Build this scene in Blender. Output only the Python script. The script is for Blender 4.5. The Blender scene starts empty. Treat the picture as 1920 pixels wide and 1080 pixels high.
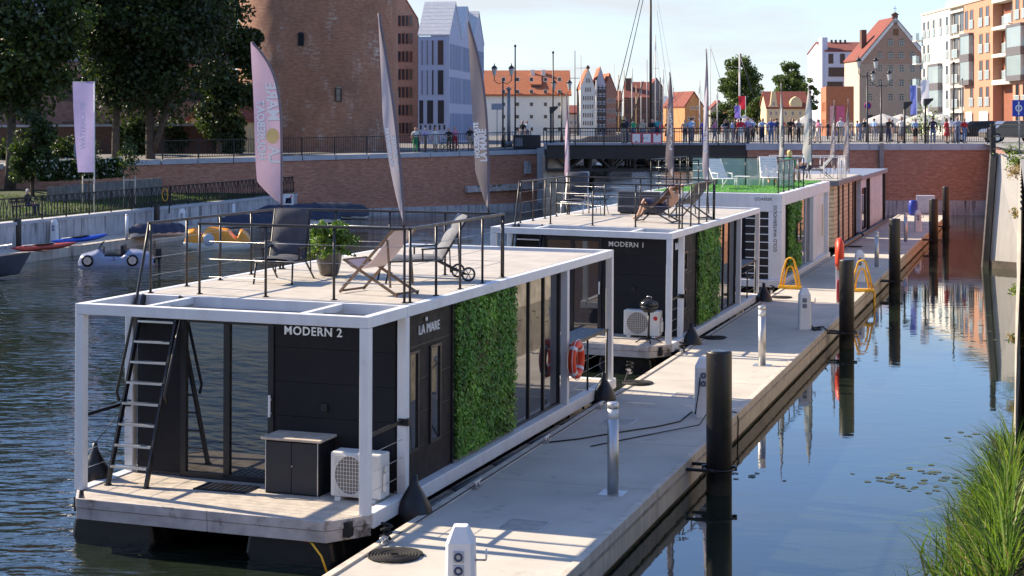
import bpy, bmesh, math, random
import numpy as np
from mathutils import Vector, Matrix, Euler
random.seed(7); NR = np.random.default_rng(11)
RAD = math.radians; PI = math.pi
sc = bpy.context.scene
COL = sc.collection
V = Vector
# ------------------------------------------------------------------ camera
F, Y0, CH = 3000., 233., 6.0          # focal length in photo pixels, horizon row, eye height above the water
cam = bpy.data.objects.new('camera', bpy.data.cameras.new('camera')); COL.objects.link(cam)
cam.location = (0, 0, CH); cam.rotation_euler = (PI/2, 0, 0)
cam.data.sensor_width = 36; cam.data.lens = 36*F/1920
cam.data.shift_y = (Y0-540)/1920
cam.data.clip_start = .1; cam.data.clip_end = 4000
sc.camera = cam
# ------------------------------------------------------------------ sky and sun
SUNV = V((-1.346, .685, 1.0)).normalized()
SUN_EL = math.asin(SUNV.z); SUN_AZ = math.atan2(SUNV.x, SUNV.y)
w = bpy.data.worlds.new('World'); sc.world = w; w.use_nodes = True
nt = w.node_tree; bg = nt.nodes['Background']
sky = nt.nodes.new('ShaderNodeTexSky'); sky.sky_type = 'NISHITA'; sky.sun_disc = False
sky.sun_elevation = SUN_EL; sky.sun_rotation = SUN_AZ; sky.air_density = 1.0; sky.dust_density = .15; sky.ozone_density = 4.5
tc = nt.nodes.new('ShaderNodeTexCoord'); mp = nt.nodes.new('ShaderNodeMapping'); mp.inputs['Scale'].default_value = (1.0, 1.0, 5.5)
nz = nt.nodes.new('ShaderNodeTexNoise'); nz.inputs['Scale'].default_value = 3.2; nz.inputs['Detail'].default_value = 8; nz.inputs['Roughness'].default_value = .6
sp = nt.nodes.new('ShaderNodeSeparateXYZ'); el = nt.nodes.new('ShaderNodeMapRange'); el.interpolation_type = 'SMOOTHSTEP'     # haze is thickest at the horizon all round
for k_, v_ in ((1, -.02), (2, .20), (3, .66), (4, .05)): el.inputs[k_].default_value = v_
cr_ = nt.nodes.new('ShaderNodeMapRange'); 
for k_, v_ in ((1, .42), (2, .66), (3, 0), (4, .5)): cr_.inputs[k_].default_value = v_
ad = nt.nodes.new('ShaderNodeMath'); ad.operation = 'ADD'; ad.use_clamp = True
mx = nt.nodes.new('ShaderNodeMix'); mx.data_type = 'RGBA'; mx.inputs[7].default_value = (3.3, 3.42, 3.55, 1)
nt.links.new(tc.outputs['Generated'], mp.inputs['Vector']); nt.links.new(mp.outputs[0], nz.inputs['Vector']); nt.links.new(tc.outputs['Generated'], sp.inputs[0]); nt.links.new(sp.outputs[2], el.inputs[0])
e2 = nt.nodes.new('ShaderNodeMapRange'); ml = nt.nodes.new('ShaderNodeMath'); ml.operation = 'MULTIPLY'
for k_, v_ in ((1, .08), (2, .30), (3, 1.), (4, .25)): e2.inputs[k_].default_value = v_
nt.links.new(sp.outputs[2], e2.inputs[0]); nt.links.new(nz.outputs['Fac'], cr_.inputs[0]); nt.links.new(cr_.outputs[0], ml.inputs[0]); nt.links.new(e2.outputs[0], ml.inputs[1]); nt.links.new(ml.outputs[0], ad.inputs[0]); nt.links.new(el.outputs[0], ad.inputs[1]); nt.links.new(ad.outputs[0], mx.inputs[0])
tn = nt.nodes.new('ShaderNodeMix'); tn.data_type = 'RGBA'; tn.blend_type = 'MULTIPLY'; tn.inputs[0].default_value = 1; tn.inputs[7].default_value = (.92, .985, 1.13, 1)
nt.links.new(sky.outputs[0], tn.inputs[6]); nt.links.new(tn.outputs[2], mx.inputs[6]); nt.links.new(mx.outputs[2], bg.inputs[0])
bg.inputs[1].default_value = .115
sun = bpy.data.objects.new('sun', bpy.data.lights.new('sun', 'SUN')); COL.objects.link(sun)
sun.data.energy = 5.0; sun.data.angle = RAD(.55); sun.data.color = (1, .85, .64)
sun.rotation_euler = (-SUNV).to_track_quat('-Z', 'Y').to_euler()
sc.view_settings.view_transform = 'Standard'; sc.view_settings.look = 'None'
sc.view_settings.exposure = 1.05; sc.view_settings.gamma = 1
sc.cycles.use_denoising = True
sc.cycles.max_bounces = 6; sc.cycles.diffuse_bounces = 3; sc.cycles.glossy_bounces = 3; sc.cycles.transmission_bounces = 4; sc.cycles.transparent_max_bounces = 6
sc.cycles.caustics_reflective = False; sc.cycles.caustics_refractive = False

# ------------------------------------------------------------------ materials
MC = {}
def newmat(name):
    m = bpy.data.materials.new(name); m.use_nodes = True
    return m, m.node_tree, m.node_tree.nodes['Principled BSDF']
def N(nt, t, **kw):
    n = nt.nodes.new('ShaderNode'+t)
    for k, v in kw.items():
        if k in n.inputs: n.inputs[k].default_value = v
        else: setattr(n, k, v)
    return n
def mixc(nt, fac, a, b, blend='MIX'):
    m = nt.nodes.new('ShaderNodeMix'); m.data_type = 'RGBA'; m.blend_type = blend
    for i, x in ((0, fac), (6, a), (7, b)):
        if hasattr(x, 'links') or isinstance(x, bpy.types.NodeSocket): nt.links.new(x, m.inputs[i])
        elif i == 0: m.inputs[0].default_value = x
        else: m.inputs[i].default_value = (*x[:3], 1)
    return m.outputs[2]
def ramp(nt, src, a, b):
    r = N(nt, 'MapRange'); r.inputs[1].default_value = a; r.inputs[2].default_value = b
    nt.links.new(src, r.inputs[0]); return r.outputs[0]
def noise(nt, scale, detail=4, vec=None, rough=.55, stretch=None, coord='Object'):
    if vec is None:
        t = N(nt, 'TexCoord'); vec = t.outputs[coord]
    if stretch:
        m = N(nt, 'Mapping'); m.inputs['Scale'].default_value = stretch; nt.links.new(vec, m.inputs['Vector']); vec = m.outputs[0]
    n = N(nt, 'TexNoise'); n.inputs['Scale'].default_value = scale; n.inputs['Detail'].default_value = detail; n.inputs['Roughness'].default_value = rough
    nt.links.new(vec, n.inputs['Vector']); return n.outputs['Fac']
def bumpn(nt, p, h, strength=.3, dist=.02):
    b = N(nt, 'Bump'); b.inputs['Strength'].default_value = strength; b.inputs['Distance'].default_value = dist
    nt.links.new(h, b.inputs['Height']); nt.links.new(b.outputs[0], p.inputs['Normal'])
def mat(name, c, rough=.6, metal=0., var=.12, scale=3., bump=0., bscale=30., streak=0., ior=1.45, dirt=None, coat=0., dth=.58):
    if name in MC: return MC[name]
    m, nt, p = newmat(name)
    p.inputs['Roughness'].default_value = rough; p.inputs['Metallic'].default_value = metal; p.inputs['IOR'].default_value = ior
    if coat: p.inputs['Coat Weight'].default_value = coat
    out = None
    if var:
        f = noise(nt, scale, 5)
        lo = tuple(max(0, x*(1-var)) for x in c); hi = tuple(min(1, x*(1+var)) for x in c)
        out = mixc(nt, ramp(nt, f, .3, .7), lo, hi)
    if streak:
        f = noise(nt, 2.2, 6, stretch=(2.5, 2.5, .22))
        out = mixc(nt, ramp(nt, f, .5, .72), out if out else c, tuple(x*(1-streak) for x in c))
    if dirt:
        f = noise(nt, 1.7, 8, rough=.7)
        out = mixc(nt, ramp(nt, f, dth, dth+.1), out if out else c, dirt)
    if out: nt.links.new(out, p.inputs['Base Color'])
    else: p.inputs['Base Color'].default_value = (*c, 1)
    if rough > .25:
        rf = noise(nt, scale*4, 3); mr = N(nt, 'MapRange'); mr.inputs[1].default_value = .3; mr.inputs[2].default_value = .7
        mr.inputs[3].default_value = max(0, rough-.08); mr.inputs[4].default_value = min(1, rough+.1)
        nt.links.new(rf, mr.inputs[0]); nt.links.new(mr.outputs[0], p.inputs['Roughness'])
    if bump: bumpn(nt, p, noise(nt, bscale, 5), bump, .01)
    MC[name] = m; return m
def brickmat(name, c1, c2, mortar, bw=.28, bh=.085, ms=.012, stain=(.05, .035, .03), stainamt=.55, pale=None, wet=None):
    if name in MC: return MC[name]
    m, nt, p = newmat(name); p.inputs['Roughness'].default_value = .9
    t = N(nt, 'TexCoord'); b = N(nt, 'TexBrick')
    b.inputs['Scale'].default_value = 1; b.inputs['Brick Width'].default_value = bw; b.inputs['Row Height'].default_value = bh
    b.inputs['Mortar Size'].default_value = ms; b.inputs['Mortar Smooth'].default_value = .1; b.inputs['Bias'].default_value = -.1
    b.inputs['Color1'].default_value = (*c1, 1); b.inputs['Color2'].default_value = (*c2, 1); b.inputs['Mortar'].default_value = (*mortar, 1)
    nt.links.new(t.outputs['UV'], b.inputs['Vector'])
    out = b.outputs['Color']
    # individual brick tone: noise at brick size, stretched along the courses
    f = noise(nt, 1, 2, vec=t.outputs['UV'], stretch=(1/bw*.8, 1/bh*.8, 1)); out = mixc(nt, ramp(nt, f, .35, .75), out, tuple(x*.6 for x in c1))
    f = noise(nt, .35, 8, vec=t.outputs['UV'], rough=.65)
    mm = N(nt, 'Math', operation='MULTIPLY'); mm.inputs[1].default_value = stainamt; nt.links.new(ramp(nt, f, .45, .72), mm.inputs[0])
    out = mixc(nt, mm.outputs[0], out, stain)
    if pale:
        f = noise(nt, .42, 7, vec=t.outputs['UV'], rough=.7, stretch=(1.3, .55, 1)); f2 = noise(nt, 1, 2, vec=t.outputs['UV'], stretch=(1/bw*.5, 1/bh*.6, 1))
        m2 = N(nt, 'Math', operation='MULTIPLY'); nt.links.new(ramp(nt, f, .53, .66), m2.inputs[0]); nt.links.new(ramp(nt, f2, .42, .6), m2.inputs[1])
        out = mixc(nt, m2.outputs[0], out, pale)
    nt.links.new(out, p.inputs['Base Color']); bumpn(nt, p, b.outputs['Fac'], -.35, .012)
    MC[name] = m; return m
def leafmat(name, c, var=.35, trans=.35, tint=(1.2, 1.25, .6)):
    if name in MC: return MC[name]
    m, nt, p = newmat(name); p.inputs['Roughness'].default_value = .55
    f = noise(nt, 2.5, 3); col = mixc(nt, ramp(nt, f, .3, .7), tuple(x*(1-var) for x in c), tuple(min(1, x*(1+var)) for x in c))
    nt.links.new(col, p.inputs['Base Color'])
    tr = N(nt, 'BsdfTranslucent'); nt.links.new(mixc(nt, 1.0, col, tint, 'MULTIPLY'), tr.inputs[0])
    ms = N(nt, 'MixShader'); ms.inputs[0].default_value = trans
    nt.links.new(p.outputs[0], ms.inputs[1]); nt.links.new(tr.outputs[0], ms.inputs[2])
    nt.links.new(ms.outputs[0], nt.nodes['Material Output'].inputs[0])
    MC[name] = m; return m
def cloth(name, c, trans=.35, var=.06):
    if name in MC: return MC[name]
    m = leafmat(name, c, var, trans, (1, 1, 1)); nt = m.node_tree
    nt.nodes['Principled BSDF'].inputs['Roughness'].default_value = .8
    MC[name] = m; return m
def glassmat(name, c=(.02, .025, .03), ior=2.1, rough=.02, alpha=1.):
    if name in MC: return MC[name]
    m, nt, p = newmat(name); p.inputs['Base Color'].default_value = (*c, 1); p.inputs['Roughness'].default_value = rough; p.inputs['IOR'].default_value = ior
    p.inputs['Alpha'].default_value = alpha
    bumpn(nt, p, noise(nt, .8, 2), .02, .05)
    MC[name] = m; return m

WHITE = mat('white_painted_steel', (.72, .72, .72), .42, var=.06, scale=1.5, streak=.10, dirt=(.61, .59, .56), dth=.58)
WHITE2 = mat('white_plastic', (.74, .74, .73), .4, var=.04)
GREYPANEL = mat('grey_flashing_and_gap_shade', (.10, .105, .125), .35, var=.15)
CLAD = mat('anthracite_cladding', (.016, .016, .019), .62, ior=1.3, var=.22, scale=1.2, bump=.15, bscale=60)
CLADB = mat('brown_grey_cladding', (.024, .020, .019), .62, ior=1.3, var=.18, scale=1.2, bump=.15, bscale=60)
BLACKM = mat('black_powder_coat', (.015, .015, .018), .4, var=.2)
RAILB = mat('railing_dark_steel', (.05, .045, .045), .38, metal=.35, var=.15)
STEEL = mat('brushed_steel', (.56, .55, .54), .42, metal=.9, var=.05, scale=2)
CABLE = mat('steel_cable', (.5, .5, .5), .35, metal=1., var=0)
DECK = mat('weathered_deck_wood', (.45, .395, .335), .75, var=.22, scale=4, bump=.3, bscale=25)
DECK2 = mat('weathered_fascia_wood', (.46, .42, .40), .8, var=.3, scale=3, bump=.5, bscale=20, dirt=(.12, .09, .065), dth=.53)
ROOFD = mat('roof_decking', (.45, .405, .345), .7, var=.14, scale=2.5, bump=.15, bscale=30)
FLOATB = mat('black_float_plastic', (.012, .012, .013), .32, var=.3)
RUBBER = mat('black_rubber', (.010, .010, .012), .36, var=.3, bump=.1)
CONC = mat('pontoon_concrete', (.475, .435, .375), .82, var=.12, scale=.9, bump=.25, bscale=70, dirt=(.36, .33, .285))
CONCS = mat('pontoon_side_concrete', (.54, .475, .395), .88, var=.18, scale=2.5, bump=.35, bscale=14, streak=.3)
WETC = mat('wet_pontoon_concrete', (.085, .07, .055), .55, var=.35, scale=2.5, bump=.4, bscale=10)
QUAYC = mat('stained_quay_concrete', (.46, .44, .44), .88, var=.2, scale=1.2, bump=.35, bscale=12, streak=.8)
COPING = mat('coping_concrete', (.42, .43, .46), .8, var=.12, scale=1, bump=.15, bscale=20)
WINGC = mat('wing_wall_concrete', (.46, .44, .42), .85, var=.12, scale=.6, bump=.2, bscale=15, streak=.2)
PILE = mat('black_steel_pile', (.016, .015, .015), .38, var=.5, scale=2.5, bump=.15, bscale=14, dirt=(.035, .026, .02))
def pilemat():
    m, nt, p = newmat('black_steel_pile_weathered'); t = N(nt, 'TexCoord'); s = N(nt, 'SeparateXYZ'); nt.links.new(t.outputs['Object'], s.inputs[0])
    base = mixc(nt, ramp(nt, noise(nt, 2.2, 6, stretch=(2, 2, .35)), .45, .7), (.014, .013, .013), (.036, .028, .023))
    base = mixc(nt, ramp(nt, noise(nt, 5, 6), .60, .72), base, (.055, .040, .030))
    wob = N(nt, 'Math', operation='MULTIPLY_ADD'); nt.links.new(noise(nt, 3, 4), wob.inputs[0]); wob.inputs[1].default_value = -.35; nt.links.new(s.outputs[2], wob.inputs[2])
    base = mixc(nt, ramp(nt, wob.outputs[0], .12, -.02), base, (.055, .052, .040))
    nt.links.new(base, p.inputs['Base Color']); p.inputs['Roughness'].default_value = .42; bumpn(nt, p, noise(nt, 12, 5), .25, .01); return m
PILE = pilemat()
GLASS = glassmat('dark_window_glass', (.018, .02, .024), 2.3)
GLASSF = glassmat('far_window_glass', (.03, .035, .045), 1.7, .06)
GLASSC = glassmat('pale_balustrade_glass', (.42, .52, .55), 1.5, .05, .55)
TURF = leafmat('artificial_green_wall', (.11, .25, .028), .5, .2)
TURF2 = leafmat('artificial_green_wall_light', (.24, .43, .06), .4, .25)
TURFR = mat('green_roof_turf', (.09, .27, .05), .9, var=.3, scale=12, bump=.6, bscale=60)
GRASS = mat('lawn_soil', (.045, .065, .02), .95, var=.4, scale=1.5, bump=.5, bscale=20)
LEAFD = leafmat('dark_leaf', (.032, .050, .016)); LEAFM = leafmat('mid_leaf', (.058, .092, .020)); LEAFL = leafmat('light_leaf', (.10, .15, .03))
BARK = mat('bark', (.085, .065, .05), .95, var=.35, scale=6, bump=.8, bscale=18)
BRICKT = brickmat('tower_brick', (.45, .195, .105), (.33, .145, .085), (.36, .24, .18), .3, .10, .018, stain=(.13, .07, .05), pale=(.50, .41, .33))
BRICKW = brickmat('canal_wall_brick', (.56, .235, .135), (.44, .18, .105), (.46, .31, .24), .32, .115, .018, stain=(.24, .11, .075), stainamt=.45)
BRICKO = brickmat('orange_brick', (.58, .29, .19), (.50, .25, .16), (.52, .33, .25), stain=(.45, .22, .15), stainamt=.3)
BRICKG = brickmat('granary_brick', (.43, .25, .17), (.36, .21, .145), (.4, .3, .24), stain=(.28, .19, .14), stainamt=.5)
BRICKD = brickmat('old_house_brick', (.20, .09, .06), (.15, .075, .05), (.17, .12, .1), stain=(.06, .04, .035))
ROOFO = brickmat('orange_roof_tile', (.52, .17, .07), (.45, .14, .06), (.30, .09, .04), .3, .33, .03, stain=(.28, .10, .06), stainamt=.45)
ROOFR = brickmat('red_roof_tile', (.30, .075, .05), (.24, .06, .04), (.16, .045, .03), .3, .33, .03, stain=(.12, .05, .04), stainamt=.4)
ORANGE = mat('safety_orange', (.74, .055, .016), .45, var=.08)
RED = mat('red_paint', (.55, .03, .025), .45, var=.1)
YELLOW = mat('safety_yellow', (.80, .42, .02), .45, var=.08)
NAVYF = mat('charcoal_cushion', (.060, .062, .075), .85, var=.2, scale=6, bump=.3, bscale=50)
GREYF = mat('grey_cushion', (.16, .165, .18), .85, var=.2, scale=6, bump=.3, bscale=50)
WOODD = mat('dark_chair_wood', (.14, .085, .05), .5, var=.25, scale=6)
WOODL = mat('light_worn_wood', (.50, .42, .34), .7, var=.2, scale=5, bump=.2, bscale=20)
SKIN = mat('skin', (.52, .30, .21), .55, var=.08); 
HAIRS = {'dark': mat('dark_hair', (.03, .02, .015), .6), 'blond': mat('blond_hair', (.62, .45, .20), .6), 'brown': mat('brown_hair', (.11, .06, .03), .6), 'white': mat('white_hair', (.6, .58, .55), .6), 'cap': mat('pale_cap', (.7, .68, .62), .7)}
def fab(n, c): return mat('fabric_'+n, c, .85, var=.14, scale=8)

# ------------------------------------------------------------------ mesh builder
class MB:
    def __init__(s): s.v = []; s.f = []; s.m = []; s.sm = []
    def add(s, vs, fs, mi=0, smooth=False):
        b = len(s.v); s.v += [tuple(x) for x in vs]
        for f in fs: s.f.append([i+b for i in f]); s.m.append(mi); s.sm.append(smooth)
        return s
    def box(s, x0, x1, y0, y1, z0, z1, mi=0, M=None):
        vs = [V((x, y, z)) for z in (z0, z1) for y in (y0, y1) for x in (x0, x1)]
        if M is not None: vs = [M @ v for v in vs]
        return s.add(vs, [(0, 2, 3, 1), (4, 5, 7, 6), (0, 1, 5, 4), (2, 6, 7, 3), (0, 4, 6, 2), (1, 3, 7, 5)], mi)
    def bar(s, p, q, wd=.04, ht=.04, mi=0, up=(0, 0, 1)):
        p, q = V(p), V(q); d = (q-p); l = d.length; d.normalize(); up = V(up)
        if abs(d.dot(up)) > .95: up = V((0, 1, 0)) if abs(d.y) < .9 else V((1, 0, 0))
        a = d.cross(up).normalized(); b = a.cross(d).normalized()
        M = Matrix((a, d, b)).transposed().to_4x4(); M.translation = p
        return s.box(-wd/2, wd/2, 0, l, -ht/2, ht/2, mi, M)
    def tube(s, p, q, r0=.02, r1=None, n=8, mi=0, caps=True, smooth=True):
        return s.path([p, q], [r0, r0 if r1 is None else r1], n, mi, caps, smooth)
    def path(s, pts, r, n=8, mi=0, caps=True, smooth=True, closed=False):
        pts = [V(p) for p in pts]; k = len(pts)
        rs = r if isinstance(r, (list, tuple)) else [r]*k
        vs = []; a = None
        for i, p in enumerate(pts):
            if closed: d = pts[(i+1) % k]-pts[i-1]
            else: d = pts[min(i+1, k-1)]-pts[max(i-1, 0)]
            if d.length < 1e-9: d = V((0, 0, 1))
            d.normalize()
            if a is None:
                a = d.cross(V((0, 0, 1)) if abs(d.z) < .9 else V((1, 0, 0)))
            a = (a-d*a.dot(d)).normalized(); b = d.cross(a)
            for j in range(n):
                t = 2*PI*j/n; vs.append(p+(a*math.cos(t)+b*math.sin(t))*rs[i])
        fs = []
        for i in range(k if closed else k-1):
            i2 = (i+1) % k
            for j in range(n): fs.append((i*n+j, i*n+(j+1) % n, i2*n+(j+1) % n, i2*n+j))
        s.add(vs, fs, mi, smooth)
        if caps and not closed:
            b = len(s.v)-k*n
            s.f.append([b+j for j in reversed(range(n))]); s.f.append([b+(k-1)*n+j for j in range(n)]); s.m += [mi, mi]; s.sm += [False, False]
        return s
    def lathe(s, prof, n=16, c=(0, 0, 0), mi=0, smooth=True, M=None, sx=1, sy=1):
        vs = []; c = V(c)
        for r, z in prof:
            for j in range(n):
                t = 2*PI*j/n; p = V((r*math.cos(t)*sx, r*math.sin(t)*sy, z))
                vs.append((M @ p if M is not None else p)+c)
        fs = [(i*n+j, i*n+(j+1) % n, (i+1)*n+(j+1) % n, (i+1)*n+j) for i in range(len(prof)-1) for j in range(n)]
        s.add(vs, fs, mi, smooth); b = len(s.v)-len(prof)*n
        if len({round(z, 5) for _, z in prof}) == 1: return s
        if prof[0][0] > 1e-4: s.f.append([b+j for j in reversed(range(n))]); s.m.append(mi); s.sm.append(False)
        if prof[-1][0] > 1e-4: s.f.append([b+(len(prof)-1)*n+j for j in range(n)]); s.m.append(mi); s.sm.append(False)
        return s
    def prism(s, poly, ext, mi=0, mside=None):
        poly = [V(p) for p in poly]; ext = V(ext); n = len(poly)
        s.add(poly+[p+ext for p in poly], [list(reversed(range(n))), [n+i for i in range(n)]], mi)
        b = len(s.v)-2*n
        for i in range(n):
            j = (i+1) % n; s.f.append([b+i, b+j, b+n+j, b+n+i]); s.m.append(mi if mside is None else mside); s.sm.append(False)
        return s
    def quad(s, *p, mi=0): return s.add(p, [tuple(range(len(p)))], mi)
    def grid(s, fn, nu, nv, mi=0, smooth=True, thick=None):
        vs = [fn(i/nu, j/nv) for j in range(nv+1) for i in range(nu+1)]
        fs = [(j*(nu+1)+i, j*(nu+1)+i+1, (j+1)*(nu+1)+i+1, (j+1)*(nu+1)+i) for j in range(nv) for i in range(nu)]
        return s.add(vs, fs, mi, smooth)
    def torus(s, c, R, r, axis='x', n=28, k=10, mi=0, sr=1.):
        ax = {'x': (V((0, 1, 0)), V((0, 0, 1))), 'y': (V((1, 0, 0)), V((0, 0, 1))), 'z': (V((1, 0, 0)), V((0, 1, 0)))}[axis]
        return s.path([V(c)+(ax[0]*math.cos(2*PI*i/n)+ax[1]*math.sin(2*PI*i/n))*R for i in range(n)], r, k, mi, closed=True)
    def mesh(s, name, uv=True):
        me = bpy.data.meshes.new(name); me.from_pydata(s.v, [], s.f)
        if any(s.m): me.polygons.foreach_set('material_index', s.m)
        me.polygons.foreach_set('use_smooth', s.sm)
        if uv and len(s.f) < 30000:
            l = me.uv_layers.new(name='UVMap'); me.update()
            co = s.v; buf = np.zeros(len(me.loops)*2, np.float32); k = 0
            for p in me.polygons:
                n = p.normal
                if abs(n.z) > .92:
                    for i in p.vertices: buf[k] = co[i][0]; buf[k+1] = co[i][1]; k += 2
                else:
                    hl = math.hypot(n.x, n.y); tx, ty = -n.y/hl, n.x/hl
                    vz = 1/max(.3, hl)
                    for i in p.vertices: buf[k] = co[i][0]*tx+co[i][1]*ty; buf[k+1] = co[i][2]*vz; k += 2
            l.data.foreach_set('uv', buf)
        me.update(); return me
    def build(s, name, mats, parent=None, bevel=0, kind=None, M=None):
        return link(name, s.mesh(name), mats, parent, bevel, kind, M)
def link(name, me, mats, parent=None, bevel=0, kind=None, M=None):
    if mats is not None and not me.materials:
        for m in (mats if isinstance(mats, (list, tuple)) else [mats]): me.materials.append(m)
    o = bpy.data.objects.new(name, me); COL.objects.link(o)
    if parent is not None: o.parent = parent
    if M is not None: o.matrix_local = M
    if bevel:
        b = o.modifiers.new('bevel', 'BEVEL'); b.width = bevel; b.segments = 2; b.limit_method = 'ANGLE'; b.angle_limit = RAD(40)
    if kind: o['kind'] = kind
    return o
def tag(o, label, cat, group=None):
    o['label'] = label; o['category'] = cat
    if group: o['group'] = group
    return o
def thing(name, label, cat, M=None, group=None):
    o = bpy.data.objects.new(name, None); COL.objects.link(o); o.empty_display_size = .2
    if M is not None: o.matrix_local = M
    return tag(o, label, cat, group)
def struct(name, mb, m, **kw):
    o = mb.build(name, m, **kw); o['kind'] = 'structure'; return o
def copy_tree(o, M, label=None, parent=None):
    c = o.copy(); COL.objects.link(c); c.parent = parent
    if parent is None:
        c.matrix_local = M
        if label: c['label'] = label
    for ch in o.children: copy_tree(ch, None, parent=c)
    return c
def T(x, y, z=0, rz=0): return Matrix.Translation((x, y, z)) @ Matrix.Rotation(rz, 4, 'Z')
YAW = .32; CU, SU = math.cos(YAW), math.sin(YAW)
def PW(u, d, z=0): return V((u*CU+d*SU, -u*SU+d*CU, z))        # pier frame: u across (right), d along, z up
def PM(u, d, z=0, rz=0): return Matrix.Translation(PW(u, d, z)) @ Matrix.Rotation(-YAW+rz, 4, 'Z')
def AT(x, y, D): return V(((x-960)/F*D, D, CH-(y-Y0)/F*D))      # a measured photo point at depth D metres
def ON(x, y, z): return AT(x, y, F*(CH-z)/(y-Y0))              # a measured photo point on the level z
def text(name, s, size, m, parent, M, ext=.01, spacing=1., bold=0., mirror=False, align='LEFT'):
    c = bpy.data.curves.new(name, 'FONT'); c.body = s; c.size = size; c.extrude = ext; c.space_character = spacing; c.offset = bold; c.resolution_u = 3; c.align_x = align
    o = bpy.data.objects.new(name, c); COL.objects.link(o)
    dg = bpy.context.evaluated_depsgraph_get(); me = bpy.data.meshes.new_from_object(o.evaluated_get(dg))
    bpy.data.objects.remove(o); me.materials.clear()
    if mirror: me.transform(Matrix.Scale(-1, 4, (1, 0, 0)))
    if ext > .005:                                            # raised signs: every letter is a piece of its own
        bm = bmesh.new(); bm.from_mesh(me); bm.verts.ensure_lookup_table(); seen = set(); o = None
        for v0 in bm.verts:
            if v0.index in seen: continue
            st, isl = [v0], []; seen.add(v0.index)
            while st:
                v = st.pop(); isl.append(v)
                for e in v.link_edges:
                    q = e.other_vert(v)
                    if q.index not in seen: seen.add(q.index); st.append(q)
            ids = {v.index: i for i, v in enumerate(isl)}; mb = MB(); fs = {f for v in isl for f in v.link_faces}
            mb.add([v.co.copy() for v in isl], [[ids[v.index] for v in f.verts] for f in fs]); o = mb.build('letter', m, parent, M=M)
        bm.free(); return o
    return link(name, me, m, parent, M=M)
def leaves(name, cen, size, mats, mi=None, parent=None, kind='stuff', nrm=None, aspect=.6, sizevar=.4):
    cen = np.asarray(cen, np.float32); n = len(cen)
    a = NR.normal(size=(n, 3)); a /= np.linalg.norm(a, axis=1)[:, None]
    b = NR.normal(size=(n, 3))
    if nrm is not None:
        b = np.asarray(nrm)+NR.normal(size=(n, 3))*.45
        a = np.cross(b, a); a /= np.linalg.norm(a, axis=1)[:, None]
        b = np.cross(b, a)
    else: b = np.cross(a, b)
    b /= np.linalg.norm(b, axis=1)[:, None]
    sz = (size*(1+NR.uniform(-sizevar, sizevar, n)))[:, None]
    vs = np.stack([cen-a*sz*.5, cen+b*sz*.5*aspect, cen+a*sz*.5, cen-b*sz*.5*aspect], 1).reshape(-1, 3)
    me = bpy.data.meshes.new(name); me.vertices.add(4*n); me.vertices.foreach_set('co', vs.astype(np.float32).ravel())
    me.loops.add(4*n); me.loops.foreach_set('vertex_index', np.arange(4*n, dtype=np.int32))
    me.polygons.add(n); me.polygons.foreach_set('loop_start', np.arange(0, 4*n, 4, dtype=np.int32)); me.polygons.foreach_set('loop_total', np.full(n, 4, np.int32))
    for m in (mats if isinstance(mats, (list, tuple)) else [mats]): me.materials.append(m)
    if mi is not None: me.polygons.foreach_set('material_index', np.asarray(mi, np.int32))
    me.update(calc_edges=True)
    return link(name, me, None, parent, kind=kind)
# ================================================================== SETTING
# ---- water
m, nt, p = newmat('canal_water')
p.inputs['Base Color'].default_value = (.014, .020, .013, 1); p.inputs['Roughness'].default_value = .02; p.inputs['IOR'].default_value = 1.62
t = N(nt, 'TexCoord'); sx = N(nt, 'SeparateXYZ'); nt.links.new(t.outputs['Object'], sx.inputs[0])
def M2(op, a, b):
    q = N(nt, 'Math', operation=op)
    for i, x in enumerate((a, b)):
        if isinstance(x, (int, float)): q.inputs[i].default_value = x
        else: nt.links.new(x, q.inputs[i])
    return q.outputs[0]
uu = M2('SUBTRACT', M2('MULTIPLY', sx.outputs[0], CU), M2('MULTIPLY', sx.outputs[1], SU))
msk = ramp(nt, uu, -5.2, -9.0)                       # sheltered water lies calm on the right of the pier
far = ramp(nt, sx.outputs[1], 75, 130)
msk = M2('MAXIMUM', msk, M2('MULTIPLY', far, .5))
n1 = noise(nt, 1.25, 2, stretch=(.75, 1.45, 1)); n2 = noise(nt, 3.4, 3, stretch=(.7, 1.5, 1)); n3 = noise(nt, .12, 2)
gust = ramp(nt, n3, .35, .65)
h = M2('ADD', M2('MULTIPLY', n1, 1.), M2('MULTIPLY', n2, .22))
h = M2('MULTIPLY', h, M2('ADD', M2('MULTIPLY', msk, M2('ADD', .3, M2('MULTIPLY', gust, .8))), 0.014))
b = N(nt, 'Bump'); b.inputs['Strength'].default_value = 1; b.inputs['Distance'].default_value = .16
nt.links.new(h, b.inputs['Height']); nt.links.new(b.outputs[0], p.inputs['Normal'])
WATER = m
mb = MB(); mb.quad((-500, 5, 0), (500, 5, 0), (500, 900, 0), (-500, 900, 0)); struct('water', mb, WATER)

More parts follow.
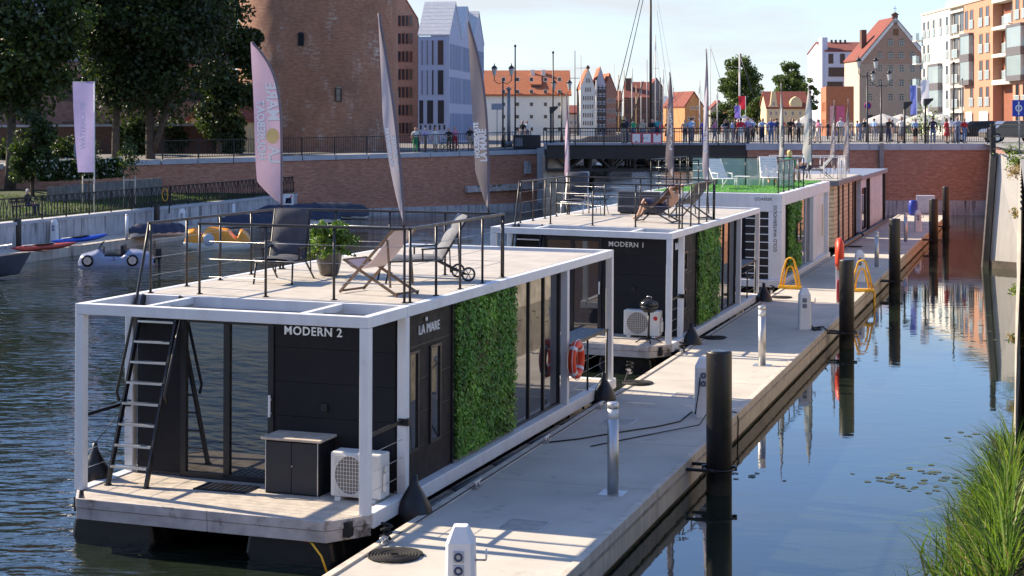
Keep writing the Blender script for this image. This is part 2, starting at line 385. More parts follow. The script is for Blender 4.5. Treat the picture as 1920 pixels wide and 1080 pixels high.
# ---- left bank: quay wall, lawn, upper terrace
QA, QB = V((-26.5, 59, 0)), V((-13.8, 102.9, 0))           # line of the left quay wall
WA, WM, WB = V((-44, 85.6, 0)), V((-7.45, 106.5, 0)), V((2.2, 112, 0))   # line of the brick wall behind
def wallz(x): return 4.05+(x+7.45)*.0175
def lawnz(P):
    d = (QB-QA).normalized(); n = V((-d.y, d.x, 0)); s = (P-QA).dot(n)
    return 1.5+min(1., max(0., s/13))*.75
mb = MB()
def lawnf(a, b):
    q = QA.lerp(QB, a*1.02-.02+(.0)); q2 = V((-70, 75, 0)).lerp(V((-13.9, 103.2, 0)), a)
    P = q.lerp(q2, b); P.z = lawnz(P)-.02+.05*math.sin(P.x*1.3)*math.sin(P.y*.9)*min(1, b*8); return P
mb.grid(lawnf, 40, 26); struct('lawn', mb, GRASS)
gc = []
for i in range(26000):
    a = random.random(); b = random.random()**2*.55; P = lawnf(a, b+.03); gc.append((P.x, P.y, P.z+.05))
leaves('grass', gc, .16, [LEAFM, leafmat('lawn_blade', (.07, .12, .025))], NR.integers(0, 2, len(gc)), nrm=[(1, 0, .1)]*len(gc), aspect=.25)
tag(bpy.data.objects['grass'], 'short green lawn behind the iron fence', 'grass')
d = (QB-QA).normalized(); n = V((-d.y, d.x, 0))
mb = MB()
for i in range(14):
    a = QA.lerp(QB, i/14)+d*.008; b2 = QA.lerp(QB, (i+1)/14)-d*.008
    mb.prism([a+V((0, 0, -.5)), b2+V((0, 0, -.5)), b2+V((0, 0, 1.42)), a+V((0, 0, 1.42))], n*.5)
wl = thing('quay_wall', 'stained grey concrete quay wall below the iron fence', 'wall')
mb.build('wall', QUAYC, wl)
mb = MB(); mb.prism([QA-n*.06+V((0, 0, 1.42)), QB-n*.06+V((0, 0, 1.42)), QB-n*.06+V((0, 0, 1.56)), QA-n*.06+V((0, 0, 1.56))], n*.75); mb.build('coping', COPING, wl)
mb = MB(); mb.prism([QA+n*.7+V((0, 0, 1.5)), QB+n*.7+V((0, 0, 1.5)), QB+n*2.0+V((0, 0, 1.535)), QA+n*2.0+V((0, 0, 1.535))], (0, 0, .02)); struct('path', mb, COPING)
# floating strip along the foot of the quay wall
st = thing('mooring_strip', 'narrow concrete floating strip along the foot of the stained quay wall', 'pontoon')
for i in range(6):
    a = QA.lerp(QB, i/6+.003); b2 = QA.lerp(QB, (i+1)/6-.003)
    mb = MB(); mb.prism([a-n*.05+V((0, 0, -.2)), b2-n*.05+V((0, 0, -.2)), b2-n*2.3+V((0, 0, -.2)), a-n*2.3+V((0, 0, -.2))], (0, 0, .62)); mb.build('slab', CONCS, st)
# iron fence with Y-shaped bars
fe = thing('iron_fence', 'black iron fence with forked bars along the left quay', 'fence')
nP = 22
for i in range(nP):
    a = QA.lerp(QB, i/nP)+n*.15; b2 = QA.lerp(QB, (i+1)/nP)+n*.15; L = (b2-a).length
    mb = MB(); z0 = 1.56
    mb.bar(a+V((0, 0, z0)), a+V((0, 0, z0+1.1)), .06, .06); mb.build('post', BLACKM, fe)
    mb = MB(); mb.bar(a+V((0, 0, z0+1.07)), b2+V((0, 0, z0+1.07)), .05, .05); mb.bar(a+V((0, 0, z0+.12)), b2+V((0, 0, z0+.12)), .04, .04)
    k = 4
    for j in range(k):
        c = a.lerp(b2, (j+.5)/k)
        mb.bar(c+V((0, 0, z0+.12)), c+V((0, 0, z0+.55)), .035, .035)
        for s in (-1, 1): mb.bar(c+V((0, 0, z0+.55)), c+d*s*.17+V((0, 0, z0+1.05)), .03, .03); mb.bar(c+V((0, 0, z0+.4)), c+d*s*.15+V((0, 0, z0+.12)), .025, .025)
        e = a.lerp(b2, (j+1)/k); mb.bar(e+V((0, 0, z0+.12)), e+V((0, 0, z0+1.05)), .03, .03)
    mb.build('panel', BLACKM, fe)
# brick wall with coping, concrete footing and a timber fender
bw = thing('brick_wall', 'red brick canal wall with pale coping below the round tower', 'wall')
mb = MB()
pts = [WA, V((-21.6, 98.4, 0)), WM, WB]
for a, b2 in zip(pts[:-1], pts[1:]):
    nn = V((-(b2-a).y, (b2-a).x, 0)).normalized()
    mb.prism([V((a.x, a.y, -.5)), V((b2.x, b2.y, -.5)), V((b2.x, b2.y, wallz(b2.x)-.28)), V((a.x, a.y, wallz(a.x)-.28))], nn*.8)
mb.build('masonry', BRICKW, bw)
mb = MB()
for a, b2 in zip(pts[:-1], pts[1:]):
    nn = V((-(b2-a).y, (b2-a).x, 0)).normalized(); k = max(1, int((b2-a).length/2.2))
    for i in range(k):
        p0 = a.lerp(b2, i/k+.002)-nn*.09; p1 = a.lerp(b2, (i+1)/k-.002)-nn*.09
        cb = MB(); cb.prism([V((p0.x, p0.y, wallz(p0.x)-.28)), V((p1.x, p1.y, wallz(p1.x)-.28)), V((p1.x, p1.y, wallz(p1.x)+.02)), V((p0.x, p0.y, wallz(p0.x)+.02))], nn*1.05); cb.build('coping', COPING, bw)
a, b2 = V((-15, 102.2, 0)), WB; nn = V((-(b2-a).y, (b2-a).x, 0)).normalized()
mb = MB(); mb.prism([V((a.x, a.y, -.5)), V((b2.x, b2.y, -.5)), V((b2.x, b2.y, .55)), V((a.x, a.y, .42))], -nn*.35); mb.build('footing', QUAYC, bw)
a = V((-3.2, 108.9, 0)); mb = MB(); mb.prism([V((a.x, a.y, 1.35)), V((b2.x, b2.y, 1.5)), V((b2.x, b2.y, 1.95)), V((a.x, a.y, 1.8))], -nn*.35); mb.build('timber_fender', DECK2, bw, bevel=.03)
mb = MB(); mb.box(-.28, .28, -.12, 0, -.45, .45); mb.build('stone_plaque', QUAYC, bw, M=Matrix.Translation((1.05, 111.2, 3.0)) @ Matrix.Rotation(.52, 4, 'Z'), bevel=.02)
mb = MB(); mb.box(1.75, 2.5, 111.55, 112.8, -.5, 4.33); mb.build('corner_pier', COPING, bw)
# terrace behind the brick wall
mb = MB(); tz = 4.0
P3 = [V((-90, 60, tz)), V((-44, 86.4, 3.4)), V((-21.8, 98.9, 3.78)), V((-7.6, 107.1, 4.02)), V((1.9, 112.5, 4.32)), V((2.3, 112.6, 4.4)), V((4.5, 125, 4.5)), V((9, 188, 4.6)), V((14.5, 194, 4.6)), V((14.5, 260, 4.6)), V((-160, 260, 4.6)), V((-160, 60, tz))]
mb.prism([V((p.x, p.y, -.5)) for p in P3], (0, 0, .3))
mb2 = MB(); nP3 = len(P3); mb2.add(P3, [tuple(range(nP3))]); mb2.add([V((p.x, p.y, -.3)) for p in P3]+P3, [(i, (i+1) % nP3, nP3+(i+1) % nP3, nP3+i) for i in range(4, 10)])
struct('terrace', mb2, mat('terrace_paving', (.17, .16, .15), .9, var=.25, scale=.5))
# quays beyond the bridge, right bank
mb = MB()
RB = [V((31.5, 106.9, 4.7)), V((15.6, 106.9, 4.7)), V((15.6, 118, 4.7)), V((24, 205, 4.6)), V((24, 260, 4.6)), V((240, 260, 4.6)), V((240, 20, 4.7)), V((20.2, 20, 4.7)), V((7.2, 22.3, 4.7)), V((21.35, 67.3, 4.7)), V((22.2, 68, 4.7))]
k = len(RB); mb.add(RB, [tuple(range(k))]); mb.add([V((p.x, p.y, -.3)) for p in RB]+RB, [(i, (i+1) % k, k+(i+1) % k, k+i) for i in range(1, 4)])
struct('quay_ground', mb, mat('quay_paving', (.26, .245, .225), .9, var=.2, scale=.5))
mb = MB(); mb.box(-500, 500, 258, 900, -1, 4.55); struct('far_ground', mb, mat('far_ground', (.22, .21, .19), .9))

# ---- bridge
br = thing('swing_bridge', 'dark steel footbridge with trussed underside spanning the canal', 'bridge')
BX0, BX1, BY0, BY1 = 2.3, 15.6, 106.2, 116.5
mb = MB(); mb.box(BX0, BX1, BY1-.35, BY1, 3.75, 4.55); mb.build('girder', BLACKM, br)
mb = MB(); mb.box(BX0, BX1, BY0, BY0+.35, 3.75, 4.55); mb.box(BX0, BX1, BY0-.1, BY0+.5, 4.55, 4.62); mb.box(BX0, BX1, BY0-.06, BY0+.4, 3.7, 3.75); mb.build('girder', BLACKM, br)
mb = MB(); mb.box(BX0, BX1, BY0+.35, BY1-.35, 4.3, 4.68); mb.build('deck', COPING, br)
for yy in (BY0+.6, BY0+3.5, BY0+6.5, BY1-.9):
    mb = MB(); mb.bar((BX0, yy, 2.95), (BX1, yy, 2.95), .25, .2)
    k = 9
    for i in range(k):
        xa = BX0+(BX1-BX0)*i/k; xb = BX0+(BX1-BX0)*(i+1)/k
        mb.bar((xa, yy, 2.95), (xa, yy, 4.3), .16, .16); mb.bar((xa, yy, 2.95 if i % 2 else 4.3), (xb, yy, 4.3 if i % 2 else 2.95), .13, .13)
    mb.build('truss', BLACKM, br)
mb = MB()
for i in range(10):
    xa = BX0+(BX1-BX0)*(i+.5)/10; mb.bar((xa, BY0+.6, 3.0), (xa, BY1-.9, 3.0), .14, .14)
    for s in (0, 1): mb.bar((xa, BY0+.6, 3.0), (xa+1.2, BY1-.9, 3.0), .08, .08)
mb.build('cross_bracing', BLACKM, br)
mb = MB(); mb.box(BX0-.2, BX0+1.2, BY0+.8, BY1, -.5, 3.9); mb.build('abutment', mat('abutment_stone', (.42, .34, .25), .9, var=.3), br)
def railrun(par, a, b2, h=1.1, step=1.8, bars=.16, z=None, name='railing', m=BLACKM, rails=(1., .1), bw=.025, first=True):
    a, b2 = V(a), V(b2); L = (b2-a).length; k = max(1, round(L/step)); d = (b2-a)/L; pp = None
    mb = MB()
    for r in rails: mb.bar(a+V((0, 0, h*r)), b2+V((0, 0, h*r)), .06, .05)
    rl = mb.build(name, m, par)
    for i in range(k+1 if first else k):
        c = a.lerp(b2, i/k); mb = MB(); mb.bar(c, c+V((0, 0, h)), .07, .07); mb.build('post', m, rl)
    if bars:
        mb = MB(); nb = int(L/bars)
        for i in range(1, nb): c = a.lerp(b2, i/nb); mb.bar(c+V((0, 0, h*rails[-1])), c+V((0, 0, h*rails[0])), bw, bw)
        mb.build('bars', m, rl, kind='stuff')
    return rl
railrun(br, (BX0, BY0+.05, 4.62), (BX1, BY0+.05, 4.62), rails=(1., .8, .12))
railrun(br, (BX0, BY1-.3, 4.62), (BX1, BY1-.3, 4.62), rails=(1., .12), bars=0)
# warning boards hung on the bridge rail
for i, x in enumerate((1193, 1213, 1232)):
    P = AT(x, 259, BY0-.06)
    o = thing('warning_board', ['white board with red border and arrow on the bridge rail, leftmost of three', 'white board with red border on the bridge rail, middle of three', 'white board with red border and red wedge on the bridge rail, rightmost of three'][i], 'sign', T(P.x, P.y, P.z))
    mb = MB(); mb.box(-.31, .31, -.02, .02, -.34, .34); mb.build('panel', mat('sign_red', (.65, .05, .06), .5), o)
    mb = MB(); mb.box(-.25, .25, -.026, -.02, -.28, .28); mb.build('face', WHITE2, o)
    mb = MB(); mb.prism([(-.07, -.03, -.26), (.07, -.03, -.26), (0, -.03, -.14)] if i == 0 else [(-.1, -.03, .27), (.1, -.03, .27), (0, -.03, .15)] if i == 2 else [(-.24, -.03, -.06), (-.16, -.03, 0), (-.24, -.03, .06)], (0, .004, 0)); mb.build('arrow', BLACKM if i < 2 else MC['sign_red'], o)
    if i == 1: text('figure', '8', .2, mat('sign_blue_grey', (.25, .28, .4), .6), o, T(-.06, -.027, -.06) @ Matrix.Rotation(PI/2, 4, 'X'), .001)
# dark machine box on the left landing
o = thing('bridge_cabinet', 'dark panelled bridge enclosure beside the left landing railing', 'cabinet', T(0, 0, 0))
mb = MB(); mb.box(*sorted((AT(962, 0, 112.4).x, AT(1014, 0, 112.4).x)), 112.5, 113.6, 4.3, 5.25); mb.build('body', BLACKM, o, bevel=.03)
mb = MB(); mb.box(AT(966, 0, 112.4).x, AT(980, 0, 112.4).x, 112.46, 112.5, 4.45, 5.05); mb.build('door', mat('dull_steel', (.2, .21, .23), .5, metal=.5), o)
# right-hand brick bridge ramp
rw = thing('brick_ramp_wall', 'red brick bridge ramp wall with pale concrete coping right of the bridge', 'wall')
mb = MB(); mb.box(15.6, 31.8, 106, 106.8, -.5, 4.28); mb.build('masonry', BRICKW, rw)
for i in range(8):
    x0 = 15.5+i*2.04; mb = MB(); mb.box(x0+.006, x0+2.034, 105.9, 106.85, 4.28, 4.72); mb.build('coping', COPING, rw, bevel=.02)
mb = MB(); mb.box(15.6, 31.8, 105.6, 106, -.5, .95); mb.build('footing', QUAYC, rw)
mb = MB(); mb.box(AT(1649, 0, 105.8).x, AT(1657, 0, 105.8).x, 105.75, 105.9, .9, 4.75); mb.build('drain_pipe', mat('dull_steel', (.2, .21, .23), .5, metal=.5), rw)
rf = thing('bridge_fence', 'black picket railing on top of the brick ramp wall', 'fence'); railrun(rf, (15.7, 106.3, 4.72), (31.6, 106.3, 4.72), h=1.1, step=2.0, bars=.15)
lf = thing('terrace_fence', 'black picket railing on top of the left brick wall', 'fence')
for a, b2 in (((-21.6, 98.9, 3.83), (-7.6, 107, 4.07)), ((-7.6, 107, 4.07), (1.3, 112.05, 4.35))): railrun(lf, a, b2, h=1.15, step=2.2, bars=.16)

# ---- right bank: quay wall running away from the camera side, wing wall
qw = thing('right_quay_wall', 'sunlit rough stone quay wall at the right edge of the picture', 'wall')
mb = MB()
def qf(a, b):
    D = 24+a*43.2; x = .3180*D-.12*(1-b)+.05*math.sin(D*3)*math.sin(b*9); return V((x, D, -.5+b*5.2))
mb.grid(qf, 60, 12); mb.build('masonry', mat('rough_quay_stone', (.38, .34, .29), .95, var=.35, scale=3, bump=.8, bscale=6, streak=.4), qw)
ww = thing('wing_wall', 'battered grey concrete wing wall with dark fender edge', 'wall')
xl0, xl1 = AT(1840, 0, 67).x, AT(1858, 0, 67).x; xr = AT(1912, 0, 67).x
xr2, yr2 = .318*65.3+.3, 65.3
mb = MB(); mb.prism([(xl0+.2, 67, -.5), (xr2, yr2, -.5), (xr2, yr2, 4.75), (xl1+.2, 67, 4.75)], (.9, .9, 0)); mb.build('panel', WINGC, ww)
mb = MB(); mb.prism([(xl0, 66.95, -.5), (xl0+.2, 66.8, -.5), (xl1+.18, 66.8, 4.8), (xl1, 66.95, 4.8)], (.1, .12, 0)); mb.build('fender', PILE, ww)
mb = MB(); mb.prism([(xl0-.05, 67.0, -.5), (xl0, 66.97, -.5), (xl1, 66.97, 4.8), (xl1-.05, 67.0, 4.8)], (.1, .3, 0)); mb.build('sunlit_edge_strip', WOODL, ww)  # pale strip puts the sunlit left edge of the fender into the colour
mb = MB(); mb.prism([(xl0+.28, 66.86, -.5), (xr2-.02, yr2-.07, -.5), (xr2-.02, yr2-.07, .32), (xl0+.28, 66.86, .32)], (.06, .06, 0)); mb.build('wet_footing', WETC, ww)
mb = MB(); mb.prism([(xl1+.3, 67.3, -.5), (xl1+.3, 67.3, 4.6), (31.8, 106, 4.6), (31.8, 106, -.5)], (.5, -.1, 0)); mb.build('return_wall', BRICKW, ww)
cf = thing('quay_railing', 'black steel post and railing above the wing wall', 'railing')
mb = MB(); mb.box(AT(1857, 0, 67).x, AT(1866, 0, 67).x, 66.9, 67.1, 4.7, 6.02); mb.build('corner_post', BLACKM, cf, bevel=.01)
for z in (5.98, 5.5, 4.98): mb = MB(); mb.bar((AT(1861, 0, 67).x, 67, z), (AT(1940, 0, 60).x, 61, z), .04, .05); mb.build('rail', BLACKM, cf)

# ---- floating pier
PZ = .5; UL, UR = -8.32, -5.49
secs = [(10, 26.9, 'nearest section of the pale concrete pier, beside the closest houseboat'), (26.9, 40.6, 'concrete pier section carrying the second steel light bollard'), (40.6, 54.2, 'concrete pier section with both yellow ladders at its far end'), (54.3, 69.5, 'concrete pier section beside the white houseboat with the turf roof'), (69.5, 84.5, 'concrete pier section beside the slatted timber houseboat'), (84.5, 100, 'farthest concrete pier section in front of the brick ramp')]
for d0, d1, lab in secs:
    o = thing('pier_section', lab, 'pier', PM(0, d0), 'sections of the floating pier'); L = d1-d0; k = round(L/3.4)
    for i in range(k):
        mb = MB(); mb.box(UL+.17, UR-.12, i*L/k+.006, (i+1)*L/k-.006, .3, PZ); mb.build('slab', CONC, o)
    for x0, x1 in ((UL, UL+.165), (UR-.115, UR)):
        mb = MB(); mb.box(x0, x1, .01, L-.01, .06, PZ+.012); mb.build('edge_beam', CONCS, o, bevel=.012)
    mb = MB(); mb.box(UL+.07, UR-.05, .05, L-.05, -.4, .3); mb.build('hull', WETC, o)
    mb = MB(); mb.box(UR, UR+.02, .03, L-.03, .34, .375); mb.build('rubbing_strip', mat('worn_strip', (.33, .28, .225), .7, var=.4), o)
    mb = MB(); mb.box(UL+.12, UL+.155, .01, L-.01, PZ+.0125, PZ+.016); mb.build('joint_line', mat('dark_joint', (.1, .095, .09), .9), o)
# ================================================================== HOUSEBOATS
def boatM(loc, yaw, roll=0, pitch=0):
    return Matrix.Translation(loc) @ Matrix.Rotation(-yaw, 4, 'Z') @ Matrix.Rotation(roll, 4, 'Y') @ Matrix.Rotation(pitch, 4, 'X')
def part(par, name, m, x0, x1, y0, y1, z0, z1, bevel=0):
    mb = MB(); mb.box(x0, x1, y0, y1, z0, z1); return mb.build(name, m, par, bevel)
def greenwall(par, x, y0, y1, z0, z1, n, big=.07):
    o = part(par, 'green_wall', mat('green_wall_backing', (.02, .05, .012), .95, var=.3), x-.05, x, y0, y1, z0, z1)
    c = np.stack([x+.01+NR.random(n)**1.5*.08, NR.uniform(y0+.01, y1-.01, n), NR.uniform(z0+.01, z1-.01, n)], 1)
    wv = np.sin(c[:, 1]*3.1+np.sin(c[:, 2]*2.3)*1.5)*.5+np.sin(c[:, 2]*4.3+c[:, 1])*.3+NR.normal(size=n)*.5
    mi_ = (wv > .45).astype(int); mi_[NR.random(n) < .02] = 2
    pt = np.sin(c[:, 1]*2.1+1.3)*np.sin(c[:, 2]*2.7+.4); mi_[(pt > .72) & (NR.random(n) < .25)] = 2
    leaves('foliage', c, big, [TURF, TURF2, leafmat('tired_green_leaf', (.16, .15, .05), .4, .2)], mi_, o, nrm=[(1, 0, .35)]*n, aspect=.5, sizevar=.65)
    return o
WINM = {}
def window(par, x, y0, y1, z0, z1, axis='x', name='window', fr=.045, fm=BLACKM, gm=GLASS, sub='pane', proud=.03):
    # a framed pane on a wall whose outside faces +x (axis x) or -y (axis y)
    mb = MB()
    def bx(a0, a1, b0, b1, p0, p1):
        if axis == 'x': mb.box(x+p0, x+p1, a0, a1, b0, b1)
        else: mb.box(a0, a1, x-p1, x-p0, b0, b1)
    for a0, a1, b0, b1 in ((y0, y1, z0, z0+fr), (y0, y1, z1-fr, z1), (y0, y0+fr, z0+fr, z1-fr), (y1-fr, y1, z0+fr, z1-fr)): bx(a0, a1, b0, b1, -.02, proud)
    w = mb.build(name, fm, par); mb = MB(); bx(y0+fr, y1-fr, z0+fr, z1-fr, -.015, .006); mb.build(sub, gm, w)
    return w
def railing_boat(bt, zr, runs, h=1.08, step=1.05, wires=3, name='railing', m=RAILB):
    for a, b2 in runs:
        a, b2 = V((*a, zr)), V((*b2, zr)); L = (b2-a).length; k = max(1, round(L/step)); d = (b2-a).normalized()
        mb = MB(); mb.bar(a-d*.025+V((0, 0, h)), b2+d*.025+V((0, 0, h)), .055, .04); rl = mb.build(name, m, bt, bevel=.006)
        for i in range(k+1):
            c = a.lerp(b2, i/k); mb = MB(); mb.tube(c, c+V((0, 0, h-.02)), .021, n=8); mb.tube(c, c+V((0, 0, .012)), .05, n=10); mb.build('rail_post', m, rl)
        for wi in range(wires):
            z = h*(wi+1)/(wires+1); mb = MB(); mb.tube(a+V((0, 0, z)), b2+V((0, 0, z)), .0035, n=5); mb.build('wire', CABLE, rl)
def modern_boat(M, label, sign, side_sign, variant):
    W, L, H = 4.645, 12.35, 2.7; BT = .155; PT = .135; C0, C1 = 1.3, 9.1
    bt = thing('houseboat', label, 'houseboat', M)
    P = lambda *a, **k: part(bt, *a, **k)
    # floats
    for x0, x1 in ((-4.55, -3.2), (-1.75, -.4)):
        xc = (x0+x1)/2; mb = MB()
        prof = [(-.62, -.36), (-.5, -.25), (.5, -.25), (.62, -.36), (.66, -.6), (.5, -.95), (-.5, -.95), (-.66, -.6)]
        mb.prism([(xc+a*(x1-x0)/1.3, -.2, z) for a, z in prof], (0, L-.1, 0))
        fl = mb.build('float', FLOATB, bt, bevel=.05)
        for i in range(12):
            y = .1+i*1.04; mb = MB(); mb.prism([(xc+a*1.04*(x1-x0)/1.3, y, z+(.012 if z > -.5 else 0)) for a, z in prof], (0, .07, 0)); mb.build('rib', FLOATB, fl)
    # sills
    P('sill', WHITE, -.15, .035, .12, L+.1, -.19, .02, bevel=.012); P('sill', WHITE, -W-.035, -W+.15, .12, L+.1, -.19, .02, bevel=.012); P('sill', WHITE, -W+.16, -.16, L-.1, L+.1, -.19, .0, bevel=.012)
    P('sub_frame', BLACKM, -W+.16, -.16, -.25, L-.12, -.24, -.04)
    # bow deck: planks across, fascia boards
    dk = P('bow_deck', BLACKM, -W+.3, -.3, -.3, C0, -.12, -.035)
    npl = 12
    for i in range(npl):
        y0 = -.46+i*(C0+.46)/npl; y1 = y0+(C0+.46)/npl-.006
        e = max(0, -.0-(y0))*.75
        mb = MB(); mb.prism([(-W+.155+e, y0, -.03), (-.155-e*.9, y0, -.03), (-.155-max(0, -y1)*.7, y1, -.03), (-W+.155+max(0, -y1)*.75, y1, -.03)], (0, 0, .03)); mb.build('plank', DECK, dk)
    e = .36
    segs = [((-W-.02, .1), (-W+e-.02, -.47)), ((-W+e-.02, -.47), (-2.2, -.478)), ((-2.2, -.478), (-.4, -.47)), ((-.4, -.47), (.01, .11))]
    for (xa, ya), (xb, yb) in segs:
        dd = V((xb-xa, yb-ya, 0)).normalized(); nn = V((dd.y, -dd.x, 0)); a = V((xa, ya, 0))+dd*.004; b2 = V((xb, yb, 0))-dd*.004
        for z0, z1, of in ((-.125, .004, 0), (-.285, -.132, -.012)):
            mb = MB(); mb.prism([a+nn*of+V((0, 0, z0)), b2+nn*of+V((0, 0, z0)), b2+nn*of+V((0, 0, z1)), a+nn*of+V((0, 0, z1))], -nn*.04); mb.build('fascia_board', DECK2, bt, bevel=.006)
    # posts and top beams
    for y in (0, C0, C1, L-PT):
        for x in (-W, -PT): P('post', WHITE, x, x+PT, y, y+PT, .02 if y else 0, H-BT-.003, bevel=.006)
    P('roof_beam', WHITE, -W, 0, 0, PT, H-BT, H, bevel=.008); P('roof_beam', WHITE, -W, 0, L-PT, L, H-BT, H, bevel=.008)
    for x in (-W, -PT):
        P('roof_beam', WHITE, x, x+PT, PT+.003, C0+.05, H-BT, H-.001, bevel=.008); P('roof_beam', WHITE, x, x+PT, C0+.056, C1-.6, H-BT, H, bevel=.008); P('roof_beam', WHITE, x, x+PT, C1-.594, L-PT-.003, H-BT, H-.001, bevel=.008)
    for x in (-3.62, -1.15): P('pergola_rail', WHITE, x, x+.11, PT+.003, C0+.1, H-.11, H-.012, bevel=.006)
    P('cross_bar', BLACKM, -3.5, -1.16, .72, .78, H-.13, H-.07); P('cross_bar', BLACKM, -1.03, -PT-.004, .72, .78, H-.13, H-.07); P('roof_flashing', GREYPANEL, -W+PT+.004, -PT-.004, C0-.12, C0+.1, H-.2, H-.162)
    P('roof_edge', WHITE, -W+PT+.004, -PT-.004, C0+.104, C0+.2, H-.16, H-.002)
    # roof deck panels
    rd = P('roof_deck', WHITE, -W+PT+.005, -PT-.005, C0+.2, L-.95, H-.14, H-.028)
    for i in range(9):
        for j in range(3):
            x0 = -W+PT+.02+j*(W-2*PT-.04)/3; y0 = C0+.205+i*(L-.96-C0-.205)/9
            part(rd, 'roof_panel', ROOFD, x0+.006, x0+(W-2*PT-.04)/3-.006, y0+.005, y0+(L-.96-C0-.205)/9-.005, H-.028, H-.002)
    P('rear_gap_shade_sheet', GREYPANEL, -W+PT+.004, -PT-.004, L-.94, L-PT-.004, H-.2, H-.16)  # dark sheet standing in for the shade inside the open rear gap
    # cabin
    CW = -4.42
    P('cabin_floor', DECK2, CW, -.16, C0, C1, -.03, .05)
    fw = P('front_wall', CLAD, CW, -3.66, C0, C0+.12, .0, H-.165); P('front_wall', CLAD, -2.10, -.16, C0+.012, C0+.12, .0, H-.165); P('front_wall', CLAD, -3.66, -2.10, C0, C0+.12, 2.42, H-.165)
    for i in range(5):
        z0 = .02+i*.503; P('wall_panel', CLAD, -2.09, -.17, C0-.008, C0+.012, z0+.003, min(z0+.5, H-.17)); 
    P('left_wall', CLAD, CW, CW+.1, C0+.121, C1, .0, H-.165); P('rear_wall', CLAD, CW+.102, -.9, C1-.12, C1, .0, H-.165)
    dr = MB()
    for x0, x1, z0, z1 in ((-3.66, -3.57, 0, 2.42), (-2.19, -2.10, 0, 2.42), (-2.93, -2.83, .03, 2.34), (-3.57, -2.19, 2.33, 2.42), (-3.57, -2.19, 0, .09)): dr.box(x0, x1, C0-.03, C0+.06, z0, z1)
    dro = dr.build('sliding_door', BLACKM, bt)
    for x0, x1 in ((-3.567, -2.935), (-2.825, -2.195)): part(dro, 'pane', GLASS, x0, x1, C0+.01, C0+.03, .09, 2.33)
    mb = MB(); mb.bar((-2.145, C0-.07, 1.0), (-2.145, C0-.07, 1.32), .03, .025); mb.bar((-2.145, C0-.07, 1.25), (-2.145, C0-.02, 1.25), .025, .025); mb.bar((-2.145, C0-.07, 1.05), (-2.145, C0-.02, 1.05), .025, .025); mb.build('handle', WHITE2, dro)
    P('socket', BLACKM, -1.32, -1.22, C0-.05, C0-.01, 1.13, 1.24, bevel=.01)
    text('lettering', sign, .175, mat('chrome_letter', (.8, .8, .82), .25, metal=.6, var=0), bt, Matrix.Translation((-1.93, C0-.02, 2.225)) @ Matrix.Rotation(PI/2, 4, 'X'), .012, 1.1, .003)
    # right side wall
    xs = -.15; G0, G1 = 3.45, 6.35
    sw = P('side_wall', CLADB, xs-.1, xs, C0+PT+.003, G0, .02, H-.165)
    for i in range(1, 5): P('wall_joint', BLACKM, xs, xs+.003, C0+PT+.01, G0, .02+i*.503, .03+i*.503)
    if variant == 1:
        window(bt, xs, 1.72, 2.1, .5, 1.98); window(bt, xs, 2.55, 2.98, .5, 1.98)
        text('lettering', 'LA MARE', .2, WHITE2, bt, Matrix.Translation((xs+.014, 2.1, 2.19)) @ Matrix.Rotation(PI/2, 4, 'Z') @ Matrix.Rotation(PI/2, 4, 'X'), .01, 1.05)
        mb = MB(); mb.lathe([(.0, 0), (.034, .0), (.034, .02), (0, .02)], 16, M=Matrix.Rotation(PI/2, 4, 'Y')); mb.build('emblem', WHITE2, bt, M=Matrix.Translation((xs+.01, 2.385, 2.40)))
    else:
        window(bt, xs, 1.5, 2.35, 1.6, 2.1); window(bt, xs, 1.5, 2.3, .62, 1.15)
        text('lettering', 'LA MARE', .24, WHITE2, bt, Matrix.Translation((xs+.014, 1.0, 2.22)) @ Matrix.Rotation(PI/2, 4, 'Z') @ Matrix.Rotation(PI/2, 4, 'X'), .01, 1.05)
    P('panel_frame', BLACKM, xs-.1, xs+.03, G0+.003, G0+.06, .02, H-.165)
    greenwall(bt, xs+.03, G0+.06, G1, .06, H-.17, 15000 if variant == 1 else 6000, .062 if variant == 1 else .09)
    gf = MB()
    for y0 in (G1+.01, 7.25, 8.1, C1-.06): gf.box(xs-.06, xs+.01, y0, y0+.06, .05, H-.165)
    gf.box(xs-.06, xs+.01, G1+.01, C1, .02, .06)
    gfo = gf.build('glazing_frame', BLACKM, bt)
    for y0, y1 in ((G1+.07, 7.25), (7.31, 8.1), (8.16, C1-.06)): part(gfo, 'pane', GLASS, xs-.04, xs-.02, y0+.002, y1-.002, .06, H-.167)
    P('interior_wall', mat('cabin_interior', (.25, .2, .16), .8), -3.2, -3.15, C0+.3, C1-.3, .05, H-.2)
    # rear porch
    for i in range(14):
        y0 = C1+.01+i*.225; P('porch_plank', DECK, -W+.155, -.155, y0, y0+.219, -.03, .0)
    railing_boat(bt, .0, [((-.09, C1+.25), (-.09, L-PT-.05))], 1.05, 1.5, 4, 'porch_rail', BLACKM)
    P('counter_top', BLACKM, -.62, -.05, C1+.4, L-.4, 1.06, 1.1, bevel=.008)
    dr = MB(); dr.box(-3.0, -1.4, C1, C1+.05, 0, 2.3); dro = dr.build('rear_door', BLACKM, bt); part(dro, 'pane', GLASS, -2.9, -2.25, C1+.05, C1+.06, .1, 2.2); part(dro, 'pane', GLASS, -2.15, -1.5, C1+.05, C1+.06, .1, 2.2)
    # front porch side rails
    for x in (-.06, -W+.06):
        mb = MB(); mb.bar((x, PT, 1.06), (x, C0, 1.06), .035, .05); rl = mb.build('porch_rail', BLACKM, bt)
        for z in (.28, .54, .8): mb = MB(); mb.tube((x, PT, z), (x, C0, z), .005, n=5); mb.build('wire', CABLE, rl)
        part(rl, 'bracket', BLACKM, x-.05, x+.11 if x > -1 else x+.05, C0-.02, C0+.07, 1.0, 1.1)
